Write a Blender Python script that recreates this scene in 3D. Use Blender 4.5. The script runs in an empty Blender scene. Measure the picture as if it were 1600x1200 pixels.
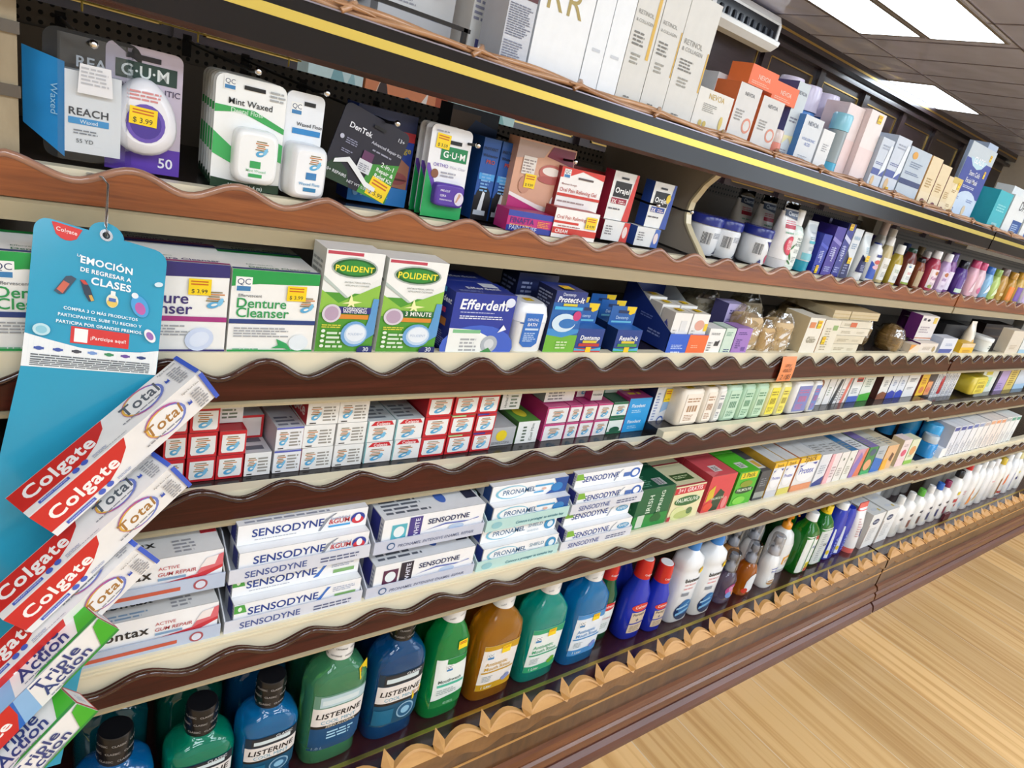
import bpy, math, random
from mathutils import Vector, Matrix
random.seed(11)
sc = bpy.context.scene
COL = sc.collection

# ---------------------------------------------------------------- camera
cd = bpy.data.cameras.new('camera')
cd.sensor_width = 36.0
cd.lens = 23.82
cd.shift_x, cd.shift_y = -0.0573, 0.0036
cd.clip_start = 0.02
cam = bpy.data.objects.new('camera', cd)
COL.objects.link(cam)
_r = ((0.75818, -0.03247, 0.65124), (-0.60357, -0.41286, 0.68209), (0.24672, -0.91021, -0.33262))
_right = Vector((_r[0][0], _r[1][0], _r[2][0])).normalized()
_fwd = Vector((_r[0][2], _r[1][2], _r[2][2])).normalized()
_up = _right.cross(_fwd).normalized()
cam.matrix_world = Matrix(((_right.x, _up.x, -_fwd.x, 0.0), (_right.y, _up.y, -_fwd.y, -0.87),
                           (_right.z, _up.z, -_fwd.z, 1.30), (0, 0, 0, 1)))
sc.camera = cam

# ---------------------------------------------------------------- world, exposure
w = bpy.data.worlds.new('shop_air'); sc.world = w; w.use_nodes = True
w.node_tree.nodes['Background'].inputs[0].default_value = (0.9, 0.95, 1.0, 1)
w.node_tree.nodes['Background'].inputs[1].default_value = 0.25
sc.view_settings.view_transform = 'Standard'
sc.view_settings.look = 'None'
sc.view_settings.exposure = 0.0
sc.view_settings.gamma = 1.0
sc.view_settings.use_curve_mapping = False
LAMP = 12.2            # brightness of the ceiling panels

# ---------------------------------------------------------------- materials
def lin(c):
    return c / 12.92 if c <= 0.04045 else ((c + 0.055) / 1.055) ** 2.4
def rgb(h):
    return tuple(lin(int(h[i:i + 2], 16) / 255) for i in (0, 2, 4)) + (1.0,)
_mats = {}
def M(h, kind='paper', rough=None):
    """cached procedural material; h = sRGB hex"""
    key = (h, kind, rough)
    if key in _mats: return _mats[key]
    m = bpy.data.materials.new(kind + '_' + h); m.use_nodes = True
    nt = m.node_tree; N = nt.nodes; L = nt.links
    b = N['Principled BSDF']; c = rgb(h)
    b.inputs['Base Color'].default_value = c
    R = {'paper': .42, 'ink': .42, 'plastic': .22, 'matte': .75, 'metal': .28, 'liquid': .04, 'film': .08, 'lamp': .5}.get(kind, .4)
    b.inputs['Roughness'].default_value = R if rough is None else rough
    if kind in ('paper', 'plastic', 'matte'):
        tc = N.new('ShaderNodeTexCoord'); nz = N.new('ShaderNodeTexNoise')
        nz.inputs['Scale'].default_value = 55 if kind == 'paper' else 18
        L.new(tc.outputs['Object'], nz.inputs['Vector'])
        mx = N.new('ShaderNodeMix'); mx.data_type = 'RGBA'; mx.blend_type = 'MULTIPLY'
        mx.inputs['Factor'].default_value = 1.0
        mx.inputs[6].default_value = c
        rp = N.new('ShaderNodeMapRange')
        rp.inputs['To Min'].default_value = .93; rp.inputs['To Max'].default_value = 1.04
        L.new(nz.outputs['Fac'], rp.inputs['Value'])
        L.new(rp.outputs['Result'], mx.inputs[7])
        L.new(mx.outputs[2], b.inputs['Base Color'])
    if kind == 'metal':
        b.inputs['Metallic'].default_value = 1.0
    if kind == 'liquid':
        b.inputs['Transmission Weight'].default_value = .6; b.inputs['Coat Weight'].default_value = .5; b.inputs['Coat Roughness'].default_value = .03
        b.inputs['IOR'].default_value = 1.36
    if kind == 'film':
        tr = N.new('ShaderNodeBsdfTransparent'); gl = N.new('ShaderNodeBsdfGlossy'); mix = N.new('ShaderNodeMixShader')
        tr.inputs['Color'].default_value = c
        gl.inputs['Roughness'].default_value = .08 if rough is None else rough
        lw = N.new('ShaderNodeLayerWeight'); lw.inputs['Blend'].default_value = .35
        mr = N.new('ShaderNodeMapRange'); mr.inputs['To Min'].default_value = .05; mr.inputs['To Max'].default_value = .6
        L.new(lw.outputs['Facing'], mr.inputs['Value']); L.new(mr.outputs['Result'], mix.inputs[0])
        L.new(tr.outputs[0], mix.inputs[1]); L.new(gl.outputs[0], mix.inputs[2])
        bp = N.new('ShaderNodeBump'); nz = N.new('ShaderNodeTexNoise'); tc = N.new('ShaderNodeTexCoord')
        nz.inputs['Scale'].default_value = 45; bp.inputs['Strength'].default_value = .5; bp.inputs['Distance'].default_value = .004
        L.new(tc.outputs['Object'], nz.inputs['Vector']); L.new(nz.outputs['Fac'], bp.inputs['Height']); L.new(bp.outputs[0], gl.inputs['Normal'])
        L.new(mix.outputs[0], N['Material Output'].inputs[0])
    if kind == 'lamp':
        b.inputs['Emission Color'].default_value = c
        b.inputs['Emission Strength'].default_value = LAMP
    _mats[key] = m
    return m

def wood(name, c0, c1, sx, sy, sz, rough, bump=.15, dist=.5, coat=.5, spec=.5):
    """streaky wood: noise squeezed along the grain"""
    m = bpy.data.materials.new(name); m.use_nodes = True
    nt = m.node_tree; N = nt.nodes; L = nt.links; b = N['Principled BSDF']
    tc = N.new('ShaderNodeTexCoord'); mp = N.new('ShaderNodeMapping'); mp.inputs['Scale'].default_value = (sx, sy, sz)
    n1 = N.new('ShaderNodeTexNoise'); n1.inputs['Scale'].default_value = 1; n1.inputs['Detail'].default_value = 6; n1.inputs['Roughness'].default_value = .65
    n1.inputs['Distortion'].default_value = dist
    L.new(tc.outputs['Object'], mp.inputs[0]); L.new(mp.outputs[0], n1.inputs['Vector'])
    cr = N.new('ShaderNodeValToRGB'); cr.color_ramp.elements[0].position = .3; cr.color_ramp.elements[1].position = .72
    cr.color_ramp.elements[0].color = rgb(c0); cr.color_ramp.elements[1].color = rgb(c1)
    L.new(n1.outputs['Fac'], cr.inputs[0]); L.new(cr.outputs[0], b.inputs['Base Color'])
    b.inputs['Roughness'].default_value = rough
    b.inputs['Specular IOR Level'].default_value = spec; b.inputs['Coat Weight'].default_value = coat; b.inputs['Coat Roughness'].default_value = .12
    bp = N.new('ShaderNodeBump'); bp.inputs['Strength'].default_value = bump; bp.inputs['Distance'].default_value = .002
    L.new(n1.outputs['Fac'], bp.inputs['Height']); L.new(bp.outputs[0], b.inputs['Normal'])
    return m

# ---------------------------------------------------------------- mesh building
_glyph = {}
def glyphs(s, bold, shear):
    k = (s, bold, shear)
    if k not in _glyph:
        cu = bpy.data.curves.new('t', 'FONT'); cu.body = s; cu.resolution_u = 3
        cu.offset = bold * .5; cu.shear = shear; cu.fill_mode = 'FRONT'
        if bold > .03: cu.space_character = 1.08
        o = bpy.data.objects.new('t', cu)
        me = bpy.data.meshes.new_from_object(o)
        vs = [(v.co.x, v.co.y) for v in me.vertices]; fs = [tuple(p.vertices) for p in me.polygons]
        bpy.data.objects.remove(o); bpy.data.curves.remove(cu); bpy.data.meshes.remove(me)
        if not vs: vs = [(0, 0)]
        x0 = min(v[0] for v in vs); x1 = max(v[0] for v in vs); y1 = max(v[1] for v in vs)
        _glyph[k] = ([(v[0] - x0, v[1]) for v in vs], fs, max(x1 - x0, 1e-4), y1)
    return _glyph[k]

class Plane:
    """a flat printed face: origin o, unit vectors u and v, size W x H"""
    def __init__(s, o, u, v, W, H):
        s.o, s.u, s.v = Vector(o), Vector(u).normalized(), Vector(v).normalized(); s.n = s.u.cross(s.v); s.W, s.H = W, H; s.curved = False
    def P(s, u, v, off): return s.o + s.u * u + s.v * v + s.n * off
class Wrap:
    """the front of a rounded body, printed on as seen from the front; surf(x, z) -> y"""
    def __init__(s, surf, x0, z0, W, H):
        s.f, s.x0, s.z0, s.W, s.H = surf, x0, z0, W, H; s.curved = True
    def P(s, u, v, off):
        x, z = s.x0 + u, s.z0 + v
        return Vector((x, s.f(x, z) - off, z))
class Ring:
    """round a cylinder of radius r, u measured along the arc from the front"""
    def __init__(s, r, z0, W, H): s.r, s.z0, s.W, s.H = r, z0, W, H; s.curved = True
    def P(s, u, v, off):
        a = (u - s.W / 2) / s.r
        return Vector(((s.r + off) * math.sin(a), -(s.r + off) * math.cos(a), s.z0 + v))

class MB:
    def __init__(s): s.v, s.f, s.fm, s.sm, s.mats = [], [], [], [], []
    def mi(s, m):
        if m not in s.mats: s.mats.append(m)
        return s.mats.index(m)
    def face(s, pts, m, smooth=False):
        b = len(s.v); s.v += [tuple(p) for p in pts]; s.f.append(tuple(range(b, b + len(pts)))); s.fm.append(s.mi(m)); s.sm.append(smooth)
    def grid(s, rows, m, smooth=True, closed=False):
        b = len(s.v); n = len(rows[0]); k = s.mi(m)
        for r in rows: s.v += [tuple(p) for p in r]
        for i in range(len(rows) - 1):
            for j in range(n if closed else n - 1):
                j2 = (j + 1) % n
                s.f.append((b + i * n + j, b + i * n + j2, b + (i + 1) * n + j2, b + (i + 1) * n + j)); s.fm.append(k); s.sm.append(smooth)
    def box(s, x0, x1, y0, y1, z0, z1, m, top=None, left=None, front=None, right=None):
        p = [(x, y, z) for x in (x0, x1) for y in (y0, y1) for z in (z0, z1)]
        for q, mm in (((0, 4, 5, 1), front), ((2, 0, 1, 3), left), ((4, 6, 7, 5), right), ((6, 2, 3, 7), None), ((1, 5, 7, 3), top), ((0, 2, 6, 4), None)):
            s.face([p[i] for i in q], mm or m)
    def hull(s, prof, x0, x1, m, ends=True, smooth=False):
        """prof = (y, z) outline, counter-clockwise seen from -X; swept along X"""
        n = len(prof)
        for i in range(n):
            (ya, za), (yb, zb) = prof[i], prof[(i + 1) % n]
            s.face([(x0, ya, za), (x0, yb, zb), (x1, yb, zb), (x1, ya, za)], m, smooth)
        if ends:
            s.face([(x0, y, z) for y, z in reversed(prof)], m); s.face([(x1, y, z) for y, z in prof], m)
    def loft(s, secs, m, p=2.0, n=28, cap0=True, cap1=True, cx=0, cy=0):
        """secs = (z, half width, half depth[, exponent]) rings"""
        rows = []
        for q in secs:
            z, a, b = q[:3]; e = q[3] if len(q) > 3 else p
            r = []
            for j in range(n):
                t = 2 * math.pi * j / n; c, t2 = math.cos(t), math.sin(t)
                r.append((cx + a * math.copysign(abs(c) ** (2 / e), c), cy + b * math.copysign(abs(t2) ** (2 / e), t2), z))
            rows.append(r)
        s.grid(rows, m, True, True)
        if cap0: s.face(list(reversed(rows[0])), m)
        if cap1: s.face(rows[-1], m)
    def tube(s, pts, r, m, n=8, cap=True):
        pts = [Vector(p) for p in pts]; rows = []
        for i, p in enumerate(pts):
            d = (pts[min(i + 1, len(pts) - 1)] - pts[max(i - 1, 0)]).normalized()
            a = d.cross(Vector((0, 0, 1))); a = a.normalized() if a.length > 1e-3 else Vector((1, 0, 0)); b = d.cross(a)
            rr = r[i] if isinstance(r, (list, tuple)) else r
            rows.append([p + (a * math.cos(2 * math.pi * j / n) + b * math.sin(2 * math.pi * j / n)) * rr for j in range(n)])
        s.grid(rows, m, True, True)
        if cap: s.face(rows[0], m); s.face(list(reversed(rows[-1])), m)
    # printing
    def rect(s, F, u0, v0, u1, v1, m, off):
        n = max(1, int(abs(u1 - u0) / .004)) if F.curved else 1
        k = max(1, int(abs(v1 - v0) / .012)) if F.curved else 1
        s.grid([[F.P(u0 + (u1 - u0) * i / n, v0 + (v1 - v0) * j / k, off) for i in range(n + 1)] for j in range(k + 1)], m, F.curved)
    def poly(s, F, pts, m, off):
        if not F.curved: return s.face([F.P(u, v, off) for u, v in pts], m)
        us = [p[0] for p in pts]; a, b = min(us), max(us); n = max(2, int((b - a) / .004)); E = (b - a) * 1e-4 + 1e-9
        def cut(u):
            r = []
            for (x0, y0), (x1, y1) in zip(pts, pts[1:] + pts[:1]):
                if (x0 <= u) != (x1 <= u): r.append(y0 + (y1 - y0) * (u - x0) / (x1 - x0))
            return sorted(r)
        for i in range(n):     # follow the curved surface in narrow strips
            ua, ub = a + (b - a) * i / n + E, a + (b - a) * (i + 1) / n - E
            p, q = cut(ua), cut(ub)
            if len(p) != len(q): p = q = cut((ua + ub) / 2)
            for k in range(0, len(p) - 1, 2): s.face([F.P(ua, p[k], off), F.P(ub, q[k], off), F.P(ub, q[k + 1], off), F.P(ua, p[k + 1], off)], m)
    def ell(s, F, cu, cv, ru, rv, m, off, rot=0, n=20):
        c, d = math.cos(rot), math.sin(rot)
        R = lambda k: [F.P(cu + k * (ru * math.cos(t) * c - rv * math.sin(t) * d), cv + k * (ru * math.cos(t) * d + rv * math.sin(t) * c), off)
                       for t in [2 * math.pi * j / n for j in range(n)]]
        if F.curved: s.grid([R(1), R(.66), R(.33), R(.01)], m, True, True)
        else: s.face(R(1), m)
    def text(s, F, t, u, v, m, off, width=None, size=None, bold=.0, shear=.0, align='l', rot=0):
        vs, fs, W, H = glyphs(t, bold, shear)
        k = size if size else width / W
        if width and size: kx = width / W; ky = size
        else: kx = ky = k
        if align == 'c': du = -W * kx / 2
        elif align == 'r': du = -W * kx
        else: du = 0
        b = len(s.v); i = s.mi(m); c, d = math.cos(rot), math.sin(rot)
        for x, y in vs:
            a, e = du + x * kx, y * ky
            s.v.append(tuple(F.P(u + a * c - e * d, v + a * d + e * c, off)))
        for f in fs:
            s.f.append(tuple(b + q for q in f)); s.fm.append(i); s.sm.append(False)
    def build(s, name, parent=None):
        me = bpy.data.meshes.new(name); me.from_pydata(s.v, [], s.f)
        for m in s.mats: me.materials.append(m)
        me.polygons.foreach_set('material_index', s.fm); me.polygons.foreach_set('use_smooth', s.sm)
        me.update()
        o = bpy.data.objects.new(name, me); COL.objects.link(o)
        if parent: o.parent = parent
        return o

def tag(o, label, cat=None, group=None, kind=None):
    if label: o['label'] = label
    if cat: o['category'] = cat
    if group: o['group'] = group
    if kind: o['kind'] = kind
    return o
def put(o, x, y, z, rz=0, rx=0, ry=0):
    o.location = (x, y, z); o.rotation_euler = (rx, ry, rz); return o
def empty(name, label, cat, group=None, loc=(0, 0, 0), rz=0):
    o = bpy.data.objects.new(name, None); o.empty_display_size = .02; COL.objects.link(o)
    o.location = loc; o.rotation_euler = (0, 0, rz)
    return tag(o, label, cat, group)
def copy_thing(o, loc, label, rz=None):
    c = o.copy(); COL.objects.link(c); c.location = loc; c['label'] = label
    if rz is not None: c.rotation_euler = (0, 0, rz)
    for ch in list(o.children):
        d = ch.copy(); COL.objects.link(d); d.parent = c
        for g in list(ch.children):
            e = g.copy(); COL.objects.link(e); e.parent = d
    return c
ORD = ['first', 'second', 'third', 'fourth', 'fifth', 'sixth', 'seventh', 'eighth', 'ninth', 'tenth', 'eleventh', 'twelfth', 'thirteenth']

INK = '23262b'
def art(mb, F, cmds, root_stickers=None):
    """print commands on face F; u, v are fractions of the face"""
    W, H = F.W, F.H; off = .0003
    for c in cmds:
        k = c[0]; off += .00012
        if k == 'r': mb.rect(F, c[1] * W, c[2] * H, c[3] * W, c[4] * H, M(c[5]), off)
        elif k == 'e': mb.ell(F, c[1] * W, c[2] * H, c[3] * W, c[4] * H, M(c[5]), off, c[6] if len(c) > 6 else 0)
        elif k == 'p': mb.poly(F, [(a * W, b * H) for a, b in c[1]], M(c[2]), off)
        elif k in 'tcz':      # text: string, u, v, width, colour, bold, shear   (z = turned a quarter)
            mb.text(F, c[1], c[2] * W, c[3] * H, M(c[5], 'ink'), off, width=c[4] * (H if k == 'z' else W), bold=c[6] if len(c) > 6 else 0,
                    shear=c[7] if len(c) > 7 else 0, align='c' if k == 'c' else 'l', rot=(math.pi / 2 if k == 'z' else (c[8] if len(c) > 8 else 0)))
        elif k == 'l':        # small print: n ragged lines
            n = c[5]; hh = (c[4] - c[2]) * H / n
            rnd = random.Random(int(c[1] * 991 + c[2] * 577 + n))
            for i in range(n):
                u0, u1 = c[1] * W, (c[1] + (c[3] - c[1]) * rnd.uniform(.7, 1)) * W; v0 = c[2] * H + i * hh
                x = u0
                while x < u1:
                    e = min(u1, x + rnd.uniform(.7, 2.2) * hh * 1.3)
                    mb.poly(F, [(x, v0), (e, v0), (e, v0 + hh * .5), (x, v0 + hh * .5)], M(c[6], 'ink'), off); x = e + hh * .35
        elif k == 'b':        # bar code
            mb.rect(F, c[1] * W, c[2] * H, c[3] * W, c[4] * H, M('f4f4f2'), off); x = c[1] + .006; rnd = random.Random(5)
            while x < c[3] - .01:
                e = x + (c[3] - c[1]) * rnd.choice((.02, .03, .05))
                mb.poly(F, [(x * W, (c[2] + .01) * H), (e * W, (c[2] + .01) * H), (e * W, (c[4] - .01) * H), (x * W, (c[4] - .01) * H)], M('1c2238', 'ink'), off + .0001); x = e + (c[3] - c[1]) * rnd.choice((.02, .04))
        elif k == 'q':        # QC store-quality badge: u, v, w (fraction of W)
            a = c[3] * W; u, v = c[1] * W, c[2] * H
            mb.rect(F, u, v, u + a, v + a, M('f3f3f0'), off)
            mb.text(F, 'QC', u + a * .5, v + a * .5, M('2c3f66', 'ink'), off + .0001, width=a * .8, align='c')
            mb.rect(F, u + a * .08, v + a * .06, u + a * .92, v + a * .38, M('3d7fb5'), off + .0001)
        elif k == 'k':        # little store sticker: orange lines and a blue swirl
            u0, v0, a, b = c[1] * W, c[2] * H, c[3] * W, c[4] * H
            for i in range(5):
                j = (i * 7 % 3) * .1
                mb.poly(F, [(u0 + a * (.12 + j * .5), v0 + b * (.42 + i * .11)), (u0 + a * (.85 - j), v0 + b * (.42 + i * .11)), (u0 + a * (.85 - j), v0 + b * (.48 + i * .11)), (u0 + a * (.12 + j * .5), v0 + b * (.48 + i * .11))], M('c9803f' if i % 2 else '8a7a50', 'ink'), off)
            mb.ell(F, u0 + a * .42, v0 + b * .24, a * .26, b * .16, M('58a9d6'), off, .3); mb.ell(F, u0 + a * .7, v0 + b * .4, a * .1, b * .22, M('7cc0e4'), off + .0001, -.4)
            mb.ell(F, u0 + a * .45, v0 + b * .26, a * .13, b * .06, M('f1efe9'), off + .0002, .3)

def sticker(parent, F, u, v, w, h, price='3.99', rot=0, mb_off=.0022):
    """small yellow price sticker with red heading and black price"""
    mb = MB(); c, d = math.cos(rot), math.sin(rot)
    G = lambda a, b, off: F.P(u + a * c - b * d, v + a * d + b * c, off)
    mb.face([G(0, 0, mb_off), G(w, 0, mb_off), G(w, h, mb_off), G(0, h, mb_off)], M('f5d21c'))
    for i in range(2):
        z = h * (.62 + .17 * i)
        mb.face([G(w * .1, z, mb_off + .0001), G(w * .86, z, mb_off + .0001), G(w * .86, z + h * .08, mb_off + .0001), G(w * .1, z + h * .08, mb_off + .0001)], M('c8641e', 'ink'))
    if F.curved is False:
        mb.text(F, '$ ' + price, u + w * .14 * c - h * .12 * d, v + w * .14 * d + h * .12 * c, M(INK, 'ink'), mb_off + .0001, width=w * .7, rot=rot, bold=.01)
    return mb.build('price_sticker', parent)

def carton(name, label, cat, x, y, z, w, d, h, col, F=(), L=(), T=(), R=(), group=None, rz=0, rx=0, ry=0, st=(), left=None, top=None, kind='paper', jit=True):
    """upright printed carton; origin at its front lower corner nearest the start of the shelf"""
    mb = MB()
    mb.box(0, w, 0, d, 0, h, M(col, kind), top=M(top, kind) if top else None, left=M(left, kind) if left else None)
    FF = Plane((0, 0, 0), (1, 0, 0), (0, 0, 1), w, h)
    art(mb, FF, F)
    art(mb, Plane((0, d, 0), (0, -1, 0), (0, 0, 1), d, h), L)
    art(mb, Plane((0, 0, h), (1, 0, 0), (0, 1, 0), w, d), T)
    # fold lines of the tuck flap on top
    mb.poly(Plane((0, 0, h), (1, 0, 0), (0, 1, 0), w, d), [(0, .0006), (w, .0006), (w, .0011), (0, .0011)], M('b9b4ab', 'ink'), .0002)
    o = mb.build(name); tag(o, label, cat, group)
    put(o, x, y, z, rz + (random.uniform(-.008, .008) if jit else 0), rx, ry)
    for s in st:
        face = s[5] if len(s) > 5 else 'F'
        P = FF if face == 'F' else Plane((0, 0, h), (1, 0, 0), (0, 1, 0), w, d)
        sticker(o, P, s[0] * P.W, s[1] * P.H, s[2], s[3], s[4] if len(s) > 4 else '3.99', s[6] if len(s) > 6 else 0)
    return o

class Body:
    """a lofted bottle body and its front surface"""
    def __init__(s, secs, p=2.0): s.secs, s.p = secs, p
    def at(s, z):
        q = s.secs
        if z <= q[0][0]: return q[0][1], q[0][2]
        for a, b in zip(q, q[1:]):
            if z <= b[0]:
                t = (z - a[0]) / max(b[0] - a[0], 1e-6); return a[1] + (b[1] - a[1]) * t, a[2] + (b[2] - a[2]) * t
        return q[-1][1], q[-1][2]
    def surf(s, x, z):
        a, b = s.at(z); t = min(abs(x) / a, .985)
        return -b * (1 - t ** s.p) ** (1 / s.p)
    def frame(s, x0, z0, W, H): return Wrap(s.surf, x0, z0, W, H)
def bottle(name, label, cat, x, y, z, secs, mat, p=2.0, cap=None, labels=(), group=None, rz=0, n=28):
    """secs: body rings; cap = (rings, material, exponent); labels = (x0, z0, W, H, colour, art commands)"""
    B = Body(secs, p); o = None
    mb = MB(); mb.loft(secs, mat, p, n=n); o = mb.build(name); tag(o, label, cat, group)
    if cap:
        m2 = MB(); m2.loft(cap[0], cap[1], cap[2] if len(cap) > 2 else 2.0, n=24); m2.build('cap', o)
    for q in labels:
        m3 = MB(); Fr = B.frame(*q[:4])
        if q[4]: m3.rect(Fr, 0, 0, q[2], q[3], M(q[4]), .0006)
        for_off = art(m3, Wrap(lambda a, b, f=B.surf: f(a, b) - .0006, *q[:4]), q[5])
        m3.build('label', o)
    put(o, x, y, z, rz)
    return o
# ---------------------------------------------------------------- the room
X0, X1, Y0, Y1, ZC = -3.0, 12.0, -4.2, 3.65, 2.77
def struct(mb, name):
    o = mb.build(name); o['kind'] = 'structure'; return o

def floor_material():
    m = bpy.data.materials.new('oak_plank'); m.use_nodes = True; nt = m.node_tree; N = nt.nodes; L = nt.links; b = N['Principled BSDF']
    tc = N.new('ShaderNodeTexCoord'); mp = N.new('ShaderNodeMapping'); mp.inputs['Rotation'].default_value = (0, 0, math.pi / 2)
    mp.inputs['Location'].default_value = (0.0, 0.0, 0)
    L.new(tc.outputs['Object'], mp.inputs[0])
    def brick():
        k = N.new('ShaderNodeTexBrick'); k.inputs['Scale'].default_value = 1.0; k.inputs['Brick Width'].default_value = 1.25; k.inputs['Row Height'].default_value = .166
        k.inputs['Mortar Size'].default_value = .0016; k.inputs['Mortar Smooth'].default_value = .2; k.offset = .37; k.squash = 1
        L.new(mp.outputs[0], k.inputs['Vector']); return k
    k = brick(); k.inputs['Color1'].default_value = (0, 0, 0, 1); k.inputs['Color2'].default_value = (1, 1, 1, 1); k.inputs['Mortar'].default_value = (.5, .5, .5, 1); k.inputs['Bias'].default_value = 0
    # grain: noise squeezed along the plank, offset per plank
    sep = N.new('ShaderNodeSeparateColor'); L.new(k.outputs['Color'], sep.inputs[0])
    g = N.new('ShaderNodeMapping'); g.inputs['Scale'].default_value = (40, 1.0, 1); L.new(tc.outputs['Object'], g.inputs[0])
    ad = N.new('ShaderNodeVectorMath'); ad.operation = 'ADD'; cx = N.new('ShaderNodeCombineXYZ'); mul = N.new('ShaderNodeMath'); mul.operation = 'MULTIPLY'; mul.inputs[1].default_value = 37
    L.new(sep.outputs[0], mul.inputs[0]); L.new(mul.outputs[0], cx.inputs[1]); L.new(g.outputs[0], ad.inputs[0]); L.new(cx.outputs[0], ad.inputs[1])
    n1 = N.new('ShaderNodeTexNoise'); n1.inputs['Scale'].default_value = 1; n1.inputs['Detail'].default_value = 7; n1.inputs['Distortion'].default_value = .55; L.new(ad.outputs[0], n1.inputs['Vector'])
    cr = N.new('ShaderNodeValToRGB'); e = cr.color_ramp.elements
    e[0].position = .34; e[0].color = rgb('c99d63'); e[1].position = .56; e[1].color = rgb('e2ba80'); q = cr.color_ramp.elements.new(.46); q.color = rgb('d8ae73')
    L.new(n1.outputs['Fac'], cr.inputs[0])
    tint = N.new('ShaderNodeMapRange'); tint.inputs['To Min'].default_value = .8; tint.inputs['To Max'].default_value = 1.12; L.new(sep.outputs[0], tint.inputs[0])
    mx = N.new('ShaderNodeMix'); mx.data_type = 'RGBA'; mx.blend_type = 'MULTIPLY'; mx.inputs['Factor'].default_value = 1; L.new(cr.outputs[0], mx.inputs[6]); L.new(tint.outputs[0], mx.inputs[7])
    mo = N.new('ShaderNodeMix'); mo.data_type = 'RGBA'; mo.inputs[7].default_value = rgb('d9c3a0'); L.new(k.outputs['Fac'], mo.inputs['Factor']); L.new(mx.outputs[2], mo.inputs[6]); L.new(mo.outputs[2], b.inputs['Base Color'])
    b.inputs['Roughness'].default_value = .27; b.inputs['Coat Weight'].default_value = .25; b.inputs['Coat Roughness'].default_value = .15
    bp = N.new('ShaderNodeBump'); bp.inputs['Strength'].default_value = .25; bp.inputs['Distance'].default_value = .002; L.new(n1.outputs['Fac'], bp.inputs['Height']); L.new(bp.outputs[0], b.inputs['Normal'])
    return m
mb = MB(); mb.face([(X0, Y0, 0), (X1, Y0, 0), (X1, Y1, 0), (X0, Y1, 0)], floor_material()); struct(mb, 'floor')

def ceiling_material():
    """polished mauve-brown ceiling panels, faintly rippled"""
    m = bpy.data.materials.new('polished_ceiling'); m.use_nodes = True; nt = m.node_tree; N = nt.nodes; L = nt.links; b = N['Principled BSDF']
    b.inputs['Base Color'].default_value = rgb('dadfff'); b.inputs['Metallic'].default_value = .12; b.inputs['Roughness'].default_value = .09
    tc = N.new('ShaderNodeTexCoord'); nz = N.new('ShaderNodeTexNoise'); nz.inputs['Scale'].default_value = 1.6; nz.inputs['Detail'].default_value = 2
    bp = N.new('ShaderNodeBump'); bp.inputs['Strength'].default_value = .5; bp.inputs['Distance'].default_value = .05
    L.new(tc.outputs['Object'], nz.inputs['Vector']); L.new(nz.outputs['Fac'], bp.inputs['Height']); L.new(bp.outputs[0], b.inputs['Normal'])
    return m
mb = MB(); cm = ceiling_material(); gm = M('b9b2b8', 'metal', .35)
mb.face([(X0, Y0, ZC), (X0, Y1, ZC), (X1, Y1, ZC), (X1, Y0, ZC)], cm)
for i in range(26):          # slim metal runners between the ceiling panels
    x = X0 + .6 * i
    mb.box(x - .006, x + .006, Y0, Y1, ZC - .006, ZC + .004, gm)
for y in (-3.3, -2.1, -.9, .3, 1.62, 2.93): mb.box(X0, X1, y - .007, y + .007, ZC - .006, ZC + .004, gm)
struct(mb, 'ceiling')

wall_m = wood('dark_panel', '1d1416', '33262a', 2, 2, 14, .3)
gold = M('c9a760', 'metal', .3)
mb = MB(); mb.face([(X0, Y1, 0), (X1, Y1, 0), (X1, Y1, ZC), (X0, Y1, ZC)], wall_m)
for i in range(16):          # gold-lined panels and mouldings of the back wall
    x = X0 + .15 + i * .95
    for z0, z1 in ((.3, 1.2), (1.32, 2.05), (2.15, 2.5)):
        for a, b_, c, d in ((x, x + .75, z0, z0 + .012), (x, x + .75, z1 - .012, z1), (x, x + .012, z0, z1), (x + .738, x + .75, z0, z1)):
            mb.box(a, b_, Y1 - .012, Y1, c, d, gold)
    mb.box(x + .8, x + .9, Y1 - .05, Y1, 0, 2.58, wall_m)
mb.box(X0, X1, Y1 - .09, Y1, 2.58, 2.62, wall_m); mb.box(X0, X1, Y1 - .14, Y1, 2.66, ZC, wall_m); mb.box(X0, X1, Y1 - .145, Y1 - .13, 2.7, 2.72, gold)
struct(mb, 'wall_back')
cream = M('cfc7b8', 'matte')
mb = MB(); mb.face([(X0, Y0, 0), (X0, Y1, 0), (X0, Y1, ZC), (X0, Y0, ZC)], cream); struct(mb, 'wall_left')
mb = MB(); mb.face([(X1, Y0, 0), (X1, Y1, 0), (X1, Y1, ZC), (X1, Y0, ZC)], cream); struct(mb, 'wall_right')
mb = MB(); mb.face([(X0, Y0, 0), (X0, Y0, ZC), (X1, Y0, ZC), (X1, Y0, 0)], M('d6cfc4', 'matte')); struct(mb, 'wall_front')

# shop window in the front wall, far down the aisle
mb = MB(); wf = M('d9d6d0', 'plastic')
for a, b_, c, d in ((4.2, 9.6, .5, .58), (4.2, 9.6, 2.32, 2.4), (4.2, 4.28, .5, 2.4), (9.52, 9.6, .5, 2.4), (5.95, 6.02, .58, 2.32), (7.75, 7.82, .58, 2.32)): mb.box(a, b_, Y0, Y0 + .06, c, d, wf)
wn = struct(mb, 'window_1')
dm_ = bpy.data.materials.new('daylight_pane'); dm_.use_nodes = True; _b = dm_.node_tree.nodes['Principled BSDF']; _b.inputs['Emission Color'].default_value = (.72, .86, 1, 1); _b.inputs['Emission Strength'].default_value = 2.6; _b.inputs['Roughness'].default_value = .05
mb = MB(); mb.face([(4.28, Y0 + .01, .58), (9.52, Y0 + .01, .58), (9.52, Y0 + .01, 2.32), (4.28, Y0 + .01, 2.32)], dm_); mb.build('pane', wn)

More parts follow.
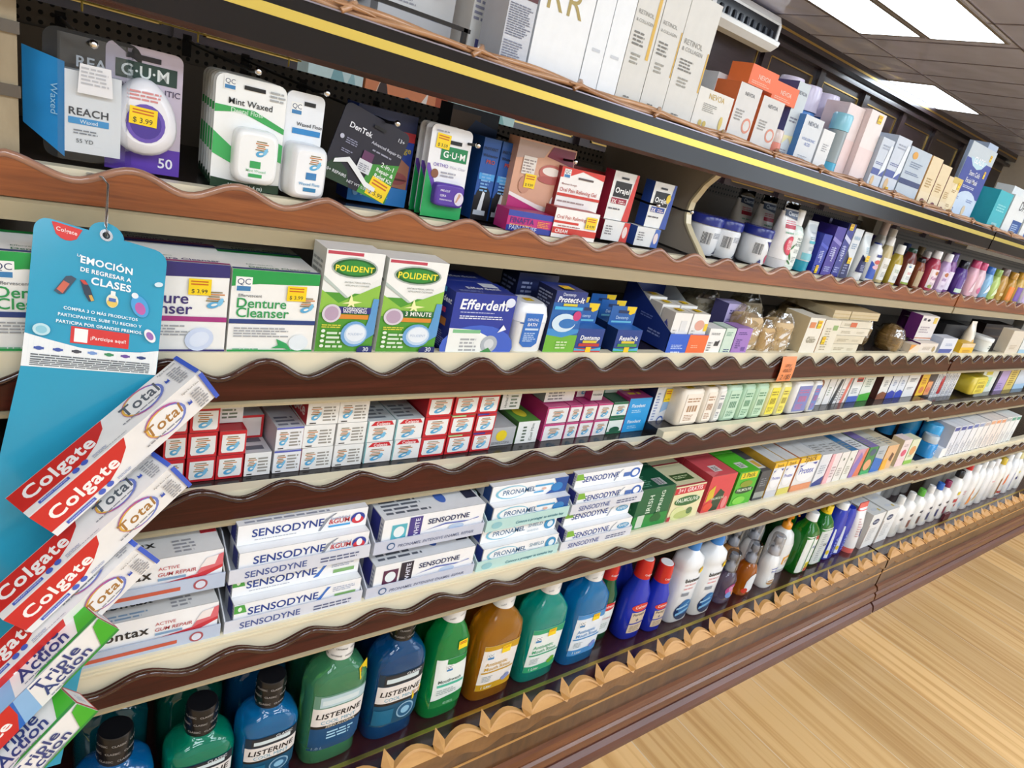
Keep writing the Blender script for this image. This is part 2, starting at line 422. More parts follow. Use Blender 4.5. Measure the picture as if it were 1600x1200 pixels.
# ---------------------------------------------------------------- ceiling lights
def ceiling_light(x, y, L_, W_, label):
    o = empty('ceiling_light', label, 'light', 'light panels in the ceiling', (x, y, ZC))
    a = MB(); fm = M('d8d5d2', 'metal', .4); t = .03; h = .012
    for x0, x1, y0, y1 in ((0, L_, 0, t), (0, L_, W_ - t, W_), (0, t, t, W_ - t), (L_ - t, L_, t, W_ - t)): a.box(x0, x1, y0, y1, -h, 0, fm)
    a.build('frame', o)
    d = MB(); d.face([(t, t, -.006), (t, W_ - t, -.006), (L_ - t, W_ - t, -.006), (L_ - t, t, -.006)], M('e6f3ff', 'lamp')); d.build('diffuser', o)
    return o
ceiling_light(4.62, 2.31, 1.22, .6, 'bright ceiling panel beside the dark back wall, next to the wider panel')
ceiling_light(4.62, 1.66, 1.25, .63, 'bright wide ceiling panel over the middle of the shop')
ceiling_light(7.6, 2.96, 1.35, .58, 'farther ceiling panel beyond the long seam, above the blue pouch')
for i, x in enumerate((-2.2, -.4, 1.4, 3.2, 5.0, 7.2)):
    for j, y in enumerate((-2.4, -3.5)):
        ceiling_light(x, y, 1.25, .62, 'bright ceiling panel over the open aisle in front of the shelves')
for x in (.3, 2.6): ceiling_light(x, 1.6, 1.22, .6, 'bright ceiling panel over the aisle behind the shelves')

# ---------------------------------------------------------------- air conditioner on the back wall
def air_conditioner():
    o = empty('air_conditioner', 'white wall-mounted air conditioner with open louvre and dark vent', 'air conditioner', None, (4.5, Y1, 2.50))
    wm = M('ecebe8', 'plastic'); prof = [(0, -.02), (-.1, -.045), (-.2, -.035), (-.265, .01), (-.275, .04), (-.262, .05), (-.225, .045), (-.222, .2), (-.2, .245), (0, .25)]
    b = MB(); b.hull(prof, 0, .93, wm, True, False); b.build('housing', o)
    v = MB(); dk = M('10131a', 'plastic'); v.hull([(-.2225, .05), (-.2255, .05), (-.2255, .175), (-.2225, .175)], .05, .9, dk); v.build('vent', o)
    gm2 = M('3d424a', 'plastic')
    for i in range(9): s = MB(); s.hull([(-.226, .055), (-.245, .06), (-.24, .11), (-.226, .12)], .1 + i * .088, .13 + i * .088, gm2); s.build('vane', o)
    f = MB(); f.hull([(-.223, .176), (-.226, .176), (-.228, .195), (-.223, .2)], .0, .93, wm); f.hull([(-.223, .05), (-.24, .05), (-.236, .18), (-.223, .18)], .9, .93, wm); f.build('louvre', o)
air_conditioner()

# ---------------------------------------------------------------- the gondola: base, back, uprights
JX, GE = 2.414, 5.0
steel = M('8d8378', 'matte', .55); creamE = M('e6dcc0', 'plastic', .35); dkwood = wood('dark_walnut', '2c1711', '57301f', 3, 40, 60, .22)
rowwood = wood('orange_mahogany', '6b3418', 'a8602f', 3.2, 60, 70, .3, .15, .5, .3); redwood = wood('red_mahogany', '2a100a', '56241a', 3.0, 55, 65, .3, .12, .5, .1, .2)  # second-shelf trim: paler, more orange wood than the lower trims
black = wood('black_lacquer', '0c0809', '191213', 5, 5, 5, .18, .05, .3, .08, .3)
goldstrip = M('d8bf62', 'metal', .38)
def peg_material():
    m = bpy.data.materials.new('pegboard'); m.use_nodes = True; nt = m.node_tree; N = nt.nodes; L = nt.links; b = N['Principled BSDF']
    tc = N.new('ShaderNodeTexCoord'); mp = N.new('ShaderNodeVectorMath'); mp.operation = 'SCALE'; mp.inputs['Scale'].default_value = 1 / .0125
    L.new(tc.outputs['Object'], mp.inputs[0]); fr = N.new('ShaderNodeVectorMath'); fr.operation = 'FRACTION'; L.new(mp.outputs[0], fr.inputs[0])
    sb = N.new('ShaderNodeVectorMath'); sb.operation = 'SUBTRACT'; sb.inputs[1].default_value = (.5, .5, .5); L.new(fr.outputs[0], sb.inputs[0])
    ml = N.new('ShaderNodeVectorMath'); ml.operation = 'MULTIPLY'; ml.inputs[1].default_value = (1, 0, 1); L.new(sb.outputs[0], ml.inputs[0])
    ln = N.new('ShaderNodeVectorMath'); ln.operation = 'LENGTH'; L.new(ml.outputs[0], ln.inputs[0])
    lt = N.new('ShaderNodeMath'); lt.operation = 'LESS_THAN'; lt.inputs[1].default_value = .23; L.new(ln.outputs['Value'], lt.inputs[0])
    mx = N.new('ShaderNodeMix'); mx.data_type = 'RGBA'; mx.inputs[6].default_value = rgb('7d746a'); mx.inputs[7].default_value = rgb('161312'); L.new(lt.outputs[0], mx.inputs['Factor']); L.new(mx.outputs[2], b.inputs['Base Color'])
    b.inputs['Roughness'].default_value = .6
    return m
peg = peg_material()
BY = .38
g = empty('gondola', 'long dark wood store gondola with pegboard back and carved golden base moulding', 'shelving unit', None, (0, 0, 0))
for a, b_ in ((-.6, JX), (JX + .012, GE)):
    m = MB(); m.box(a, b_, BY, BY + .02, .2, 1.235, steel); m.box(a, b_, BY, BY + .016, 1.262, 1.294, peg); m.box(a, b_, BY - .006, BY + .02, 1.235, 1.262, steel)
    m.build('back_panel', g)
pm = MB(); pm.box(.55, 1.085, BY - .008, BY - .002, 1.146, 1.232, peg); pm.build('pegboard', g)
for x in (-.02, JX - .03, GE - .05):
    m = MB(); um = M('a59881', 'matte'); m.box(x - .03, x + .03, BY - .05, BY + .02, .2, 1.33, um)
    m.build('upright', g)
m = MB(); um = wood('worn_cream_post', '8a7a60', 'b5a688', 6, 6, 4, .6)
m.box(-.12, .031, .02, .06, 1.146, 1.31, um)
for z in (1.205, 1.262): m.box(-.12, .033, .017, .022, z, z + .011, M('6d6862', 'metal', .45))
for z in (1.21, 1.267): m.box(.004, .014, .0155, .02, z, z + .004, M('2a2622', 'matte'))
m.build('end_post', g)
# deck and carved base
for a, b_ in ((-.6, JX - .004), (JX + .008, GE)):
    m = MB(); dm = wood('maroon_deck', '2b1216', '3d1d20', 4, 20, 20, .2)
    m.box(a, b_, -.135, BY, .17, .2195, dm); m.build('deck', g)
    m = MB(); m.box(a, b_, -.106, -.098, .2195, .2203, goldstrip); m.build('gold_strip', g)
    n = int((b_ - a) / .1); st = (b_ - a) / n
    m = MB(); cm1 = wood('carved_oak', 'bd8a4c', 'd3a162', 9, 30, 30, .45, .1, .4, .12); ce = M('a8722f', 'paper')
    for i in range(n):
        xa = a + i * st; P = []
        for j in range(11):
            t = j / 10; P.append((xa + st * t, .2205 + .0215 * math.sin(math.pi * t)))
        Fy = lambda z: -.158 + (z - .2195) * .75
        for (xq, zq), (xr, zr) in zip(P, P[1:]):      # flat fans leaning back, each with a raised rim
            r3 = lambda x, z: ((x, -.158, .217), (x, Fy(z - .0045), z - .0045), (x, Fy(z - .0045) - .0028, z - .0035), (x, Fy(z) - .0028, z), (x, Fy(z) + .008, z + .0005), (x, Fy(z) + .009, .219))
            for k, (p1, p2, p3, p4) in enumerate(zip(r3(xq, zq), r3(xr, zr), r3(xr, zr)[1:], r3(xq, zq)[1:])): m.face([p1, p2, p3, p4], ce if k in (1, 4) else cm1)
    m.build('fan_moulding', g)
    for i in range(1, n):
        if a + i * st > 4.0 or a + i * st < .2: continue
        xa = a + i * st; q = MB()
        tip = (xa - .005, -.132, .262); c0 = (xa + .002, -.167, .230)
        for (p1, p2) in (((xa - .013, -.146, .238), (xa - .008, -.158, .219)), ((xa - .008, -.158, .219), (xa + .008, -.158, .219)), ((xa + .008, -.158, .219), (xa + .012, -.146, .238))):
            q.face([p1, p2, c0], cm1)
        q.face([(xa - .013, -.146, .238), c0, tip], cm1); q.face([c0, (xa + .012, -.146, .238), tip], cm1); q.face([(xa + .012, -.146, .238), (xa - .013, -.146, .238), tip], ce)
        q.build('leaf_carving', g)
    # front boards below the carving
    bz = wood('bronze_scallop', '5f3c1a', '855a2c', 9, 30, 30, .3)
    bm = wood('brown_board', '3a2210', '6a4524', 26, 4, 6, .3, .15, .5, .25)
    lm = wood('lower_moulding', '583019', '7c4a29', 3, 40, 40, .35, .15, .5, .2); qm = wood('quarter_round', '57332a', '704435', 3, 50, 50, .4, .15, .5, .15)
    m = MB(); m.box(a, b_, -.156, .3, .1, .217, bm)
    for i in range(n):      # shallow scallop cut under the fans
        xa = a + i * st; pts = [(xa + st * t, .196 - .016 * abs(math.sin(math.pi * (t + .5))) ** 2) for t in [k / 8 for k in range(9)]]
        for (xq, zq), (xr, zr) in zip(pts, pts[1:]): m.face([(xq, -.1605, zq), (xr, -.1605, zr), (xr, -.158, .217), (xq, -.158, .217)], bz); m.face([(xq, -.156, zq - .003), (xr, -.156, zr - .003), (xr, -.1605, zr), (xq, -.1605, zq)], ce)
    m.box(a, b_, -.1585, -.15, .158, .1615, cm1)
    m.build('front_board', g)
    m = MB(); m.hull([(-.15, .106), (-.165, .1), (-.17, .088), (-.166, .075), (-.172, .07), (-.174, .05), (-.168, .036), (-.15, .03)], a, b_, lm); m.build('lower_moulding', g)
    m = MB(); m.hull([(-.15, .034), (-.17, .034), (-.181, .026), (-.186, .012), (-.187, 0), (-.15, 0)], a, b_, qm); m.build('quarter_round', g)
# dividers on the second shelf
def divider(X):
    m = MB(); pm2 = M('b0a495', 'matte', .5); em = M('d9cba8', 'plastic')
    prof = [(.012, 1.147), (.034, 1.166), (.06, 1.186), (.078, 1.203), (.084, 1.22), (.082, 1.246), (.062, 1.283), (.027, 1.321)]
    for a, b_ in zip(prof, prof[1:]):
        m.face([(X, a[0], a[1]), (X, b_[0], b_[1]), (X, BY, b_[1]), (X, BY, a[1])], pm2); m.face([(X + .012, a[0], a[1]), (X + .012, b_[0], b_[1]), (X + .012, BY, b_[1]), (X + .012, BY, a[1])], pm2)
        m.face([(X - .002, a[0], a[1]), (X + .014, a[0], a[1]), (X + .014, b_[0], b_[1]), (X - .002, b_[0], b_[1])], em)
        m.face([(X - .002, a[0], a[1]), (X - .002, b_[0], b_[1]), (X - .002, b_[0] + .006, b_[1]), (X - .002, a[0] + .006, a[1])], em)
    o = m.build('shelf_divider'); tag(o, 'grey shelf divider with curved cream front edge beside the navy-lidded tubs', 'divider')
divider(1.102)

# ---------------------------------------------------------------- shelves with scalloped wooden trim
def wave_z(x, ph, zt, zp, cusp):
    k = (x - ph) / .1047; t = k - math.floor(k); i = math.floor(k)
    c = .5 + .5 * math.cos(2 * math.pi * t)
    if (i % 3 == 0 and t < .5) or (i % 3 == 2 and t > .5): c = c * .6 + .4 * (abs(1 - 2 * t)) ** 1.5 if cusp else c
    return zt + (zp - zt) * c
def shelf(xa, xb, y, zc, zb, zt, zp, label, mat, lip, bead, front=None, ph=.02, bt=None, rail2=None):
    """y front of the trim; zc cream edge top; zb trim bottom; zt / zp trough and peak of the scallops"""
    o = empty('shelf', label, 'shelf', 'shelves of the gondola', (0, 0, 0))
    bt = bt or zc - .002; bm_ = M('2a2322', 'plastic', .22)
    m = MB(); m.box(xa, xb, y + .031, BY - .008, bt - .02, bt, bm_)
    if rail2: m.box(rail2[0], xb, y + .031, BY - .008, bt, rail2[1] - .002, bm_)
    m.build('board', o)
    m = MB(); m.box(xa, xb, y + .012, y + .03, lip, zc, creamE)
    if rail2: m.box(rail2[0], xb, y + .0125, y + .0305, zc, rail2[1], creamE)
    if front == 'rail':
        m.hull([(y + .012, zc - .012), (y + .004, zc - .010), (y + .004, zc - .007), (y + .008, zc - .006), (y + .004, zc - .004), (y + .004, zc), (y + .012, zc + .002)], xa, xb, creamE)
    m.hull([(y + .012, lip), (y - .002, lip + .001), (y - .002, zb - .004), (y + .004, zb - .001), (y + .012, zb)], xa, xb, M('a8997a', 'plastic', .4))
    m.build('edge_rail', o)
    m = MB(); n = int((xb - xa) / .0075); xs = [xa + (xb - xa) * i / n for i in range(n + 1)]; zs = [wave_z(x, ph, zt, zp, True) for x in xs]
    for x, x2, z, z2 in zip(xs, xs[1:], zs, zs[1:]):
        m.face([(x, y, zb), (x2, y, zb), (x2, y, z2), (x, y, z)], mat)
        m.face([(x, y, z), (x2, y, z2), (x2, y + .011, z2), (x, y + .011, z)], mat); m.face([(x, y + .011, zb), (x, y + .011, z), (x2, y + .011, z2), (x2, y + .011, zb)], mat)
    m.face([(xa, y, zb), (xb, y, zb), (xb, y + .011, zb), (xa, y + .011, zb)], mat); m.face([(xa, y, zb), (xa, y, zs[0]), (xa, y + .011, zs[0]), (xa, y + .011, zb)], mat); m.face([(xb, y, zb), (xb, y, zs[-1]), (xb, y + .011, zs[-1]), (xb, y + .011, zb)], mat)
    t = m.build('scalloped_trim', o)
    m = MB(); m.tube([(x, y + .002, z - .0005) for x, z in zip(xs[::1], zs[::1])], .0042, bead, 8); m.build('bead', t)
    return o
bead2 = wood('pale_bead', '7a4a34', 'b98d74', 6, 40, 40, .16); bead3 = wood('varnished_bead', '24100b', '482014', 6, 40, 40, .06)  # bead2: paler bead for the second shelf
pos = {2: ('second shelf from the top', 0.0, 1.1463, 1.1128, 1.137, 1.1545, rowwood, 1.0888, bead2),
       3: ('third shelf from the top', -.067, .9686, .9099, .9385, .962, redwood, .901, bead3),
       4: ('fourth shelf from the top', -.078, .781, .7455, .7725, .7905, redwood, .7365, bead3),
       5: ('fifth shelf from the top', -.12, .5862, .5242, .544, .5605, redwood, .516, bead3)}
desc = {2: 'orange-brown', 3: 'dark red-brown', 4: 'dark red-brown', 5: 'dark red-brown'}
for k, (nm, y, zc, zb, zt, zp, mt, lip, bd) in pos.items():
    for s, (xa, xb) in enumerate(((.012 if k == 2 else -.5, JX), (JX + .012, GE))):
        dz = -.012 if (s and k in (4, 5)) else 0
        what = {2: 'holding dental floss and face care', 3: 'holding denture cleaners', 4: 'holding toothpaste ends and soap bars', 5: 'holding the cardboard toothpaste trays'}[k]
        far = {2: 'far section with shampoo bottles', 3: 'far section with the white tub', 4: 'far section with thin grey cartons', 5: 'far section with slim white cartons'}[k]
        shelf(xa, xb, y + (.006 if s and k in (4, 5) else 0), zc + dz, zb + dz, zt + dz, zp + dz,
              f'{nm}, {desc[k]} scalloped trim, {far if s else what}', mt, lip + dz, bd, 'rail' if k == 5 else None, ph={2: .02, 3: .05, 4: .088, 5: .03}[k], bt=.7725 if k == 4 and not s else (.7825 if k == 4 else None), rail2=(1.06, .796) if k == 4 and not s else None)
# ---------------------------------------------------------------- top shelf
t = empty('top_shelf', 'black lacquered top shelf with gold strip and reed trim along its edge', 'shelf', 'shelves of the gondola')
reed = wood('reed', '8e5f3c', 'd3a47a', 8, 40, 40, .28)
for a, b_ in ((-.5, JX - .003), (JX + .006, GE)):
    m = MB(); m.box(a, b_, -.007, BY + .06, 1.352, 1.368, black); m.build('board', t)
    m = MB(); m.box(a, b_, -.023, -.008, 1.313, 1.368, black); m.hull([(-.008, 1.318), (-.023, 1.313), (-.016, 1.307), (-.004, 1.309)], a, b_, dkwood); m.box(a, b_, -.0245, -.02, 1.3665, 1.3682, M('9b94a0', 'metal', .3))
    m.build('fascia', t)
    m = MB(); m.box(a, b_, -.0245, -.022, 1.3425, 1.3535, goldstrip); m.build('gold_strip', t)
m = MB(); n = 400
for k in range(3):
    m.tube([(-.3 + 5.2 * i / n, -.018 + .007 * k + .002 * math.sin(i * .31 + k * 2), 1.3725 + (0, .0035, .0015)[k] + .0022 * math.sin(i * .36 + k * 2.1)) for i in range(n + 1)], (.0042, .0048, .004)[k], reed, 6)
m.build('reed_trim', t)
for i in range(24):
    x = -.02 + i * .172; m = MB(); m.tube([(x - .012, -.025, 1.3685), (x - .002, -.0235, 1.376), (x + .006, -.014, 1.3815), (x + .014, -.002, 1.381)], [.0035, .0045, .0045, .003], reed, 6); m.tube([(x - .02, -.024, 1.3755), (x, -.0245, 1.3765), (x + .03, -.021, 1.374)], [.001, .0035, .001], reed, 6); m.build('reed_tie', t)
m = MB()
for q in (0, .009): m.tube([(-.3, .45, 1.309 + q), (.43, .45, 1.309 + q)], .0016, goldstrip, 6)
for x in (-.02, .12, .27, .41): m.tube([(x, .45, 1.295), (x, .45, 1.32)], .0014, goldstrip, 6)
m.build('rear_gold_rods', t)  # two thin gold rods on short posts, behind the back panel
m = MB(); m.box(-.3, .50, .018, .024, 1.395, 1.40, M('1a1719', 'plastic'))
for x in (.05, .32, .49): m.box(x, x + .006, .018, .024, 1.368, 1.4, M('1a1719', 'plastic'))
m.build('black_rail', t)
# ================================================================ products on the top shelf
ZT = 1.3685
W1, G1, WH, GD = 'eef0f2', 'd6d4cf', 'f4f2ee', 'b79a4e'
def tcart(name, label, xl, xr, h, col, F=(), L=(), T=(), y=.0, d=.06, z=ZT, left=None, top=None, st=(), kind='paper', group=None, rz=0, gap=.0015):
    y = max(y, .004); z = z + .0002
    return carton(name, label, 'carton', xl, y, z, (xr - xl) - gap, d, h, col, F, L, T, st=st, left=left, top=top, kind=kind, group=group, rz=rz)
# hanging blister packs at the near end
def blister(name, label, x, y, z, w, h, card, art_, bubbles, group=None, rz=0, rx=0, ry=0, film=True, st=(), hook=None, r=.008, cat='blister pack'):
    """flat backing card with rounded corners, printed, plus moulded plastic bubbles: (cx, cz, rx, rz, depth, colour, exponent)"""
    mb = MB(); P = []
    for cx, cz, a0 in ((w - r, r, -90), (w - r, h - r, 0), (r, h - r, 90), (r, r, 180)):
        for k in range(5): a = math.radians(a0 + 22.5 * k); P.append((cx + r * math.cos(a), cz + r * math.sin(a)))
    m = M(card); t = .0022
    mb.face([(p, 0, q) for p, q in P], m); mb.face([(p, t, q) for p, q in reversed(P)], m)
    for (a, b_), (c, d) in zip(P, P[1:] + P[:1]): mb.face([(a, 0, b_), (c, 0, d), (c, t, d), (a, t, b_)], m)
    F = Plane((0, 0, 0), (1, 0, 0), (0, 0, 1), w, h); art(mb, F, art_)
    o = mb.build(name); tag(o, label, cat, group); put(o, x, y, z, rz, rx, ry)
    for q in bubbles:
        cx, cz, a, c, dep, colr, e = q[:7]; b = MB()
        mm = M(colr, 'film') if colr.startswith('~') is False and len(q) > 7 and q[7] == 'film' else M(colr, 'plastic')
        rows = []
        for (k, yy) in ((1, 0), (1, -dep * .7), (.93, -dep * .93), (.8, -dep)):
            rows.append([(cx * w + a * w * k * math.copysign(abs(math.cos(u)) ** (2 / e), math.cos(u)), yy - .0004, cz * h + c * h * k * math.copysign(abs(math.sin(u)) ** (2 / e), math.sin(u))) for u in [2 * math.pi * j / 24 for j in range(24)]])
        b.grid(rows, mm, True, True); b.face(rows[-1], mm)
        if len(q) > 8:
            art(b, Plane((cx * w - a * w * .8, -dep - .0004, cz * h - c * h * .8), (1, 0, 0), (0, 0, 1), 2 * a * w * .8, 2 * c * h * .8), q[8])
        b.build(q[9] if len(q) > 9 else 'bubble', o)
    for s in st: sticker(o, F, s[0] * w, s[1] * h, s[2], s[3], s[4], s[5] if len(s) > 5 else 0, s[6] if len(s) > 6 else .0012)
    return o
blister('blister_pack', 'clear blister card holding a green and a red oval piece, above the black rail', .405, .10, ZT + .006, .11, .13, 'dcdcdc', [('r', .0, .0, 1, .22, 'c9c9cc'), ('r', .7, .03, .8, .1, '4b4f9a'), ('l', .1, .3, .5, .4, 3, '9a9aa4')],
        [(.35, .62, .12, .13, .008, '3fa45f', 2), (.72, .6, .12, .15, .008, 'cf4a45', 2)])
blister('blister_pack', 'grey and maroon blister card at the near end of the top shelf', .29, .10, ZT + .002, .105, .13, '8f9093', [('r', 0, .35, .5, 1, '4a1c2c')], [(.75, .5, .2, .3, .01, 'b9bcc0', 4)])
tcart('carton', 'slim white carton with small blue mark beside the red and green blister card', .538, .566, .11, WH, [('r', .45, .1, .75, .28, '5a5a96'), ('l', .1, .5, .9, .9, 6, '9a9ab0')], y=.09)
blister('blister_pack', 'blister card with yellow-green capsule and teal lettering beside the small-print carton', .575, .085, ZT, .05, .13, 'e8ebe6', [('r', .72, .1, .95, .95, 'bfe0dc'), ('l', .74, .2, .92, .9, 9, '3a7f86')], [(.4, .5, .22, .38, .012, 'b7c62f', 2.2)])
tcart('carton', 'carton back with grey small print under a brown and blue picture', 0.5407, 0.5887 - .002, .12, 'c9ccd4', [('r', 0, .74, 1, 1, '5a2a2e'), ('p', [(0, .86), (.6, .8), (1, .92), (1, 1), (0, 1)], 'd9793c'), ('p', [(.3, 1), (1, .96), (1, 1)], '2f74c8'), ('l', .05, .34, .95, .68, 14, '6d7184'), ('l', .05, .06, .8, .3, 9, '7d8194')])
WRR = [('t', 'R', .12, .42, .3, 'a89556', 0), ('t', 'R', .5, .42, .3, 'a89556', 0), ('l', .52, .02, .8, .05, 1, '8c8f9a')]
o = tcart('carton', 'wide white carton with two gold letters on its front', 0.5887, 0.6846, .215, 'eef1f4', WRR, left='dfe3e8')
tcart('carton', 'plain white carton standing next to the gold-lettered carton', 0.6846, 0.7212, .215, 'edf1f5', [('l', .1, .02, .7, .045, 1, '8c8f9a'), ('l', .3, .28, .75, .32, 1, 'c9ced6')], left='dfe3e8')
tcart('carton', 'plain white carton between its white twin and the cream gold-barred carton', 0.7212, 0.7610, .215, 'eef2f6', [('l', .1, .02, .7, .045, 1, '8c8f9a'), ('l', .3, .28, .75, .32, 1, 'c9ced6')], left='dfe3e8')
def retinol(label, a, b_, h, bar):
    return tcart('carton', label, a, b_, h, 'd9d8d3', ([('r', .78, .35, .9, .8, 'd9b04a')] if bar else [('r', .94, .3, .99, .62, 'd3aa45')]) + [('t', 'RETINOL', .1, .62, .62, '8d8b86'), ('t', '& COLLAGEN', .08, .57, .7, '8d8b86'), ('l', .12, .42, .62, .52, 4, '77756f'), ('l', .2, .3, .6, .38, 3, '9a988f'), ('r', 0, 0, 1, .045, 'c7b777'), ('l', .3, .07, .62, .09, 1, '77756f')], left='b9b7b0')
retinol('cream carton with a yellow-gold bar on its front edge', 0.7610, 0.8163, .215, 1)
retinol('cream carton between the gold-barred carton and the tallest cream carton', 0.8163, 0.8705, .215, 0)
o = retinol('tallest cream carton, dark side edge, gold brand word at the top', 0.8705, 0.9457, .195, 0)
tcart('carton', 'small cream carton with gold cap lettering below two stacked white cartons', 0.9457, 1.0429, 0.0720, 'e2e0da', [('t', 'NEVOA', .3, .8, .45, 'c2a444', .01), ('l', .2, .5, .6, .7, 5, '9d9a92'), ('e', .24, .22, .05, .07, 'c9b25a'), ('e', .36, .22, .05, .07, 'c9b25a'), ('e', .8, .35, .05, .16, 'd9c26a'), ('r', 0, 0, 1, .08, 'c7b777')], left='c4c1b9', d=.055)
tcart('carton', 'white carton behind the small cream carton, grey side turned out', 1.0454, 1.0968, .115, 'dcdde0', [('l', .2, .4, .8, .8, 5, '9a9aa2')], y=.062)
tcart('carton', 'white carton with faint gold word behind the orange cartons', 1.0968, 1.1638, .105, 'e4e4e6', [('t', 'NEVOA', .2, .7, .6, 'c2a444')], y=.062, top='f0f0f2')
for i, (a, b_, lb) in enumerate(((1133, 1166, 'white carton with orange side and orange swirl, first of two under the orange boxes'), (1170, 1203, 'white carton with orange side and orange swirl, second of two under the orange boxes'))):
    tcart('carton', lb, (1.0467, 1.1213)[i], (1.1130, 1.1928)[i], (.104, .098)[i], 'd9d8d6', [('t', 'NEVOA', .3, .82, .45, '4a4a50', .01), ('e', .75, .35, .2, .13, 'd98d75'), ('e', .75, .35, .14, .09, 'd9d8d6'), ('l', .12, .4, .5, .6, 4, '9a9894')], left='dd7340', group='orange-sided cartons')
for i, (x, lb) in enumerate(((1.0663, 'bright orange carton lying over the white cartons, nearer one'), (1.1597, 'bright orange carton lying over the white cartons, one with pale lettering'))):
    tcart('carton', lb, x, x + .085, .034, 'ee6f3a', [('t', 'NEVOA', .3, .4, .45, 'f7d9c8', .01), ('l', .1, .12, .8, .3, 2, 'f3b79b')], z=ZT + .1055 - .006 * i, y=.006 + .012 * i, d=.05, top='f2793f', left='f47a3e', group='orange boxes lying on top')
bottle('cream_pot', 'small coral pot in clear wrap in front of the dark-sided carton', 'pot', 1.2041, .012, ZT, [(0, .016, .016), (.02, .017, .017), (.028, .016, .016)], M('e28d7d', 'plastic'), cap=([(.0283, .0155, .0155), (.05, .0155, .0155), (.052, .014, .014)], M('d9c9c4', 'plastic')))
tcart('carton', 'tall silver carton with a dark violet side next to the coral pot', 1.2364, 1.2794, .150, 'c8d2d8', [('t', 'NEVOA', .1, .85, .8, '55586a', .01), ('l', .15, .5, .85, .58, 2, '77788a'), ('l', .15, .1, .8, .16, 2, '8f90a0'), ('p', [(0, .18), (.5, .3), (1, .2), (1, .34), (0, .32)], 'dfd9a9')], left='5a5c93', y=.02)
tcart('carton', 'white carton with blue lettering HYALURONIC ACID', 1.2721, 1.3447, .097, 'dadfe4', [('t', 'NEVOA', .22, .82, .55, '4a5470', .015), ('c', 'HYALURONIC', .5, .52, .7, '7f93c8', .01), ('c', 'ACID', .5, .42, .3, '6f84c4', .01), ('l', .2, .15, .7, .24, 2, 'a9b0bd')], left='4c84c6')
tcart('carton', 'plain white carton between the blue-lettered carton and the teal jar', 1.3499, 1.3977, .085, 'e6e8e9', [('l', .3, .5, .8, .7, 4, 'a7a7ac')], left='cfd4da')
bottle('water_jar', 'clear cylinder jar with light blue lid and blue foot', 'jar', 1.4307, .022, ZT, [(0, .021, .021), (.028, .021, .021)], M('4fb0d6', 'plastic'), cap=([(.0285, .0205, .0205), (.095, .0205, .0205)], M('9aa7ad', 'plastic')), labels=())
o = COL.objects[-1] if False else bpy.data.objects['water_jar']
m = MB(); m.loft([(.0955, .022, .022), (.125, .0225, .0225), (.13, .02, .02)], M('8fd0e6', 'plastic')); m.build('lid', o)
for i in range(4):
    x = (1.3576, 1.4316, 1.5105, 1.5947)[i]
    bottle('spray_bottle', 'blue bottle with lavender cap behind the white cartons, %s from the orange boxes' % ORD[i], 'bottle', x, .128, ZT,
           [(0, .03, .03), (.115, .03, .03), (.122, .027, .027)], M(('6fa0dc', '5f97dc', '5b93da', '5a8cc8')[i], 'plastic'), cap=([(.1225, .031, .031), (.168, .0285, .0285), (.176, .026, .026)], M('ddd6ee', 'plastic')), labels=[(-.012, .02, .024, .085, 'e8eef8', [('l', .2, .2, .8, .8, 5, '8aa0d0')])], group='lavender-capped bottles')
tcart('carton', 'large pale pink wrapped carton, first of two beside the teal-lid jar', 1.4533, 1.5237, .158, 'ecdedd', [('r', 0, 0, 1, .55, 'edd5d3'), ('l', .2, .05, .5, .12, 3, '9a8c8c')], left='ecd6d6', y=.03, d=.06)
tcart('carton', 'large pale pink wrapped carton with yellow sticker, next to the clear-wrapped silver tubes', 1.5237, 1.5952, .162, 'f0e6e4', [('r', 0, 0, 1, .5, 'eedad8')], left='efdcdb', top='f4efee', y=.015, d=.075, st=[(.5, .86, .018, .018, '9.99')])
for i in range(2):
    a, b_ = ((1.5952, 1.6543), (1.6610, 1.7340))[i]
    tcart('carton', ('silver carton in clear wrap with navy band, beside the pink carton', 'taller silver carton in clear wrap with navy band and pale lid')[i], a, b_, (.118, .135)[i], 'ccd5e2', [('r', 0, .3, 1, .42, '4b5aa0'), ('l', .1, .5, .9, .56, 2, '6a72a8'), ('e', .3, .18, .14, .1, 'd9b98c'), ('l', .2, .8, .8, .9, 2, 'a5adc0'), ('p', [(.6, .3), (1, .45), (1, .9), (.8, .9)], 'e6edf4')], left='b9c4d4', top='e6ebf0', st=[(.35, .02, .014, .016, '7.99')] if i else ())
tcart('carton', 'grey-blue carton with dark navy band and orange seal', 1.7411, 1.8614, .126, 'bcc9d6', [('r', 0, .3, 1, .4, '2c3a6e'), ('l', .1, .5, .85, .56, 2, '64749c'), ('l', .2, .64, .8, .76, 3, '8492ac'), ('e', .28, .86, .12, .07, 'e0a33a')], left='a8b6c4', top='d5dce4')
for i in range(3):
    a, b_ = ((1.8693, 1.9341), (1.9382, 2.0020), (2.0063, 2.0551))[i]
    tcart('carton', ('cream and gold carton in clear wrap with a maroon side', 'cream carton with gold seal, between two maroon-sided cartons', 'narrow gold carton with maroon side behind the cream pouch')[i], a, b_, (.126, .118, .098)[i], 'e6d3ab', [('r', 0, 0, 1, .3, 'ead9b6'), ('l', .2, .4, .8, .6, 4, 'b7975c'), ('e', .5, .12, .2, .05, '6e2036')], left=('e3b273', '7b1d35', '6f1a33')[i], y=.0)
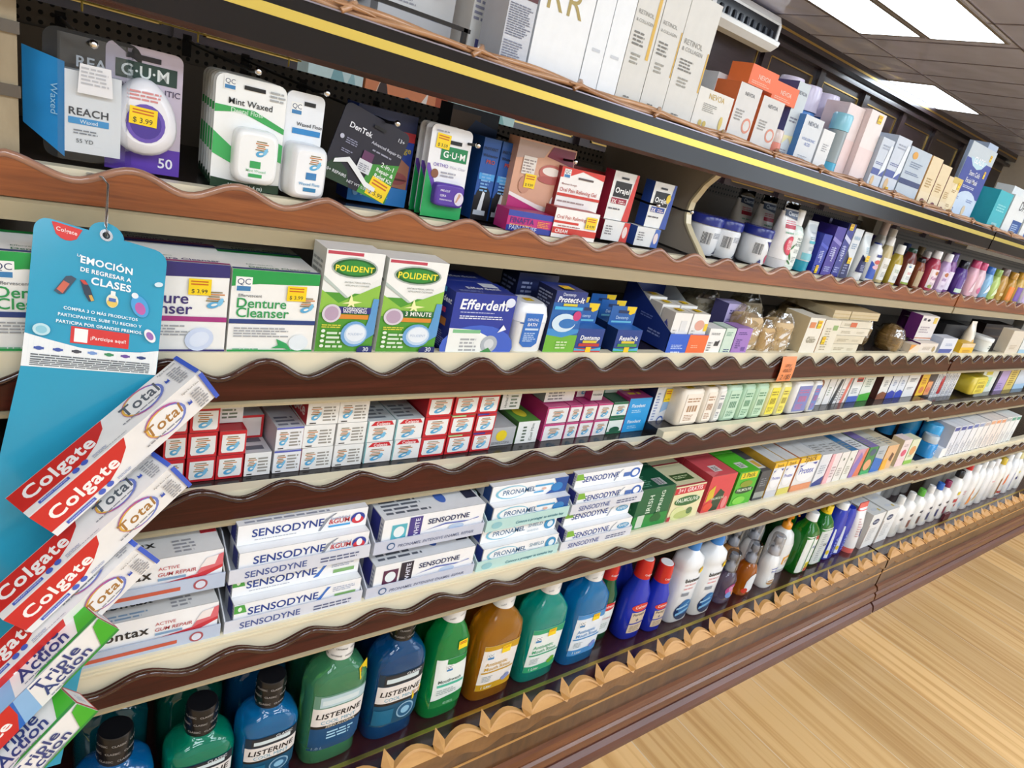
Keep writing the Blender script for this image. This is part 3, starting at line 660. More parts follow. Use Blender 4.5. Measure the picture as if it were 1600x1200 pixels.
blister('pouch', 'cream hanging pouch with yellow top strip beside the blue face-mask pouch', 2.0372, .004, ZT + .0135, .062, .088, 'ddc79b', [('e', .5, .42, .42, .4, 'e9dbb6'), ('r', 0, .82, 1, 1, 'd8bf62'), ('l', .25, .55, .75, .65, 2, 'a5834a'), ('l', .2, .1, .7, .2, 2, 'b08f60')], [], st=[(.62, .66, .016, .02, '4.99')], cat='pouch')
blister('pouch', 'blue and white face-mask pouch with clear hanging top', 2.1196, .03, ZT, .19, .21, 'b9d0ea', [('r', 0, .32, 1, .8, '2f3f9a'), ('r', 0, .8, 1, 1, 'c3ced6'), ('p', [(.12, .82), (.8, .82), (.66, .72), (.5, .69), (.3, .72)], 'bcdcea'), ('e', .55, .2, .44, .2, 'c9dcf2'), ('c', 'GLADS', .48, .76, .4, 'f0f4fa', .03), ('c', 'Stem Cells', .5, .6, .42, 'f2f4fb', .01), ('c', 'Facial Mask', .5, .5, .46, 'f2f4fb', .01), ('l', .25, .43, .8, .47, 2, 'cfd6ee'), ('l', .1, .26, .3, .31, 2, '7d92c4'), ('l', .6, .26, .85, .31, 2, '7d92c4'), ('e', .62, .14, .06, .07, 'e2cfae'), ('r', .1, .04, .24, .14, '32437e'), ('r', .12, .05, .16, .08, 'c9d6ee'), ('r', .18, .1, .22, .13, 'c9d6ee')], [], st=[(.8, .85, .014, .018, '3.99'), (.82, .62, .012, .02, '3.99')], cat='pouch')
tcart('carton', 'slim grey-blue carton standing tall behind the face-mask pouch', 2.3015, 2.3752, .235, 'aebfd8', [('z', 'FACE & SKIN', .6, .3, .5, '4b5f92', .01)], y=.06)
tcart('carton', 'bright teal carton with small white square, beside the face-mask pouch', 2.3862, 2.5018, .12, '35b5c4', [('r', .3, .1, .7, .2, '8fc9d0'), ('l', .2, .5, .8, .7, 3, '8fdbe2')], left='2cb0c2', top='d5eef0', y=.004, d=.09)
tcart('carton', 'white carton standing behind the teal carton', 2.7469, 2.9386, .17, 'e9eeee', [], y=.1)
tcart('carton', 'white carton with navy base block at the far shelf joint', 2.5138, 2.6782, .125, 'e6ebec', [('r', .45, 0, 1, .42, '24519a'), ('l', .5, .1, .9, .35, 5, 'a9c4e6'), ('t', 'DA', .5, .68, .35, '4a4a52', .01), ('r', .7, .85, .95, 1, '2fae62')], left='d4dadb')
tcart('carton', 'white carton with green corner beyond the far joint of the top shelf', 2.6915, 2.8447, .13, 'eef0ee', [('r', .3, 0, 1, .4, '2f62b0'), ('r', .2, .8, .9, 1, '35b066')], left='d4dadb')

# ================================================================ second shelf: floss, oral care, face care
Z2 = 1.1463
o = blister('floss_blister', 'clear blister pack of white dental floss with bright blue side flap', 0.0484 + .003, .05, Z2 + .003, .085, .128, '17181b', [('c', 'REACH', .6, .74, .55, 'c9ccd0', .03)], [], r=.012)
b = MB(); b.box(.016, .064, -.026, -.001, .012, .092, M('f2f4f6', 'plastic'), left=M('2f9be0', 'plastic'), top=M('dfe6ea', 'plastic'))
Fq = Plane((.016, -.026, .012), (1, 0, 0), (0, 0, 1), .048, .08)
art(b, Fq, [('c', 'REACH', .42, .47, .7, '3b3f47', .04), ('r', .06, .36, .78, .44, '3f9fdc'), ('c', 'Waxed', .42, .375, .32, 'e8f4fb', .02), ('l', .15, .24, .6, .31, 2, '8b9098'), ('t', '55 YD', .2, .13, .3, '5b6068', .01)])
b.build('dispenser', o)
b = MB(); b.face([(.016, -.026, .006), (.016, -.026, .098), (-.016, .004, .104), (-.016, .004, .03)], M('2793dc')); b.text(Plane((-.016, .002, .03), (.032, -.03, 0), (0, 0, 1), .05, .09), 'Waxed', .030, .046, M('9fd2f2', 'ink'), .001, width=.03, rot=-math.pi / 2); b.build('side_flap', o)
b = MB(); b.grid([[(.01, -.03, z), (.068, -.03, z), (.075, -.012, z), (.078, -.001, z)] for z in (.004, .1, .125)], M('f4f6f8', 'film'), False); b.face([(.012, -.031, .098), (.012, -.031, .125), (.066, -.031, .125), (.066, -.031, .098)], M('f4f6f8', 'film')); b.build('clear_shell', o)
b = MB(); b.face([(.026, -.0315, .072), (.056, -.0315, .072), (.054, -.0315, .1), (.028, -.0315, .1)], M('e3e3e6')); art(b, Plane((.026, -.0315, .072), (1, 0, 0), (0, 0, 1), .03, .03), [('l', .1, .3, .9, .9, 5, 'b7b8be')]); b.build('shelf_tag', o)
o = blister('floss_card', 'purple orthodontic floss card with white egg-shaped dispenser and yellow sticker', 0.1040, .046, Z2 + .001, .072, .130, 'c3b7c6', [('r', 0, 0, 1, .22, '5a34a6'), ('r', .12, .74, .92, .88, '1f3b33'), ('c', 'G·U·M', .5, .765, .62, 'd5d9d6', .03), ('c', 'ORTHODONTIC', .52, .66, .9, '4a3f58', .02), ('l', .15, .56, .9, .64, 3, '8d7c92'), ('r', .25, .9, .7, .94, '17121a'), ('e', .1, .52, .1, .05, '7d3940'), ('t', '50', .7, .06, .2, 'e9e6ef', .03)],
            [], rx=-.03, rz=.02)
b = MB(); rows = []
for (k, yy) in ((1, 0), (1, -.012), (.9, -.018), (.7, -.0205)):
    rows.append([(.034 + .031 * k * math.cos(u) * (1 - .22 * math.sin(u)), yy - .0006, .060 + .040 * k * math.sin(u)) for u in [2 * math.pi * j / 28 for j in range(28)]])
b.grid(rows, M('eceaee', 'plastic'), True, True); b.face(rows[-1], M('eceaee', 'plastic'))
art(b, Plane((.003, -.0212, .020), (1, 0, 0), (0, 0, 1), .062, .080), [('e', .5, .43, .3, .25, '6a53b0'), ('e', .5, .43, .24, .2, '4c3894'), ('l', .25, .72, .78, .86, 3, 'd08a8a')]); b.build('dispenser', o)
sticker(o, Plane((0, -.0205, 0), (1, 0, 0), (0, 0, 1), .072, .130), .018, .053, .026, .018, '3.99', -.05)
def mint(i, x, y):
    return blister('floss_card', ('front mint waxed floss card with white dispenser and green wave' if i == 0 else 'mint waxed floss card, %s behind the front card of the row' % ORD[i - 1]), x, y, Z2 + .001, .077, .126, 'f3f4f2',
        [('p', [(0, .66), (.35, .7), (1, .57), (1, .62), (.55, .73), (0, .73)], '3da657'), ('p', [(0, .3), (.3, .22), (.3, .36), (0, .5)], '43b262'), ('p', [(.82, .34), (1, .3), (1, .47), (.85, .5)], '49b466'), ('q', .1, .87, .17), ('t', 'Mint Waxed', .18, .755, .62, '33373a', .02), ('t', 'Dental Floss', .22, .685, .45, 'd9f0dd', .01), ('r', .38, .9, .68, .935, '17181a'), ('l', .75, .85, .98, .95, 3, 'a5a8aa'), ('p', [(0, 0), (1, 0), (1, .085), (.5, .06), (0, .085)], '1d3b27'), ('t', '100 yd (91.4 m)', .25, .012, .5, 'e3ebe5', .01)],
        [(.58, .33, .32, .25, .016, 'f4f5f4', 5, '', [('k', .38, .5, .5, .42), ('r', .32, .26, .62, .42, '3aa65c'), ('c', 'Mint Waxed', .5, .17, .55, '8ec9a0', .01), ('r', .3, .05, .68, .13, '3aa65c')], 'dispenser')] if i < 6 else [], group='mint waxed floss cards', rz=.01 * i, r=.01)
for i in range(6): mint(i, 0.2048 + .002 * i, .03 + .0215 * i)
o = blister('floss_card', 'white waxed floss card with blue print beside the mint floss row', 0.2838, .036, Z2 + .004, .048, .122, 'eceff3', [('q', .12, .78, .3), ('t', 'Waxed Floss', .3, .68, .68, '30353c', .02), ('r', .2, .6, .95, .655, '2f86c4'), ('r', .45, .88, .75, .92, '17181a')],
        [(.5, .26, .47, .27, .03, 'f3f4f6', 6, '', [('k', .35, .55, .6, .4), ('r', .35, .36, .72, .52, '3b7fb8'), ('c', 'Waxed Floss', .5, .22, .75, '5aa0cc', .02), ('r', .3, .08, .75, .17, '2f7fae')], 'dispenser')], rz=.12)
o = blister('repair_kit_pouch', 'tilted black dental repair kit pouch with green corner hanging from a peg', 0.3320, .034, Z2 + .034, .096, .100, '1b1a2a', [('p', [(.0, 0), (.0, .12), (.12, .3), (.32, .2), (.42, 0)], '1c3a24'), ('p', [(.55, 0), (.62, .42), (1, .56), (1, 0)], '3f8f35'), ('t', 'DenTek', .14, .72, .34, 'e9eaf0', .03), ('t', 'Advanced Repair Kit', .5, .66, .48, 'c9cad6', .02), ('l', .55, .58, .85, .62, 1, '9a9aac'), ('t', '2-in-1', .74, .44, .2, 'e9f0ea', .02), ('t', 'Repair &', .7, .36, .27, 'f0f5ee', .03), ('t', 'Relief Kit', .7, .28, .28, 'f0f5ee', .03), ('l', .16, .52, .34, .6, 3, '8c8ea6'), ('l', .14, .4, .3, .45, 2, '8c8ea6'), ('e', .09, .57, .03, .03, 'b9bbcc'), ('r', .44, .42, .6, .54, '5e2f57'), ('r', .42, .26, .62, .42, 'd5d7dc'), ('l', .44, .28, .6, .38, 4, '7d7f8c'), ('p', [(.1, .22), (.28, .3), (.42, .22), (.62, .1), (.78, .09), (.78, .14), (.62, .17), (.44, .29), (.28, .37), (.1, .27)], 'e7e9ea'), ('t', '10+ REPAIRS', .03, .1, .3, 'dfe2e6', .02), ('t', 'NET WT 0.09 OZ', .36, .06, .4, 'd2d4da', .01), ('t', '13+', .84, .84, .1, 'cfd2da', .02), ('r', .45, .86, .63, .9, '08080c')],
            [], rx=-.06, ry=.27, st=[(.66, .03, .03, .026, '5.99', -.1)], cat='pouch')
tcart('lip_care_carton', 'blue lip-care carton with a photo of lips behind the black pouch', 0.3880, 0.4772, .128, '1d3f9a', [('r', 0, 0, 1, .2, '2f86d2'), ('r', 0, .72, 1, .82, 'b02a33'), ('r', 0, .82, 1, 1, '182552'), ('t', 'Bandage', .52, .6, .44, 'c9b83a', .02), ('p', [(.5, .22), (.97, .2), (.97, .46), (.78, .54), (.58, .48)], 'a9715c'), ('e', .76, .31, .2, .07, '9c5052'), ('e', .76, .3, .2, .012, '5a2a2c'), ('l', .2, .07, .7, .13, 2, '9cc8ee'), ('e', .12, .11, .05, .05, '86bbe8')], z=Z2 + .001, y=.075, d=.04, top='14204a')
def ortho(i, x, y):
    return blister('wax_card', ('front green and white orthodontic wax card with yellow sticker' if i == 0 else 'orthodontic wax card, %s behind the stickered one' % ORD[i - 1]), x, y, Z2 + .001, .066, .128, 'f0f0f2', [('p', [(0, 0), (1, 0), (1, .14), (.7, .2), (.25, .25), (0, .52)], '1fa257'), ('p', [(0, .52), (.25, .25), (.3, .3), (.06, .58), (0, .58)], '6a4aa8'), ('r', .28, .64, .93, .79, '1d8450'), ('t', 'G·U·M', .34, .67, .54, 'f3f5f2', .04), ('t', 'ORTHO', .14, .56, .36, '7a62b4', .01), ('t', 'Wax, Clear', .54, .56, .4, 'b8b4c4', 0), ('e', .2, .48, .09, .05, '8a5a40'), ('l', .34, .46, .8, .53, 2, 'a5a5b0'), ('r', .42, .82, .75, .86, '1c1d20'), ('l', .1, .93, .5, .96, 1, 'a5a5b4')],
        [(.56, .27, .37, .13, .012, '5b3fa4', 6, '', [('t', 'PRE-CUT', .08, .68, .4, 'efeaf8', .03), ('t', 'CERA', .08, .42, .26, 'efeaf8', .02), ('t', 'PRERECORTADA', .08, .22, .52, 'efeaf8', .02), ('e', .88, .4, .2, .36, 'ded6e6'), ('p', [(.74, .2), (.8, .2), (.95, .62), (.85, .7)], 'c79a80')], 'wax_box')], group='orthodontic wax cards', st=[(.12, .76, .022, .020, '3.59', -.05, .0015)] if i == 0 else (), rx=-.04)
for i in range(3): ortho(i, 0.4777 + .004, .036 + .018 * i)
tcart('whitening_carton', 'tall dark whitening carton with faded blue picture at the rear', 0.5621, 0.6512, .160, '2a3140', [('r', 0, .5, .6, .95, '5a4a40'), ('p', [(0, .5), (.6, .62), (1, .55), (1, .85), (.5, .9)], '2e4670'), ('l', .1, .3, .7, .45, 4, '6a7488')], z=Z2 + .001, y=.14, d=.04)
for i in range(2):
    a, b_ = ((0.5863, 0.6190), (0.6203, 0.6543))[i]
    tcart('whitening_carton', ('blue whitening carton directly behind the orthodontic wax cards', 'blue whitening carton next to the lips carton')[i], a, b_, .125, '2156a4', [('r', 0, 0, 1, .3, '101217'), ('e', .5, .28, .44, .14, '101217'), ('p', [(.3, .12), (.55, .1), (.6, .34), (.45, .36)], 'dfe2e6'), ('r', .1, .06, .8, .12, 'b9c2cc'), ('r', .05, .5, .95, .58, '4aa0e0'), ('t', 'INSTANT', .06, .86, .8, '20304e', .04), ('t', 'Whitening', .06, .78, .85, '16253f', .04), ('t', 'PRO', .3, .7, .5, 'b0442e', .04), ('l', .2, .36, .8, .6, 6, '7fb2e2')], z=Z2 + .001, y=.07, d=.035, group='blue whitening cartons')
tcart('cold_sore_carton', 'carton with close-up photo of lips and yellow sticker', 0.6384, 0.7571, .138, 'd8a58a', [('r', 0, 0, 1, .1, '1f3f8f'), ('p', [(0, .1), (1, .1), (1, .2), (.55, .24), (0, .36)], 'b92573'), ('p', [(0, .36), (.55, .24), (1, .2), (1, .25), (.5, .3), (0, .4)], 'f0e8e4'), ('p', [(.0, .78), (.45, .84), (.55, .98), (.0, .98)], 'b9a097'), ('p', [(.5, .86), (.98, .8), (.98, .98), (.58, .98)], '7f2c46'), ('e', .64, .68, .22, .1, 'c06a60'), ('e', .63, .7, .16, .05, 'ece2da'), ('e', .62, .6, .2, .045, 'b05a55'), ('e', .22, .5, .1, .1, 'c58f78'), ('e', .85, .36, .14, .1, 'f3efec'), ('r', .12, .62, .34, .82, 'e6ded6'), ('l', .13, .64, .33, .8, 5, '9a8c86')], z=Z2 + .001, y=.055, d=.03, st=[(.2, .47, .022, .022, '9.99')])
tcart('cold_sore_carton', 'magenta and violet cold-sore ointment carton lying under the lips carton', 0.6198, 0.7111, .032, 'c62f80', [('r', 0, .72, 1, 1, '3a49a8'), ('r', 0, 0, 1, .28, '2d3f9c'), ('t', 'FINAFTA', .06, .42, .52, '55307f', .05), ('l', .06, .3, .6, .38, 1, 'f0b070'), ('l', .66, .34, .95, .66, 4, 'f0a050'), ('t', 'PAIN RELIEF', .06, .07, .6, 'd3dcf5', .02)], z=Z2 + .001, y=.016, d=.035, top='b32a72')
def oralgel(i, x, y, z, h, name):
    return tcart('oral_gel_carton', name, x, x + .098, h, 'f4f1ee', [('p', [(0, .78), (.15, .8), (.5, .98), (0, 1)], 'd93a2c'), ('p', [(0, 1), (.4, .98), (1, .86), (1, 1)], 'd93a2c'), ('q', .06, .78, .15), ('t', 'Maximum Strength', .06, .64, .34, '9a5a52', .01), ('t', 'Oral Pain Relieving Gel', .04, .5, .86, 'c25548', .01), ('r', 0, .4, 1, .46, 'd33c30'), ('l', .04, .28, .7, .34, 1, 'a58f8c'), ('r', 0, .06, 1, .09, 'e8a9a2'), ('r', .4, .8, .75, .84, '5a4a4a')] if h > .05 else [('t', 'Oral Pain Relieving Gel', .04, .66, .8, 'c25548', .01), ('r', 0, .5, .55, .58, 'd33c30'), ('r', 0, .14, 1, .36, 'cf3b30'), ('t', 'CREAM', .06, .18, .28, 'f6e6e2', .05), ('l', .1, .4, .6, .47, 1, 'b07a74')], z=z, y=y, d=.03, top='b53227', left='8f1f24', group='oral pain gel cartons', st=[(.7, .44, .024, .02, '4.99')] if h < .05 else ())
oralgel(0, 0.7256, .045, Z2 + .034, .078, 'upright oral pain gel carton with red arches')
oralgel(1, 0.7071 + .002, .014, Z2 + .001, .048, 'low oral pain gel carton with yellow sticker in front')
tcart('oral_gel_carton', 'dark red carton behind the oral pain gel cartons', 0.7919, 0.9004, .095, 'a12a2a', [('r', 0, .7, .8, .8, 'd9886a')], z=Z2 + .02, y=.10, d=.03)
def orajel(label, x, y, z, blue):
    c = '2a4a9c' if blue else 'a0233c'
    return tcart('toothache_gel_carton', label, x, x + .062, .085, 'ecebe8', [('p', [(.72, 0), (1, 0), (1, 1), (.9, 1)], 'd8403a' if not blue else '3a55a8'), ('r', .12, .48, .78, .8, '1b1a1c'), ('t', 'Orajel', .17, .57, .58, 'f2f0ee', .05), ('r', .1, .34, .72, .46, c), ('t', '3X', .12, .35, .2, 'f6e9e6', .06), ('l', .4, .36, .7, .44, 2, 'f0d5d2'), ('l', .06, .22, .64, .28, 1, '6a6468'), ('r', .3, .86, .6, .9, '2a2a2e')] + ([('e', .75, .68, .1, .1, 'e8c93a')] if blue else []), z=z, y=y, d=.026, left=c, top='d9d6d2')
def orajel_low(label, x, y, z, blue):
    c = '2f4fa2' if blue else '8f1f34'
    return tcart('toothache_gel_carton', label, x, x + .066, .036, 'edebe8', [('p', [(.7, 0), (1, 0), (1, 1), (.78, 1)], 'd64038' if not blue else '5272c0'), ('e', .85, .5, .09, .3, 'f0d9d4'), ('l', .08, .3, .4, .8, 4, '8a8688')], z=z, y=y, d=.03, left=c)
orajel('white and black toothache gel carton with red edge hanging on a peg', 0.8517, .055, Z2 + .040, 0)
orajel_low('low toothache gel carton with a red tooth mark below the red-edged carton', 0.8521, .05, Z2 + .003, 0)
orajel('white and black toothache gel carton with blue edge on the last peg', 0.9621, .06, Z2 + .038, 1)
orajel_low('low toothache gel carton with blue side below the blue-edged carton', 0.9401, .052, Z2 + .001, 1)
def hook(label, x, y, z, ln):
    m = MB(); mt = M('2d2b2b', 'metal', .4)
    m.tube([(0, BY - .004 - y, .012), (0, BY * .6 - y, .006), (0, .02, .0), (0, -.004, .002)], .0022, mt, 6); m.face([(-.006, BY - .004 - y, -.01), (.006, BY - .004 - y, -.01), (.006, BY - .004 - y, .02), (-.006, BY - .004 - y, .02)], mt)
    o = m.build('peg_hook'); tag(o, label, 'hook', 'pegboard hooks'); put(o, x, y, z)
    b = MB(); b.loft([(-.0042, .0005, .0005), (-.003, .003, .003), (0, .0042, .0042), (.003, .003, .003), (.0042, .0005, .0005)], M('e6e4e2', 'metal', .15), n=12); e = b.build('ball_tip', o); e.location = (0, -.006, .002)
for lb, px_x, yy, zz in (('peg hook with ball tip above the clear floss blister', 0.0893, .012, 1.268), ('peg hook with ball tip at the mint floss row', 0.2409, .012, 1.282), ('peg hook with ball tip above the blue waxed floss card', 0.3221, .02, 1.277), ('peg hook holding the black repair kit pouch', 0.4129, .012, 1.262), ('peg hook of the orthodontic wax cards', 0.5421, .02, 1.258), ('peg hook at the lips carton', 0.7316, .03, 1.268), ('peg hook of the red-edged toothache carton', 0.9480, .03, 1.228), ('peg hook of the blue-edged toothache carton', 1.0440, .03, 1.229)):
    hook(lb, px_x, yy, zz, .2)
# navy-lidded tubs
for i in range(3):
    x = (1.1603, 1.2178, 1.3139)[i]
    o = bottle('cleansing_pad_tub', 'white tub with navy lid, %s from the grey divider' % ORD[i], 'tub', x + .01, (.085, .075, .06)[i], Z2 + .001, [(0, .03, .03), (.005, .034, .034), (.058, .035, .035), (.062, .033, .033)], M('e9ebee', 'plastic'), cap=([(.0625, .037, .037), (.078, .037, .037), (.081, .035, .035)], M('232f86', 'plastic')),
               labels=[(-.031, .006, .062, .05, None, [('b', .05, .35, .35, .85)] + ([('p', [(.45, .98), (1, .98), (1, .55), (.9, .5)], '283180'), ('e', .75, .2, .14, .2, 'd8426a'), ('p', [(.25, .0), (.42, .22), (.45, 0)], '2b2f6e')] if i == 2 else [('p', [(.55, 0), (.85, 0), (.95, .25)], '20243f'), ('l', .4, .65, .9, .9, 4, '8b8f9a')]))], group='navy-lidded tubs', n=32)
def tube_up(name, label, x, y, z, h, a, col, capc, caph, F, crimp=None, film=None, group=None, rz=0, cat='tube'):
    """squeeze tube standing on its cap: round below, flat crimp on top"""
    o = bottle(name, label, cat, x, y, z, [(caph, a, a, 2), (caph + (h - caph) * .5, a, a * .78, 2.2), (h * .9, a * 1.02, a * .2, 3), (h * .91, a * 1.03, .0022, 6), (h, a * 1.03, .0016, 6)], M(col, 'plastic'), 2.2,
               cap=([(0, a * .96, a * .96), (caph * .98, a * .98, a * .98)], M(capc, 'plastic')), labels=[(-a * .9, caph + .003, a * 1.8, h * .88 - caph, None, F)], group=group, rz=rz, n=24)
    if crimp:
        m = MB(); m.loft([(h * .86, a * 1.03, a * .3, 3), (h * .905, a * 1.04, .003, 6), (h * 1.01, a * 1.05, .002, 6)], M(crimp, 'film' if film else 'plastic')); m.build('crimp', o)
    return o
CL = [('r', .1, .62, .95, .7, 'b8324a'), ('l', .12, .72, .9, .8, 2, 'd98a94'), ('l', .15, .52, .85, .58, 1, '8ab6a4'), ('e', .58, .28, .36, .2, 'c62b4a'), ('e', .62, .28, .3, .17, 'e0495e'), ('c', 'SKIN', .6, .33, .4, 'f6e3e3', .04), ('c', 'LOOK', .6, .27, .42, 'f6e3e3', .04), ('c', '12HR', .62, .2, .42, 'f8e9e9', .06), ('p', [(.0, .86), (.35, .84), (1, .8), (1, .98), (0, .98)], '3a4a66'), ('c', 'Clearasil', .55, .88, .8, 'dfe6ee', .03)]
for i in range(3):
    tube_up('face_wash_tube', 'white acne face-wash tube with dark clear crimp, %s' % ('standing in front of the navy-lidded tubs', 'behind the front tube, yellow sticker on it', 'deepest of the three, in shade')[i], (1.4036, 1.4073 + .02, 1.3873 + .03)[i], (.05, .13, .19)[i], Z2 + .001, .148, .029, 'f1efee', 'dcdcde', .022, CL, '27303f', True, 'acne face-wash tubes')
bottle('toner_bottle', 'white bottle with tall cap, rose print and green leaves', 'bottle', 1.4448, .05, Z2 + .001, [(0, .024, .02), (.004, .026, .022), (.085, .025, .021), (.098, .018, .016), (.102, .012, .012)], M('dfeee6', 'plastic'), 2.6, cap=([(.1025, .013, .013), (.136, .0122, .0122), (.138, .011, .011)], M('f0f0ee', 'plastic')), labels=[(-.018, .01, .038, .078, 'eef3ee', [('t', 'PROT', .3, .78, .5, '6b7a74', .01), ('r', .28, .72, .9, .74, '4a6a58'), ('t', 'ROSE', .25, .6, .6, '7a8680', .01), ('l', .3, .4, .85, .52, 3, 'a3aca8'), ('l', .3, .12, .7, .3, 4, 'a3aca8'), ('e', .06, .3, .06, .16, '3f7a44', .4), ('e', .1, .55, .05, .1, '4f8a50', -.5), ('e', .12, .1, .05, .1, '3f7a44', .9)])])
tube_up('cleanser_tube', 'silver and aqua tube between the rose-print bottle and violet cartons', 1.5129, .05, Z2 + .001, .12, .022, 'd5dbde', '2f9fb6', .026, [('r', .2, .5, .9, .58, '4fb3c4'), ('r', 0, 0, 1, .2, '7fc4d0'), ('l', .25, .62, .8, .72, 2, '8fa3ac'), ('l', .3, .3, .8, .42, 3, '9fb0b8'), ('t', 'Aveeno', .3, .8, .5, '8d96a6', .01)])
f2 = lambda c: [('l', .2, .4, .8, .6, 5, 'b9bfe6'), ('p', [(0, .72), (1, .62), (1, .7), (0, .8)], c), ('l', .15, .08, .8, .2, 3, 'a9b0dd'), ('z', 'NIGHT', .65, .3, .3, 'd5d9f2', .02)]
def pick2(i, *a): return a[i]
cc = 0
for lb, a, b_, h, col, F, lf, s in (
    ('violet-blue carton with yellow sticker at its foot beside the silver tube', 1.5454, 1.5848, .098, '2d3aa8', f2('4b58c8'), '2a35a0', [(.3, .02, .012, .02, '6.99')]),
    ('violet carton with magenta top behind the violet-blue carton', 1.6638, 1.7129, .135, '4b3f9e', f2('8a3f9c'), '3a2f80', []),
    ('purple carton with swirl lines beside the violet-blue carton', 1.5910, 1.6383, .122, '4a3c9c', f2('8f86d0'), '3c2f8a', []),
    ('indigo carton with yellow sticker over its top', 1.6415, 1.6774, .136, '3b3f92', f2('c9cbe8'), '2c2f72', [(.1, .88, .018, .016, '8.99')]),
    ('white carton with navy triangle and yellow sticker', 1.6807, 1.7245, .128, 'd9dfe4', [('p', [(0, 0), (1, 0), (.8, .3), (0, .55)], '23295e'), ('l', .2, .6, .9, .72, 3, '8da3c0'), ('l', .15, .08, .7, .3, 4, '8f95b8'), ('c', 'NIVA', .55, .78, .7, '9cc0dc', .02)], 'b9c4cc', [(.3, .3, .018, .016, '7.99')])):
    tcart('face_cream_carton', lb, a, b_, h, col, F, z=Z2 + .001, y=.03 if 'behind' not in lb else .1, d=.05, left=lf, st=s)
tube_up('face_cream_tube', 'white and navy tube with pointed top and yellow sticker', 1.7803, .045, Z2 + .001, .125, .021, 'e3e8e9', 'e8eaec', .018, [('p', [(0, .0), (.9, 0), (.7, .3), (.1, .52)], '262d63'), ('l', .35, .55, .85, .75, 4, '8db0c4'), ('l', .2, .06, .7, .24, 4, '8f95b8')])
sticker(bpy.data.objects['face_cream_tube'], Plane((-.02, -.022, 0), (1, 0, 0), (0, 0, 1), .04, .1), .008, .052, .018, .016, '6.99')
# the long row of bottles towards the joint
def simple_bottle(name, label, x, y, z, a, b_, h, neck, caph, col, capc, F=(), p=2.6, kind='plastic', lab='eef0ee', capw=None, group=None, cat='bottle', lz=(.08, .68), rz=0, cap_kind='plastic'):
    hb = h - caph; cw = capw or neck
    return bottle(name, label, cat, x, y, z, [(0, a * .92, b_ * .92), (.003, a, b_), (hb * .74, a, b_), (hb * .88, a * .82, b_ * .86), (hb * .96, neck, neck), (hb, neck * .95, neck * .95)], M(col, kind), p,
                  cap=([(hb + .0004, cw, cw), (h - .002, cw * .96, cw * .96), (h, cw * .85, cw * .85)], M(capc, cap_kind)), labels=[(-a * .88, hb * lz[0], a * 1.76, hb * (lz[1] - lz[0]), lab, F)] if (F or lab) else (), group=group, n=20, rz=rz)
T1 = lambda c: [('l', .15, .55, .85, .75, 3, c), ('l', .2, .15, .75, .4, 4, 'a9a9a9')]
for lb, x, y, a, bb, h, nk, ch, col, capc, kind, lab, F in (
    ('white lotion bottle with blue base and red picture next to the pointed tube', 1.8497, .045, .025, .018, .105, .011, .004, 'eceef0', '20307e', 'plastic', None, [('p', [(0, 0), (.85, 0), (.6, .5), (0, .8)], '2f55b8'), ('e', .5, .78, .3, .1, 'd05a50'), ('e', .5, .55, .35, .1, 'e4b4c0'), ('r', .2, 1.0, .9, 1.12, '20307e')]),
    ('tall white bottle with pinkish cap behind the picture bottle', 1.9637, .1, .022, .018, .165, .012, .04, 'e5e6e4', 'e3cfc8', 'plastic', None, []),
    ('white bottle with white cap behind the cream-label bottle', 2.0202, .1, .022, .018, .150, .012, .025, 'e8e6e2', 'e8e4de', 'plastic', None, []),
    ('pale bottle with golden shoulder and white cap', 1.9225, .05, .022, .016, .128, .012, .024, 'cdbb8a', 'efece6', 'plastic', 'ebeae4', T1('a89f86')),
    ('white bottle with olive-gold collar and white cap', 1.9910, .045, .023, .016, .114, .012, .026, 'b9a23c', 'efece6', 'plastic', 'eef0ea', T1('8ca87c')),
    ('white bottle with green foot and small badge, dark red shoulder', 2.0670, .045, .026, .018, .112, .013, .012, '6a2a26', '1d3f30', 'plastic', 'f0f1ee', [('q', .1, .82, .26), ('l', .2, .5, .8, .62, 2, 'd0646a'), ('l', .2, .25, .7, .42, 3, 'a9a9a9'), ('r', 0, 0, 1, .1, '8aa23a')]),
    ('dark cherry oil bottle with black band, behind the cream-topped bottles', 2.2753, .09, .03, .02, .112, .012, .02, 'a83a40', 'efe9e4', 'plastic', '1c1a1c', []),
    ('amber-brown bottle with beige label beside the cherry oil bottle', 2.1515, .045, .02, .016, .09, .012, .012, '8a4a2c', '1f1b1c', 'plastic', 'b9a27e', []),
    ('wide pink-label bottle of fruit shampoo with red shoulder and white cap', 2.2407, .045, .03, .02, .122, .014, .024, 'b23a52', 'efe9e6', 'plastic', 'f0dfe4', [('t', 'Karité', .12, .45, .75, 'b86aa0', .02, .2), ('e', .55, .82, .2, .1, 'b8702c'), ('l', .2, .15, .7, .34, 3, 'b9a2b0'), ('e', .3, .1, .2, .1, '9aa040')]),
    ('lilac-label bottle with white cap between pink and violet bottles', 2.3300, .045, .026, .018, .122, .013, .026, 'c7a9d6', 'f0eeee', 'plastic', 'e6d9ec', [('e', .4, .85, .25, .12, 'b5652c'), ('t', 'ine', .1, .5, .5, 'a879b8', .02, .2), ('l', .2, .15, .7, .3, 3, 'b9a2c0')]),
    ('purple-capped bottle behind the lilac-label bottle', 2.5151, .1, .024, .018, .128, .013, .026, '9a7fc0', '6a56a0', 'plastic', None, []),
    ('purple-capped bottle with clear shoulder next to the dark violet bottle', 2.4083, .06, .022, .018, .126, .013, .026, '8d5a9c', '6d59a4', 'plastic', 'e8def0', [])):
    simple_bottle('shampoo_bottle', lb, x, y, Z2 + .001, a, bb, h, nk, ch, col, capc, F, kind=kind, lab=lab)
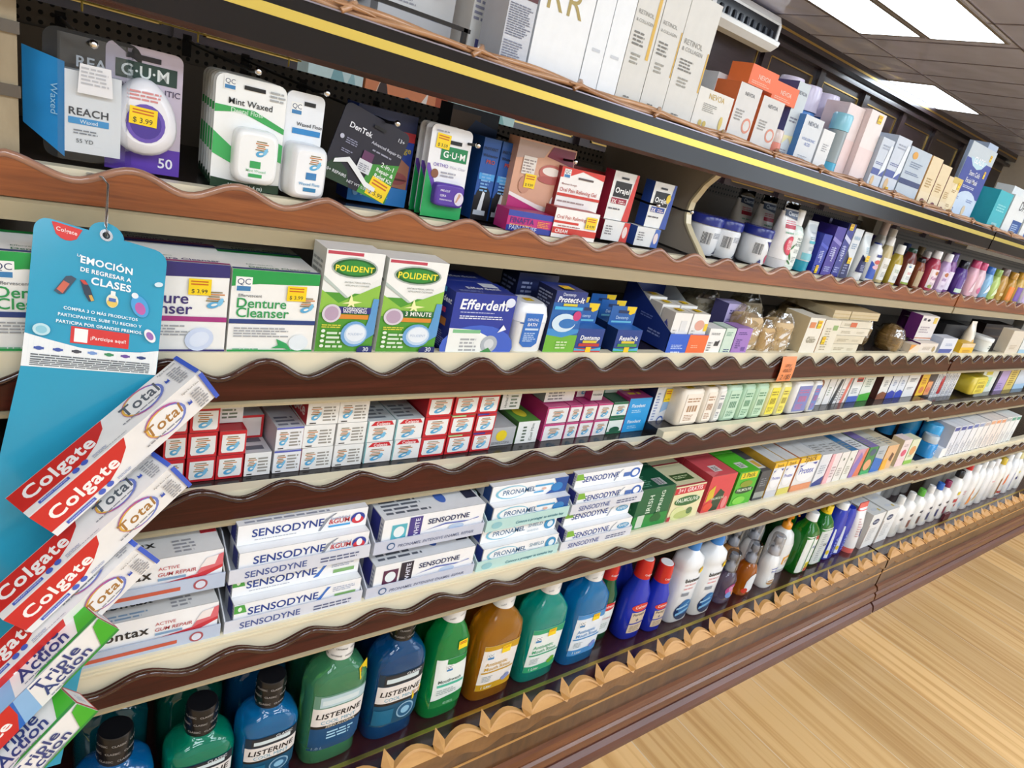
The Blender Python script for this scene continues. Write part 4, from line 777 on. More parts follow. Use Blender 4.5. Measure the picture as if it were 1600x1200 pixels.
for lb, x, y, h, col, capc, lab, F in (
    ('dark violet bottle with white lettering just past the shelf joint', 2.4847, .05, .112, '55358a', '1c1822', '5b3a94', [('z', 'Intense', .65, .1, .8, 'e8def2', .03, .2), ('r', 0, 0, 1, .25, 'cfe6d2')]),
    ('clear pink shampoo bottle with pink cap', 2.5821, .05, .122, 'e7b5c4', 'd3527c', None, [('p', [(.2, .1), (.9, .2), (.6, .9)], 'f3dbe2')]),
    ('pink and white shampoo bottle with magenta cap', 2.6481, .05, .12, 'ecc9d2', 'd8567f', None, [('e', .5, .3, .3, .2, 'd86a94')]),
    ('clear blue shampoo bottle with blue cap', 2.7166, .045, .112, '8fc0e4', '3f77c6', None, [('p', [(.1, .2), (.9, .5), (.4, .9)], 'e6f0f8')]),
    ('clear green shampoo bottle with olive cap', 2.7943, .045, .11, 'bfd67a', '8fae4c', None, [('p', [(.1, .1), (.9, .4), (.4, .8)], 'e3eec4')]),
    ('amber shampoo bottle with brown-grey cap', 2.8822, .05, .118, 'c79a4c', '8f7a78', None, [('r', .2, .2, .8, .4, 'e0c58c')]),
    ('amber shampoo bottle with orange label near the frame edge', 2.9670, .045, .112, 'c9973a', 'd09a3c', 'f08a2a', []),
    ('golden shampoo bottle with violet label beside the orange-label bottle', 3.0556, .045, .118, 'd7b25a', 'e0a93c', '7a5ab0', []),
    ('white shampoo bottle with lilac label, last before the frame edge', 3.1560, .045, .115, 'e9e3ee', 'efe9e4', 'cbb6e0', [])):
    simple_bottle('shampoo_bottle', lb, x, y, Z2 + .001, .03, .02, h, .016, .026, col, capc, F, lab=lab)
for i in range(7):
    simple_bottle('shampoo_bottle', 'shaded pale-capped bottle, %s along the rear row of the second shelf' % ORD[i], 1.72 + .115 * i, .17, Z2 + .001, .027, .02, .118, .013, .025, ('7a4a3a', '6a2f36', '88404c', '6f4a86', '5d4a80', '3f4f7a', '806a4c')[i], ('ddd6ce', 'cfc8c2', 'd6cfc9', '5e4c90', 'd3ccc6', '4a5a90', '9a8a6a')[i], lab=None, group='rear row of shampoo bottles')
# lit goods on a low stand across the next aisle, seen through the slot behind the shelf
for lb, x, w_, h, c, F in (('pale aqua carton on the far stand, glimpsed through the slot under the top shelf', .93, .21, .42, 'cfe9ec', [('p', [(.2, .2), (.8, .5), (.5, .9)], '86b7c0'), ('p', [(.5, .4), (1, .45), (.8, .8)], '9cc7cf')]), ('orange pictured carton on the far stand, glimpsed through the slot', 1.15, .36, .42, 'd9875a', [('p', [(0, .3), (.3, .35), (.2, .9)], 'f2d8c6'), ('p', [(.45, .35), (.7, .3), (.75, .8)], 'f3e9e2'), ('e', .5, .5, .1, .2, '6d6a78'), ('e', .2, .5, .08, .3, '3a2a26'), ('r', .85, 0, 1, 1, 'a84a24')]), ('second aqua carton on the far stand, glimpsed through the slot', 1.53, .33, .42, 'c4e8e8', [('p', [(.4, .3), (.9, .6), (.7, .9)], '8fc4c4')])):
    carton('carton', lb, 'carton', x, 1.9, 1.0, w_, .12, h, c, F)
m = MB(); m.box(.3, 2.4, 1.85, 2.25, 0, .999, M('8a7a66', 'paper')); tag(m.build('display_stand'), 'low display stand across the next aisle, glimpsed through the slot', 'display stand')
# ================================================================ third shelf: denture care, bath sponges
Z3 = .9667
def denture(label, xl, xr, y, violet, front=True):
    c, n, b_ = ('2f2a6e', '3a2d72', 'a8357e') if violet else ('1f9a4a', '2c9a56', '27407e')
    F = [('p', [(0, .80), (.3, .84), (1, .86), (1, 1), (0, 1)], c), ('q', .04, .74, .18), ('t', 'Effervescent', .08, .68, .26, '6a6f74', .01), ('t', 'Denture', .07, .555, .56, n, .025), ('t', 'Cleanser', .07, .44, .6, n, .025), ('r', 0, .36, 1, .415, b_), ('l', .06, .2, .7, .33, 4, 'a4a6aa'), ('l', .06, .04, .4, .07, 1, '6faf88'), ('k', .76, .5, .24, .22)]
    F += [('r', 0, 0, 1, .04, c)]
    F += ([('p', [(.5, .06), (.66, .06), (.75, .02), (.68, .12), (.55, .18), (.58, .1)], '2aa05c'), ('e', .82, .13, .12, .1, 'e3ecf2')] if not violet else [('e', .75, .16, .14, .13, 'cfdaf0', .6), ('e', .75, .16, .1, .08, 'dfe7f6', .6)])
    T = [('t', 'Effervescent', .2, .26, .3, '6f8f7c'), ('t', 'Denture Cleanser', .2, .1, .72, '3f7f5c' if not violet else '50407c', .02), ('r', 0, 0, 1, .07, '2a3f7a' if not violet else '9c3a74'), ('r', 0, .9, 1, 1, c)]
    return carton('denture_cleanser_carton', label, 'carton', xl, y, Z3, xr - xl - .002, .078, .104 if not violet else .107, 'f2f1ed', F, [('l', .1, .1, .9, .85, 14, '9a9ca0')], T, left='dcdad5', st=[(.62, .66, .023, .019, '3.99')] if front else (), group='store-quality denture cleanser cartons')
denture('green and white denture cleanser carton half hidden behind the blue hanging tag', 0.2162 - .215, 0.2162 - .116, -.05, 0, False)
denture('white denture cleanser carton with navy band and magenta stripe beside the hanging tag', 0.2162 - .112, 0.2162, -.05, 1)
denture('green and white denture cleanser carton in front next to the tall green carton', 0.2169, 0.3198, -.05, 0)
for i, (lb, a, b_, v) in enumerate((('navy denture cleanser carton', 0.2162 - .112, 0.2162, 1), ('green denture cleanser carton', 0.2169, 0.3198, 0))):
    for j in range(2): denture(lb + (', directly behind the front one of its column', ', deepest of its column')[j], a, b_, .03 + .08 * j, v, False)
def polident(label, xl, xr, h, minute):
    F = [('r', 0, 0, 1, .6, '4f9a34'), ('p', [(0, .62), (.3, .5), (1, .7), (1, .45), (0, .4)], '8fc24a'), ('p', [(0, .76), (.45, .56), (1, .78), (1, 1), (0, 1)], 'f1f2ef'), ('p', [(0, .72), (.4, .555), (.46, .555), (0, .76)], 'b9c7c0'), ('r', .02, .96, .62, .99, 'c2475a'), ('e', .5, .845, .4, .1, 'a9b4ae'), ('e', .5, .845, .37, .085, '16602c'), ('e', .5, .845, .3, .07, '2f8a3a'), ('c', 'POLIDENT', .5, .812, .66, 'f3e43c', .045),
         ('c', 'ANTIBACTERIAL DENTAL', .58, .7, .46, '8b938e'), ('c', 'APPLIANCE CLEANSER', .58, .67, .42, '8b938e'), ('p', [(.5, .6), (.47, .52), (.35, .5), (.48, .5), (.42, .44), (.52, .49), (.6, .44), (.56, .5), (.7, .52), (.54, .53)], 'f2f3b4'), ('p', [(.9, .56), (1, .56), (1, .2), (.75, .1), (.86, .35)], '5b9ad0'),
         ('r', .3, .405, .88, .47, '2a2f7c' if not minute else '1f6a3a'), ('r', .22, .35, .85, .395, 'd98a33'), ('e', .2, .4, .16, .09, 'd9d2dc'), ('e', .2, .4, .12, .07, 'b8a0b8'), ('l', .06, .26, .42, .3, 2, 'e0d94c'), ('l', .16, .06, .5, .24, 4, 'd5e6cf'), ('e', .64, .2, .24, .13, '6fa6d8'), ('e', .66, .2, .2, .105, 'c3d8ee'), ('e', .66, .21, .17, .085, 'e6eef7'), ('c', 'POLIDENT', .66, .19, .26, 'a9bcd6', .01), ('p', [(.72, 0), (1, 0), (1, .08), (.78, .08), (.72, .05)], '20306f'), ('c', '30', .88, .025, .1, 'dfe6f3', .03)]
    F += ([('t', '3 MINUTE', .38, .42, .45, 'f3f6ee', .04)] if minute else [('t', 'OVERNIGHT', .38, .44, .42, 'eef0f6', .03), ('t', 'WHITENING', .38, .412, .42, 'eef0f6', .03)])
    for k in range(4): F.append(('e', .09, .08 + .05 * k, .035, .016, 'e6efe2'))
    return carton('denture_cleanser_carton', label, 'carton', xl, -.05, Z3, xr - xl - .002, .044, h, 'eceeea', F, [('l', .1, .1, .9, .9, 16, '8d918e')], [], left='cfd1cb', group='tall green denture cleanser cartons')
polident('tall green and white denture cleanser carton with violet-blue bar, behind the small navy carton corner', 0.3214, 0.4002, .138, 0)
polident('tall green and white denture cleanser carton with dark green bar, beside the dark blue carton', 0.4048, 0.4960, .134, 1)
carton('denture_cleanser_carton', 'royal blue denture cleanser carton with white lettering and green mint corner', 'carton', 0.5141, -.05, Z3, 0.6228 - 0.5141, .062, .094, '25399c', [('e', .5, .1, .6, .38, '3f62c8'), ('c', 'Efferdent', .5, .74, .8, 'f2f4fa', .05, .12), ('l', .12, .68, .9, .71, 1, 'b9c3e6'), ('l', .12, .58, .85, .65, 2, 'dfe5f6'), ('p', [(0, 0), (.75, 0), (.62, .3), (.4, .4), (0, .42)], 'eef1ee'), ('r', .06, .34, .5, .4, '7fbf8c'), ('l', .2, .04, .5, .28, 4, 'a4a8ac'), ('e', .68, .16, .14, .15, 'aeb6be'), ('e', .68, .16, .08, .09, 'd3d8dc'), ('p', [(.55, .02), (.75, .02), (.68, .1)], '3b8a4a'), ('p', [(.78, .36), (.92, .42), (.86, .5)], 'f0f4fb'), ('e', .9, .88, .08, .08, 'dfe6f5'), ('p', [(.78, .92), (.8, .86), (.86, .85), (.8, .84), (.78, .78), (.76, .84), (.7, .85), (.76, .86)], 'ffffff')],
       [('t', 'Efferdent', .1, .78, .8, 'e9edf8', .04), ('r', .2, .6, .7, .68, 'c23a6a'), ('r', .2, .4, .8, .52, 'b9773a'), ('l', .1, .05, .9, .32, 8, '8f9ad0'), ('r', .0, .92, .6, 1, '4aa3dc')], [('t', 'Efferdent', .3, .35, .55, 'e9edf8', .04), ('r', .62, .55, .88, .9, 'd5dae6'), ('l', .1, .1, .5, .25, 2, '8f9ad0')], left='1f2f80', top='22348c')
carton('denture_cleanser_carton', 'second royal blue denture cleanser carton standing behind the front one', 'carton', 0.5141, .02, Z3, 0.6228 - 0.5141, .062, .092, '22348c', [], [], [('t', 'Efferdent', .3, .35, .55, 'e9edf8', .04)], left='1b2a72', top='22348c')
bottle('denture_bath', 'white rounded denture bath box with blue shield label', 'container', (0.6252 + 0.6964) / 2 + .004, -.022, Z3, [(0, .028, .026), (.004, .031, .028), (.05, .032, .029), (.052, .0325, .0295)], M('eef1f5', 'plastic'), 5, cap=([(.0525, .0335, .03), (.062, .0335, .03), (.076, .03, .027), (.082, .024, .022)], M('f2f4f7', 'plastic'), 4),
       labels=[(-.024, .004, .044, .066, None, [('p', [(.12, .2), (.3, .1), (.7, .1), (.9, .2), (.9, .97), (.12, .97)], '2f6fc4'), ('c', 'DENTAL', .5, .78, .52, 'dfe9f6', .02), ('c', 'BATH', .5, .65, .42, 'f4f7fb', .03), ('r', .22, .54, .82, .59, 'c9ddf2'), ('l', .22, .25, .82, .5, 5, 'b4cfee'), ('r', -.04, .7, .12, .73, '2c5fb4')])])
sticker(bpy.data.objects['denture_bath'], Plane((-.02, -.02, .0822), (1, 0, 0), (0, 1, 0), .04, .04), .012, .01, .016, .016, '5.99', mb_off=.0006)
carton('mouth_guard_carton', 'tall blue and green mouth-guard carton with curved guard picture', 'carton', 0.6977, -.05, Z3, 0.7651 - 0.6977, .05, .108, '1f62ae', [('r', 0, 0, 1, .3, '6fb43a'), ('p', [(0, .3), (.5, .26), (1, .34), (1, .4), (0, .4)], '3d8fd0'), ('r', 0, .82, 1, 1, '24357c'), ('c', 'Protect-It', .52, .83, .86, 'f4f6fa', .05, .2), ('t', 'Dentemp', .22, .93, .4, 'd9dff0', .02), ('r', .3, .77, .75, .81, 'd9c93a'), ('r', .05, .71, .95, .76, '49b3e6'), ('e', .45, .5, .38, .15, 'cfe3f2'), ('e', .55, .49, .26, .08, '2f74bc'), ('p', [(.45, .43), (.9, .5), (.9, .56), (.45, .56)], '2f74bc'), ('e', .82, .62, .13, .08, 'c93a7a'), ('l', .35, .08, .8, .22, 3, 'cfe6b4')], [('l', .1, .4, .85, .95, 11, '8b93b0')], [], left='1b2146', top='24357c', st=[(.3, .1, .022, .02, '19.99', 'T')])
carton('mouth_guard_carton', 'dark blue mouth-guard carton behind the blue and green one', 'carton', 0.6977 - .02, .03, Z3, .085, .05, .112, '1a2450', [('l', .1, .1, .4, .9, 12, '7d86a8')], [('l', .1, .1, .9, .9, 12, '7d86a8')], left='151b38')
def header_pack(label, x, y, w_, hbox, hcard, name, title, bar):
    mb = MB(); c = M('1f5fa8'); mb.box(0, w_, 0, .03, 0, hbox, M('1d3f8c'), top=M('2a66b4'), left=M('173064'))
    F = Plane((0, 0, 0), (1, 0, 0), (0, 0, 1), w_, hbox)
    art(mb, F, [('r', 0, 0, 1, .2, bar), ('p', [(0, .2), (.5, .12), (1, .24), (1, .1), (0, .1)], '4ab0d8'), ('c', title, .5, .55, .74, 'f3f6fb', .05, .15), ('r', .25, .42, .78, .52, 'e0c83a'), ('r', .12, .28, .9, .4, bar), ('r', .42, .02, .62, .26, 'f2c624')])
    mb.face([(0, .0301, hbox), (w_, .0301, hbox), (w_, .0301, hcard), (0, .0301, hcard)], c); mb.face([(0, .0315, hbox), (0, .0315, hcard), (w_, .0315, hcard), (w_, .0315, hbox)], c)
    mb.face([(0, .0301, hcard), (w_, .0301, hcard), (w_, .0315, hcard), (0, .0315, hcard)], c)
    art(mb, Plane((0, .03, hbox), (1, 0, 0), (0, 0, 1), w_, hcard - hbox), [('r', .3, .62, .72, .78, '12305e'), ('c', 'Dentemp', .5, .3, .5, 'bcd6ee', .02), ('r', .1, .1, .9, .2, '6fc0d8')])
    o = mb.build(name); tag(o, label, 'pack', 'header-card repair packs'); put(o, x, y, Z3)
    m = MB(); P = [(w_ * (.62 + .34 * t), .0297, hcard - .001 + (0 if t in (0, 1) else 0)) for t in (0, 1)]
    m.face([(w_ * .6, .0297, hcard), (w_ * .64, .0297, hcard - .012), (w_ * .8, .0297, hcard - .016), (w_ * .96, .0297, hcard - .012), (w_, .0297, hcard)], M('f0cc1e')); m.build('price_sticker', o)
for j in range(3):
    header_pack(('front tooth-filling pack with header card and red bar', 'tooth-filling pack behind the front red-bar one', 'tooth-filling pack deepest in its row')[j], 0.7637 + .002 + .006 * j, -.05 + .036 * j, .062, .045, .082, 'repair_pack', 'Dentemp', 'c23a34')
    header_pack(('front denture repair pack with header card and green bar', 'denture repair pack behind the front green-bar one', 'denture repair pack deepest in its row')[j], 0.8556 + .004 + .006 * j, -.05 + .036 * j, .064, .045, .080, 'repair_pack', 'Repair-It', '4f9a3a')
# display tray with white cartons
t = empty('display_tray', 'dark blue cardboard display tray with orange and blue front', 'display tray', None, (1.0012, -.052, Z3))
TW = 1.1199 - 1.0012
m = MB(); db = M('1f3684'); m.box(0, TW, 0, .0025, 0, .040, M('2f62d0')); F = Plane((0, 0, 0), (1, 0, 0), (0, 0, 1), TW, .04)
art(m, F, [('r', .5, 0, 1, 1, 'f0703a'), ('l', .1, .25, .4, .5, 3, 'b9cdf2'), ('l', .6, .3, .85, .5, 2, 'f6b493'), ('l', .12, .05, .4, .15, 1, 'dfe8f8')]); m.build('front_panel', t)
for x in (0, TW - .002):
    m = MB(); m.face([(x, 0, 0), (x, 0, .042), (x, .15, .118), (x, .15, 0)], db if x == 0 else M('c9cfd0')); m.face([(x + .002, 0, 0), (x + .002, .15, 0), (x + .002, .15, .118), (x + .002, 0, .042)], M('d2d4d2'))
    if x == 0: art(m, Plane((-.0003, .15, 0), (0, -1, 0), (0, 0, 1), .15, .118), [('l', .6, .2, .9, .3, 2, '8f9fd6'), ('l', .4, .42, .7, .5, 2, '6f82c6')])
    m.build('side_wall', t)
m = MB(); m.box(0, TW, .002, .15, 0, .002, db); m.box(0, TW, .148, .15, 0, .118, db); m.build('tray_floor', t)
for i in range(5):
    j, k = (i // 2, i % 2)
    carton('patch_carton', 'white patch carton %s in the blue display tray' % ('with a clear square picture, front', 'with a pink pebble picture, front', 'with blue star side, second from the front', 'beside the pink-pebble column, second from the front', 'with blue star side, third from the front')[i], 'carton', 1.0012 + .004 + k * (TW / 2 - .004), -.046 + .038 * j, Z3 + .003, TW / 2 - .008, .034, .079 + .004 * j, 'f0eeea',
           [('r', .45, .52, .8, .8, 'dfe0e0') if k == 0 else ('e', .5, .7, .28, .14, 'e0a896'), ('l', .1, .45, .3, .6, 2, 'b9b7b2'), ('r', .8, .55, 1, .75, 'f0c93a') if k else ('l', .1, .3, .5, .36, 1, 'c9c7c2')], [('e', .5, .6, .16, .12, '4a55a8'), ('e', .5, .6, .22, .04, '4a55a8'), ('e', .5, .6, .06, .17, '4a55a8')], left='d3cfc9', top='e6e2d8', st=[(.3, .2, .018, .018, '12.99', 'T')], group='white patch cartons in the tray')
def s3(name, label, a, b_, h, col, F=(), d=.04, y=-.05, left=None, top=None, st=(), L=(), z=None, cat='carton', rz=0, T=()):
    return carton(name, label, cat, a, y, Z3 if z is None else z, b_ - a - .0015, d, h, col, F, L, T, left=left, top=top, st=st, rz=rz)
s3('nail_carton', 'white small carton with a black cat-shaped mark beside the orange panel', 1.1220, 1.1735, .054, 'f2f1ee', [('l', .15, .75, .8, .85, 2, '6f6f6f'), ('p', [(.5, .3), (.8, .3), (.85, .55), (.7, .48), (.55, .5)], '3a3a3c'), ('l', .1, .1, .4, .5, 4, '8a8a8a')], left='dedcd8')
s3('nail_carton', 'mint green small carton between white and purple ones', 1.1757, 1.2115, .056, 'cfe3d4', [('l', .15, .7, .8, .88, 3, '6f9a82'), ('l', .3, .05, .9, .2, 2, '4a5a80')], left='b9d3c2')
s3('nail_carton', 'purple small carton with dark print beside the bagged sponges', 1.2138, 1.2699, .057, 'a37cc6', [('l', .15, .75, .8, .88, 2, '5a3f86'), ('l', .15, .2, .5, .6, 5, '5a3f86'), ('r', .6, .1, .85, .25, '6a4a9a')], left='8f68b4')
s3('nail_carton', 'pale violet small carton standing behind the purple and mint ones', 1.2420, 1.3090, .092, 'bdb4e2', [('l', .15, .75, .8, .88, 2, '5a4f96'), ('r', .5, .2, .8, .45, '5a4f96'), ('l', .1, .5, .6, .65, 3, '7a70b4')], y=.012, left='5a568c')
def bag(label, x, y, z, w_, d, h, inner, seed, name='bagged_sponge', rz=0, parts=True):
    """clear crinkled bag around a soft block"""
    rnd = random.Random(seed); o = None
    m = MB(); m.loft([(.0, w_ * .42, d * .42, 4), (h * .06, w_ * .46, d * .46, 4), (h * .7, w_ * .46, d * .46, 4), (h * .78, w_ * .4, d * .4, 4)], M(inner, 'matte'), 4, n=24)
    o = m.build(name); tag(o, label, 'bagged sponge', 'bagged bath sponges'); put(o, x, y, z, rz)
    b = MB(); rows = []
    for i in range(9):
        t = i / 8; zz = .001 + h * t; k = 1 if t < .75 else 1 - (t - .75) * 1.6; rows.append([((w_ * .5 * k + rnd.uniform(-.004, .004)) * math.copysign(abs(math.cos(u)) ** .5, math.cos(u)), (d * .5 * (k if t < .75 else k * .7) + rnd.uniform(-.004, .004)) * math.copysign(abs(math.sin(u)) ** .5, math.sin(u)), zz + rnd.uniform(-.003, .003) * (i > 0)) for u in [2 * math.pi * j / 26 for j in range(26)]])
    b.grid(rows, M('f3f0e6', 'film', .12), False, True); b.build('clear_bag', o)
    return o
bag('tan sponge in a crinkled clear bag behind the purple small carton', 1.2795 + .016, -.008, Z3, .08, .06, .098, 'cbb088', 3)
bag('tan sponge in a crinkled clear bag beside the bar-coded sponge', 1.3440 + .006, -.02, Z3, .06, .05, .072, 'c9a877', 4)
bag('clear bag with bar-coded tan sponge next to the cream cotton box', 1.4177, -.012, Z3, .085, .06, .088, 'd0b48a', 5)
bag('crumpled clear bag of sponges behind the display tray', 1.2547, .1, Z3, .10, .07, .105, 'a9a394', 6)
bag('crumpled clear bag behind the pale violet carton', 1.4295, .1, Z3, .09, .07, .105, 'b0a48c', 7)
bag('tan sponge bag behind the bar-coded one', 1.6495, .09, Z3, .11, .07, .10, 'b59c74', 8)
s3('soap_carton', 'tall cream carton with tan side and yellow sticker beside the bagged sponges', 1.4846, 1.5552, .091, 'e9e4d6', [('l', .25, .3, .8, .5, 4, 'a9a08a'), ('t', 'Coco', .2, .32, .6, '9a927c', .02, .2), ('r', .1, .72, .45, .88, 'dd8a5a')], left='d9c9a4', st=[(.55, .72, .018, .02, '3.99')], d=.07)
m = [(1.5582, 'amber-sided cream carton beside the tall cream carton', .088, 'b98444'), (1.6235, 'cream loofah carton with yellow sticker, first of the flat stack', .08, None)]
s3('soap_carton', m[0][1], 1.5582, 1.6363, .088, 'e6dfcc', [('l', .2, .1, .6, .8, 9, 'b3aa92'), ('r', .6, .7, .9, .85, '93b070')], left='b98444', st=[(.15, .28, .016, .02, '2.99')])
for i, (a, b_, h, z) in enumerate(((1.6396, 1.7788, .024, 0), (1.6428, 1.8004, .022, .0245), (1.6493, 1.8149, .02, .047), (1.6558, 1.8223, .018, .0675))):
    s3('loofah_pack', 'cream flat loofah pack, %s' % ('lowest of the stack beside the brown bundle', 'second from the bottom of the stack', 'third from the bottom of the stack', 'uppermost of the stack under the long packs')[i], a, b_, h, ('e0d9c3', 'ddd3ba', 'e4dcc8', 'e0d7c2')[i], [('l', .1, .3, .5, .7, 2, 'b0a58a'), ('r', .3, .1, .5, .8, 'd06a44') if i == 3 else ('l', .6, .3, .9, .6, 2, 'c2b89e')], y=-.046 + .002 * i, z=Z3 + z, d=.13, cat='pack', top='d9d0ba')
for i in range(2):
    s3('loofah_pack', ('long tan pack lying on top of the cream stack, cut end forward', 'second long tan pack lying deeper on the stack')[i], (1.7091, 1.6493 - .03)[i], (1.8596 + .01, 1.7091 - .003)[i], .022, 'd0bd97', [('r', 0, .1, 1, .25, 'bfa878'), ('r', 0, .55, 1, .65, 'c4ad80')], z=Z3 + .0865, y=-.03, d=.18, cat='pack', top='bda67c')
def bundle(label, x, y, z, a, h, seed):
    """raffia scrubber bundle wrapped in clear film"""
    m = MB(); m.loft([(0, a * .8, a * .7), (h * .15, a, a * .85), (h * .6, a * 1.02, a * .85), (h * .9, a * .75, a * .6), (h, a * .3, a * .25)], wood('raffia%d' % seed, '5a4424', 'a98c58', 30, 30, 260, .6, .6), 3, n=24)
    o = m.build('raffia_bundle'); tag(o, label, 'bundle', 'brown raffia bundles'); put(o, x, y, z, .4 * seed)
    b = MB(); rnd = random.Random(seed); rows = [[((a * 1.05 + rnd.uniform(0, .004)) * k * math.cos(u), (a * .9 + rnd.uniform(0, .004)) * k * math.sin(u), zz) for u in [2 * math.pi * j / 22 for j in range(22)]] for zz, k in ((.001, .85), (h * .2, 1.03), (h * .62, 1.06), (h * .92, .8), (h * 1.03, .35))]
    b.grid(rows, M('f0eadc', 'film'), False, True); b.build('wrap', o)
bundle('brown raffia scrubber in clear wrap in front of the purple-sided cartons', 2.0276, -.01, Z3, .042, .074, 1)
bundle('brown raffia scrubber in clear wrap, set back beside the cream stack', 1.9293, .045, Z3, .04, .085, 2)
for i in range(3):
    s3('wax_strip_carton', 'white carton with purple side, %s' % ('front of the leaning three, yellow mark on it', 'second of the leaning three', 'rearmost of the leaning three in shade')[i], (2.1694, 2.2335, 2.3160)[i], (2.2946, 2.3614, 2.4475)[i], .078 + .008 * i, 'e3ddd9', [('r', .1, .8, .25, .9, '5a5060'), ('e', .42, .82, .08, .05, '2a2326'), ('r', .72, .7, .92, .95, 'e2c25a') if i == 0 else ('l', .6, .7, .9, .9, 2, 'a99'[0:1] * 6), ('l', .1, .3, .7, .6, 3, 'b5a9b0'), ('r', 0, .05, 1, .1, 'c98a6a')], left='6d2f78', y=-.02 + .045 * i, z=Z3 + (.034 if i == 0 else 0.0), d=.04)
s3('wax_strip_carton', 'low cream carton with plum side under the leaning white carton', 2.1694, 2.3046, .032, 'e6dccf', [('l', .2, .3, .7, .7, 3, 'b9a99a'), ('e', .82, .4, .08, .3, 'b09a6a')], left='5d2266', y=-.046)
s3('wax_strip_carton', 'orange and white round-cornered carton at the foot of the raffia bundle', 2.0969, 2.1647, .028, 'e9d9c2', [('p', [(0, .3), (.6, 1), (0, 1)], 'e59a3a')], y=-.05, d=.03)
s3('cream_carton', 'white and navy carton tilted between the plum-sided carton and the yellow one', 2.3147, 2.4354, .052, 'dfe3ec', [('p', [(0, 0), (.8, 0), (.9, .3), (0, .3)], '4a5aa4'), ('l', .3, .5, .8, .7, 2, '9aa6c4')], left='b9c2d6')
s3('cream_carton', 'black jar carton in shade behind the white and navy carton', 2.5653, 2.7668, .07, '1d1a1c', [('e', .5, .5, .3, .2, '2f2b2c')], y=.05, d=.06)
s3('cream_carton', 'bright yellow carton at the shelf joint in front of the white tube', 2.4907, 2.6126, .036, 'f0c02a', [('r', 0, .6, 1, 1, 'e6cfa8'), ('l', .2, .1, .8, .4, 3, 'c48a2a')])
tube_up('hand_cream_tube', 'ivory tube standing tall with rounded top beside the white tub', 2.6307, -.01, Z3, .105, .022, 'efe8da', 'efe6d2', .02, [('l', .3, .5, .8, .7, 4, 'a9b4a4'), ('e', .5, .2, .2, .1, 'e3b25a')])
bottle('cream_tub', 'low white tub with white lid just past the shelf joint', 'tub', 2.7824, -.008, Z3, [(0, .034, .034), (.04, .037, .037)], M('eef0ea', 'plastic'), cap=([(.0405, .039, .039), (.052, .039, .039), (.054, .036, .036)], M('f1f2ee', 'plastic')), labels=[(-.03, .006, .06, .03, None, [('l', .3, .3, .6, .8, 2, '8f9a94'), ('r', .7, .1, .95, .8, '9ab0b4')])])
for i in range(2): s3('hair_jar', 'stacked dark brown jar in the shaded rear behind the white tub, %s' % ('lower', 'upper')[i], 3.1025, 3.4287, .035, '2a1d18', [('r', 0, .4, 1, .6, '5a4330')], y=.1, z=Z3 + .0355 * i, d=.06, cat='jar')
s3('lotion_carton', 'tall cream carton leaning near the frame edge beside the white tub', 2.9400, 3.0880, .092, 'ded3c0', [('l', .2, .2, .8, .4, 3, 'bfae96')], left='e6dac4')
s3('lotion_carton', 'pale carton with blue foot beside the tall cream carton', 3.0957, 3.2809, .055, 'e3e6e4', [('r', 0, 0, 1, .3, '9fc6dc'), ('l', .2, .5, .8, .8, 3, 'a9b4b8')], left='cfd2cf')
s3('lotion_carton', 'grey carton in the shaded rear near the frame edge', 3.4767, 3.7502, .1, '8c8a86', [], y=.08)
# orange handwritten price card hung on the third shelf
m = MB(); rows = []
for i in range(9):
    t = i / 8; y = -.071 - .004 * math.sin(t * 2.5); rows.append([(x + .003 * t, y, .967 - .062 * t) for x in (0, .06)])
m.grid(rows, M('f2935c'), True); Fk = Plane((0, -.0735, .905), (1, 0, 0), (0, 0, 1), .06, .06)
for q in (('t', 'any', .3, .62, .4, '7a4a30', 0, .3), ('t', 'each', .25, .4, .55, '7a4a30', 0, .3), ('t', '2 / $5', .18, .1, .7, '5a3420', .01, .2)): art(m, Plane((0, -.0762, .905), (1, 0, 0), (0, 0, 1), .06, .06), [q])
o = m.build('price_card'); tag(o, 'orange paper price card with handwriting taped over the scalloped trim', 'price card'); put(o, 1.3909, 0, 0)

# ================================================================ fourth shelf: toothpaste ends, soaps
Z4a, Z4 = .7732, .7945
def tp_end(label, xl, xr, lay, body, F, name='toothpaste_carton', group=None, y=-.022, left=None, top=None, T=(), L=(), h=.0352, z0=None, d=.185):
    return carton(name, label, 'carton', xl, y, (Z4a if z0 is None else z0) + .0362 * lay, xr - xl - .0012, d, h, body, F, L, T, left=left, top=top, group=group)
RED = lambda: [('p', [(.12, .1), (.9, .1), (.94, .2), (.94, .86), (.1, .86), (.08, .2)], 'f1efec'), ('k', .16, .12, .7, .72)]
WHT = lambda t: ([('p', [(.1, .78), (.95, .78), (.85, .98), (.25, .98)], 'cf2430'), ('t', 'Colgate', .3, .8, .5, 'f5e6e4', .05), ('k', .12, .06, .7, .66)] if t else [('l', .5, .15, .92, .85, 5, '9a958c'), ('k', .06, .15, .45, .7), ('r', .1, .05, .3, .1, '4a4640')])
cols = [('c', 0.1619, 0.1885, 3, 'r'), ('d', 0.1892, 0.2239, 3, 'r'), ('e', 0.2246, 0.2587, 2, 'r'), ('f', 0.2595, 0.2945, 1, 'rw'), ('g', 0.2953, 0.3330, 2, 'w'), ('h', 0.3339, 0.3794, 3, 'w2'), ('i', 0.3803, 0.4257, 3, 'w2'), ('j', 0.4277, 0.4727, 2, 'wc'), ('k', 0.4738, 0.5214, 2, 'wc'), ('l', 0.5226, 0.5683, 3, 'r'), ('m', 0.5695, 0.6167, 3, 'rg'), ('n', 0.6179, 0.6584, 3, 'rb')]
lay_w = ('bottom layer', 'middle layer', 'upper layer')
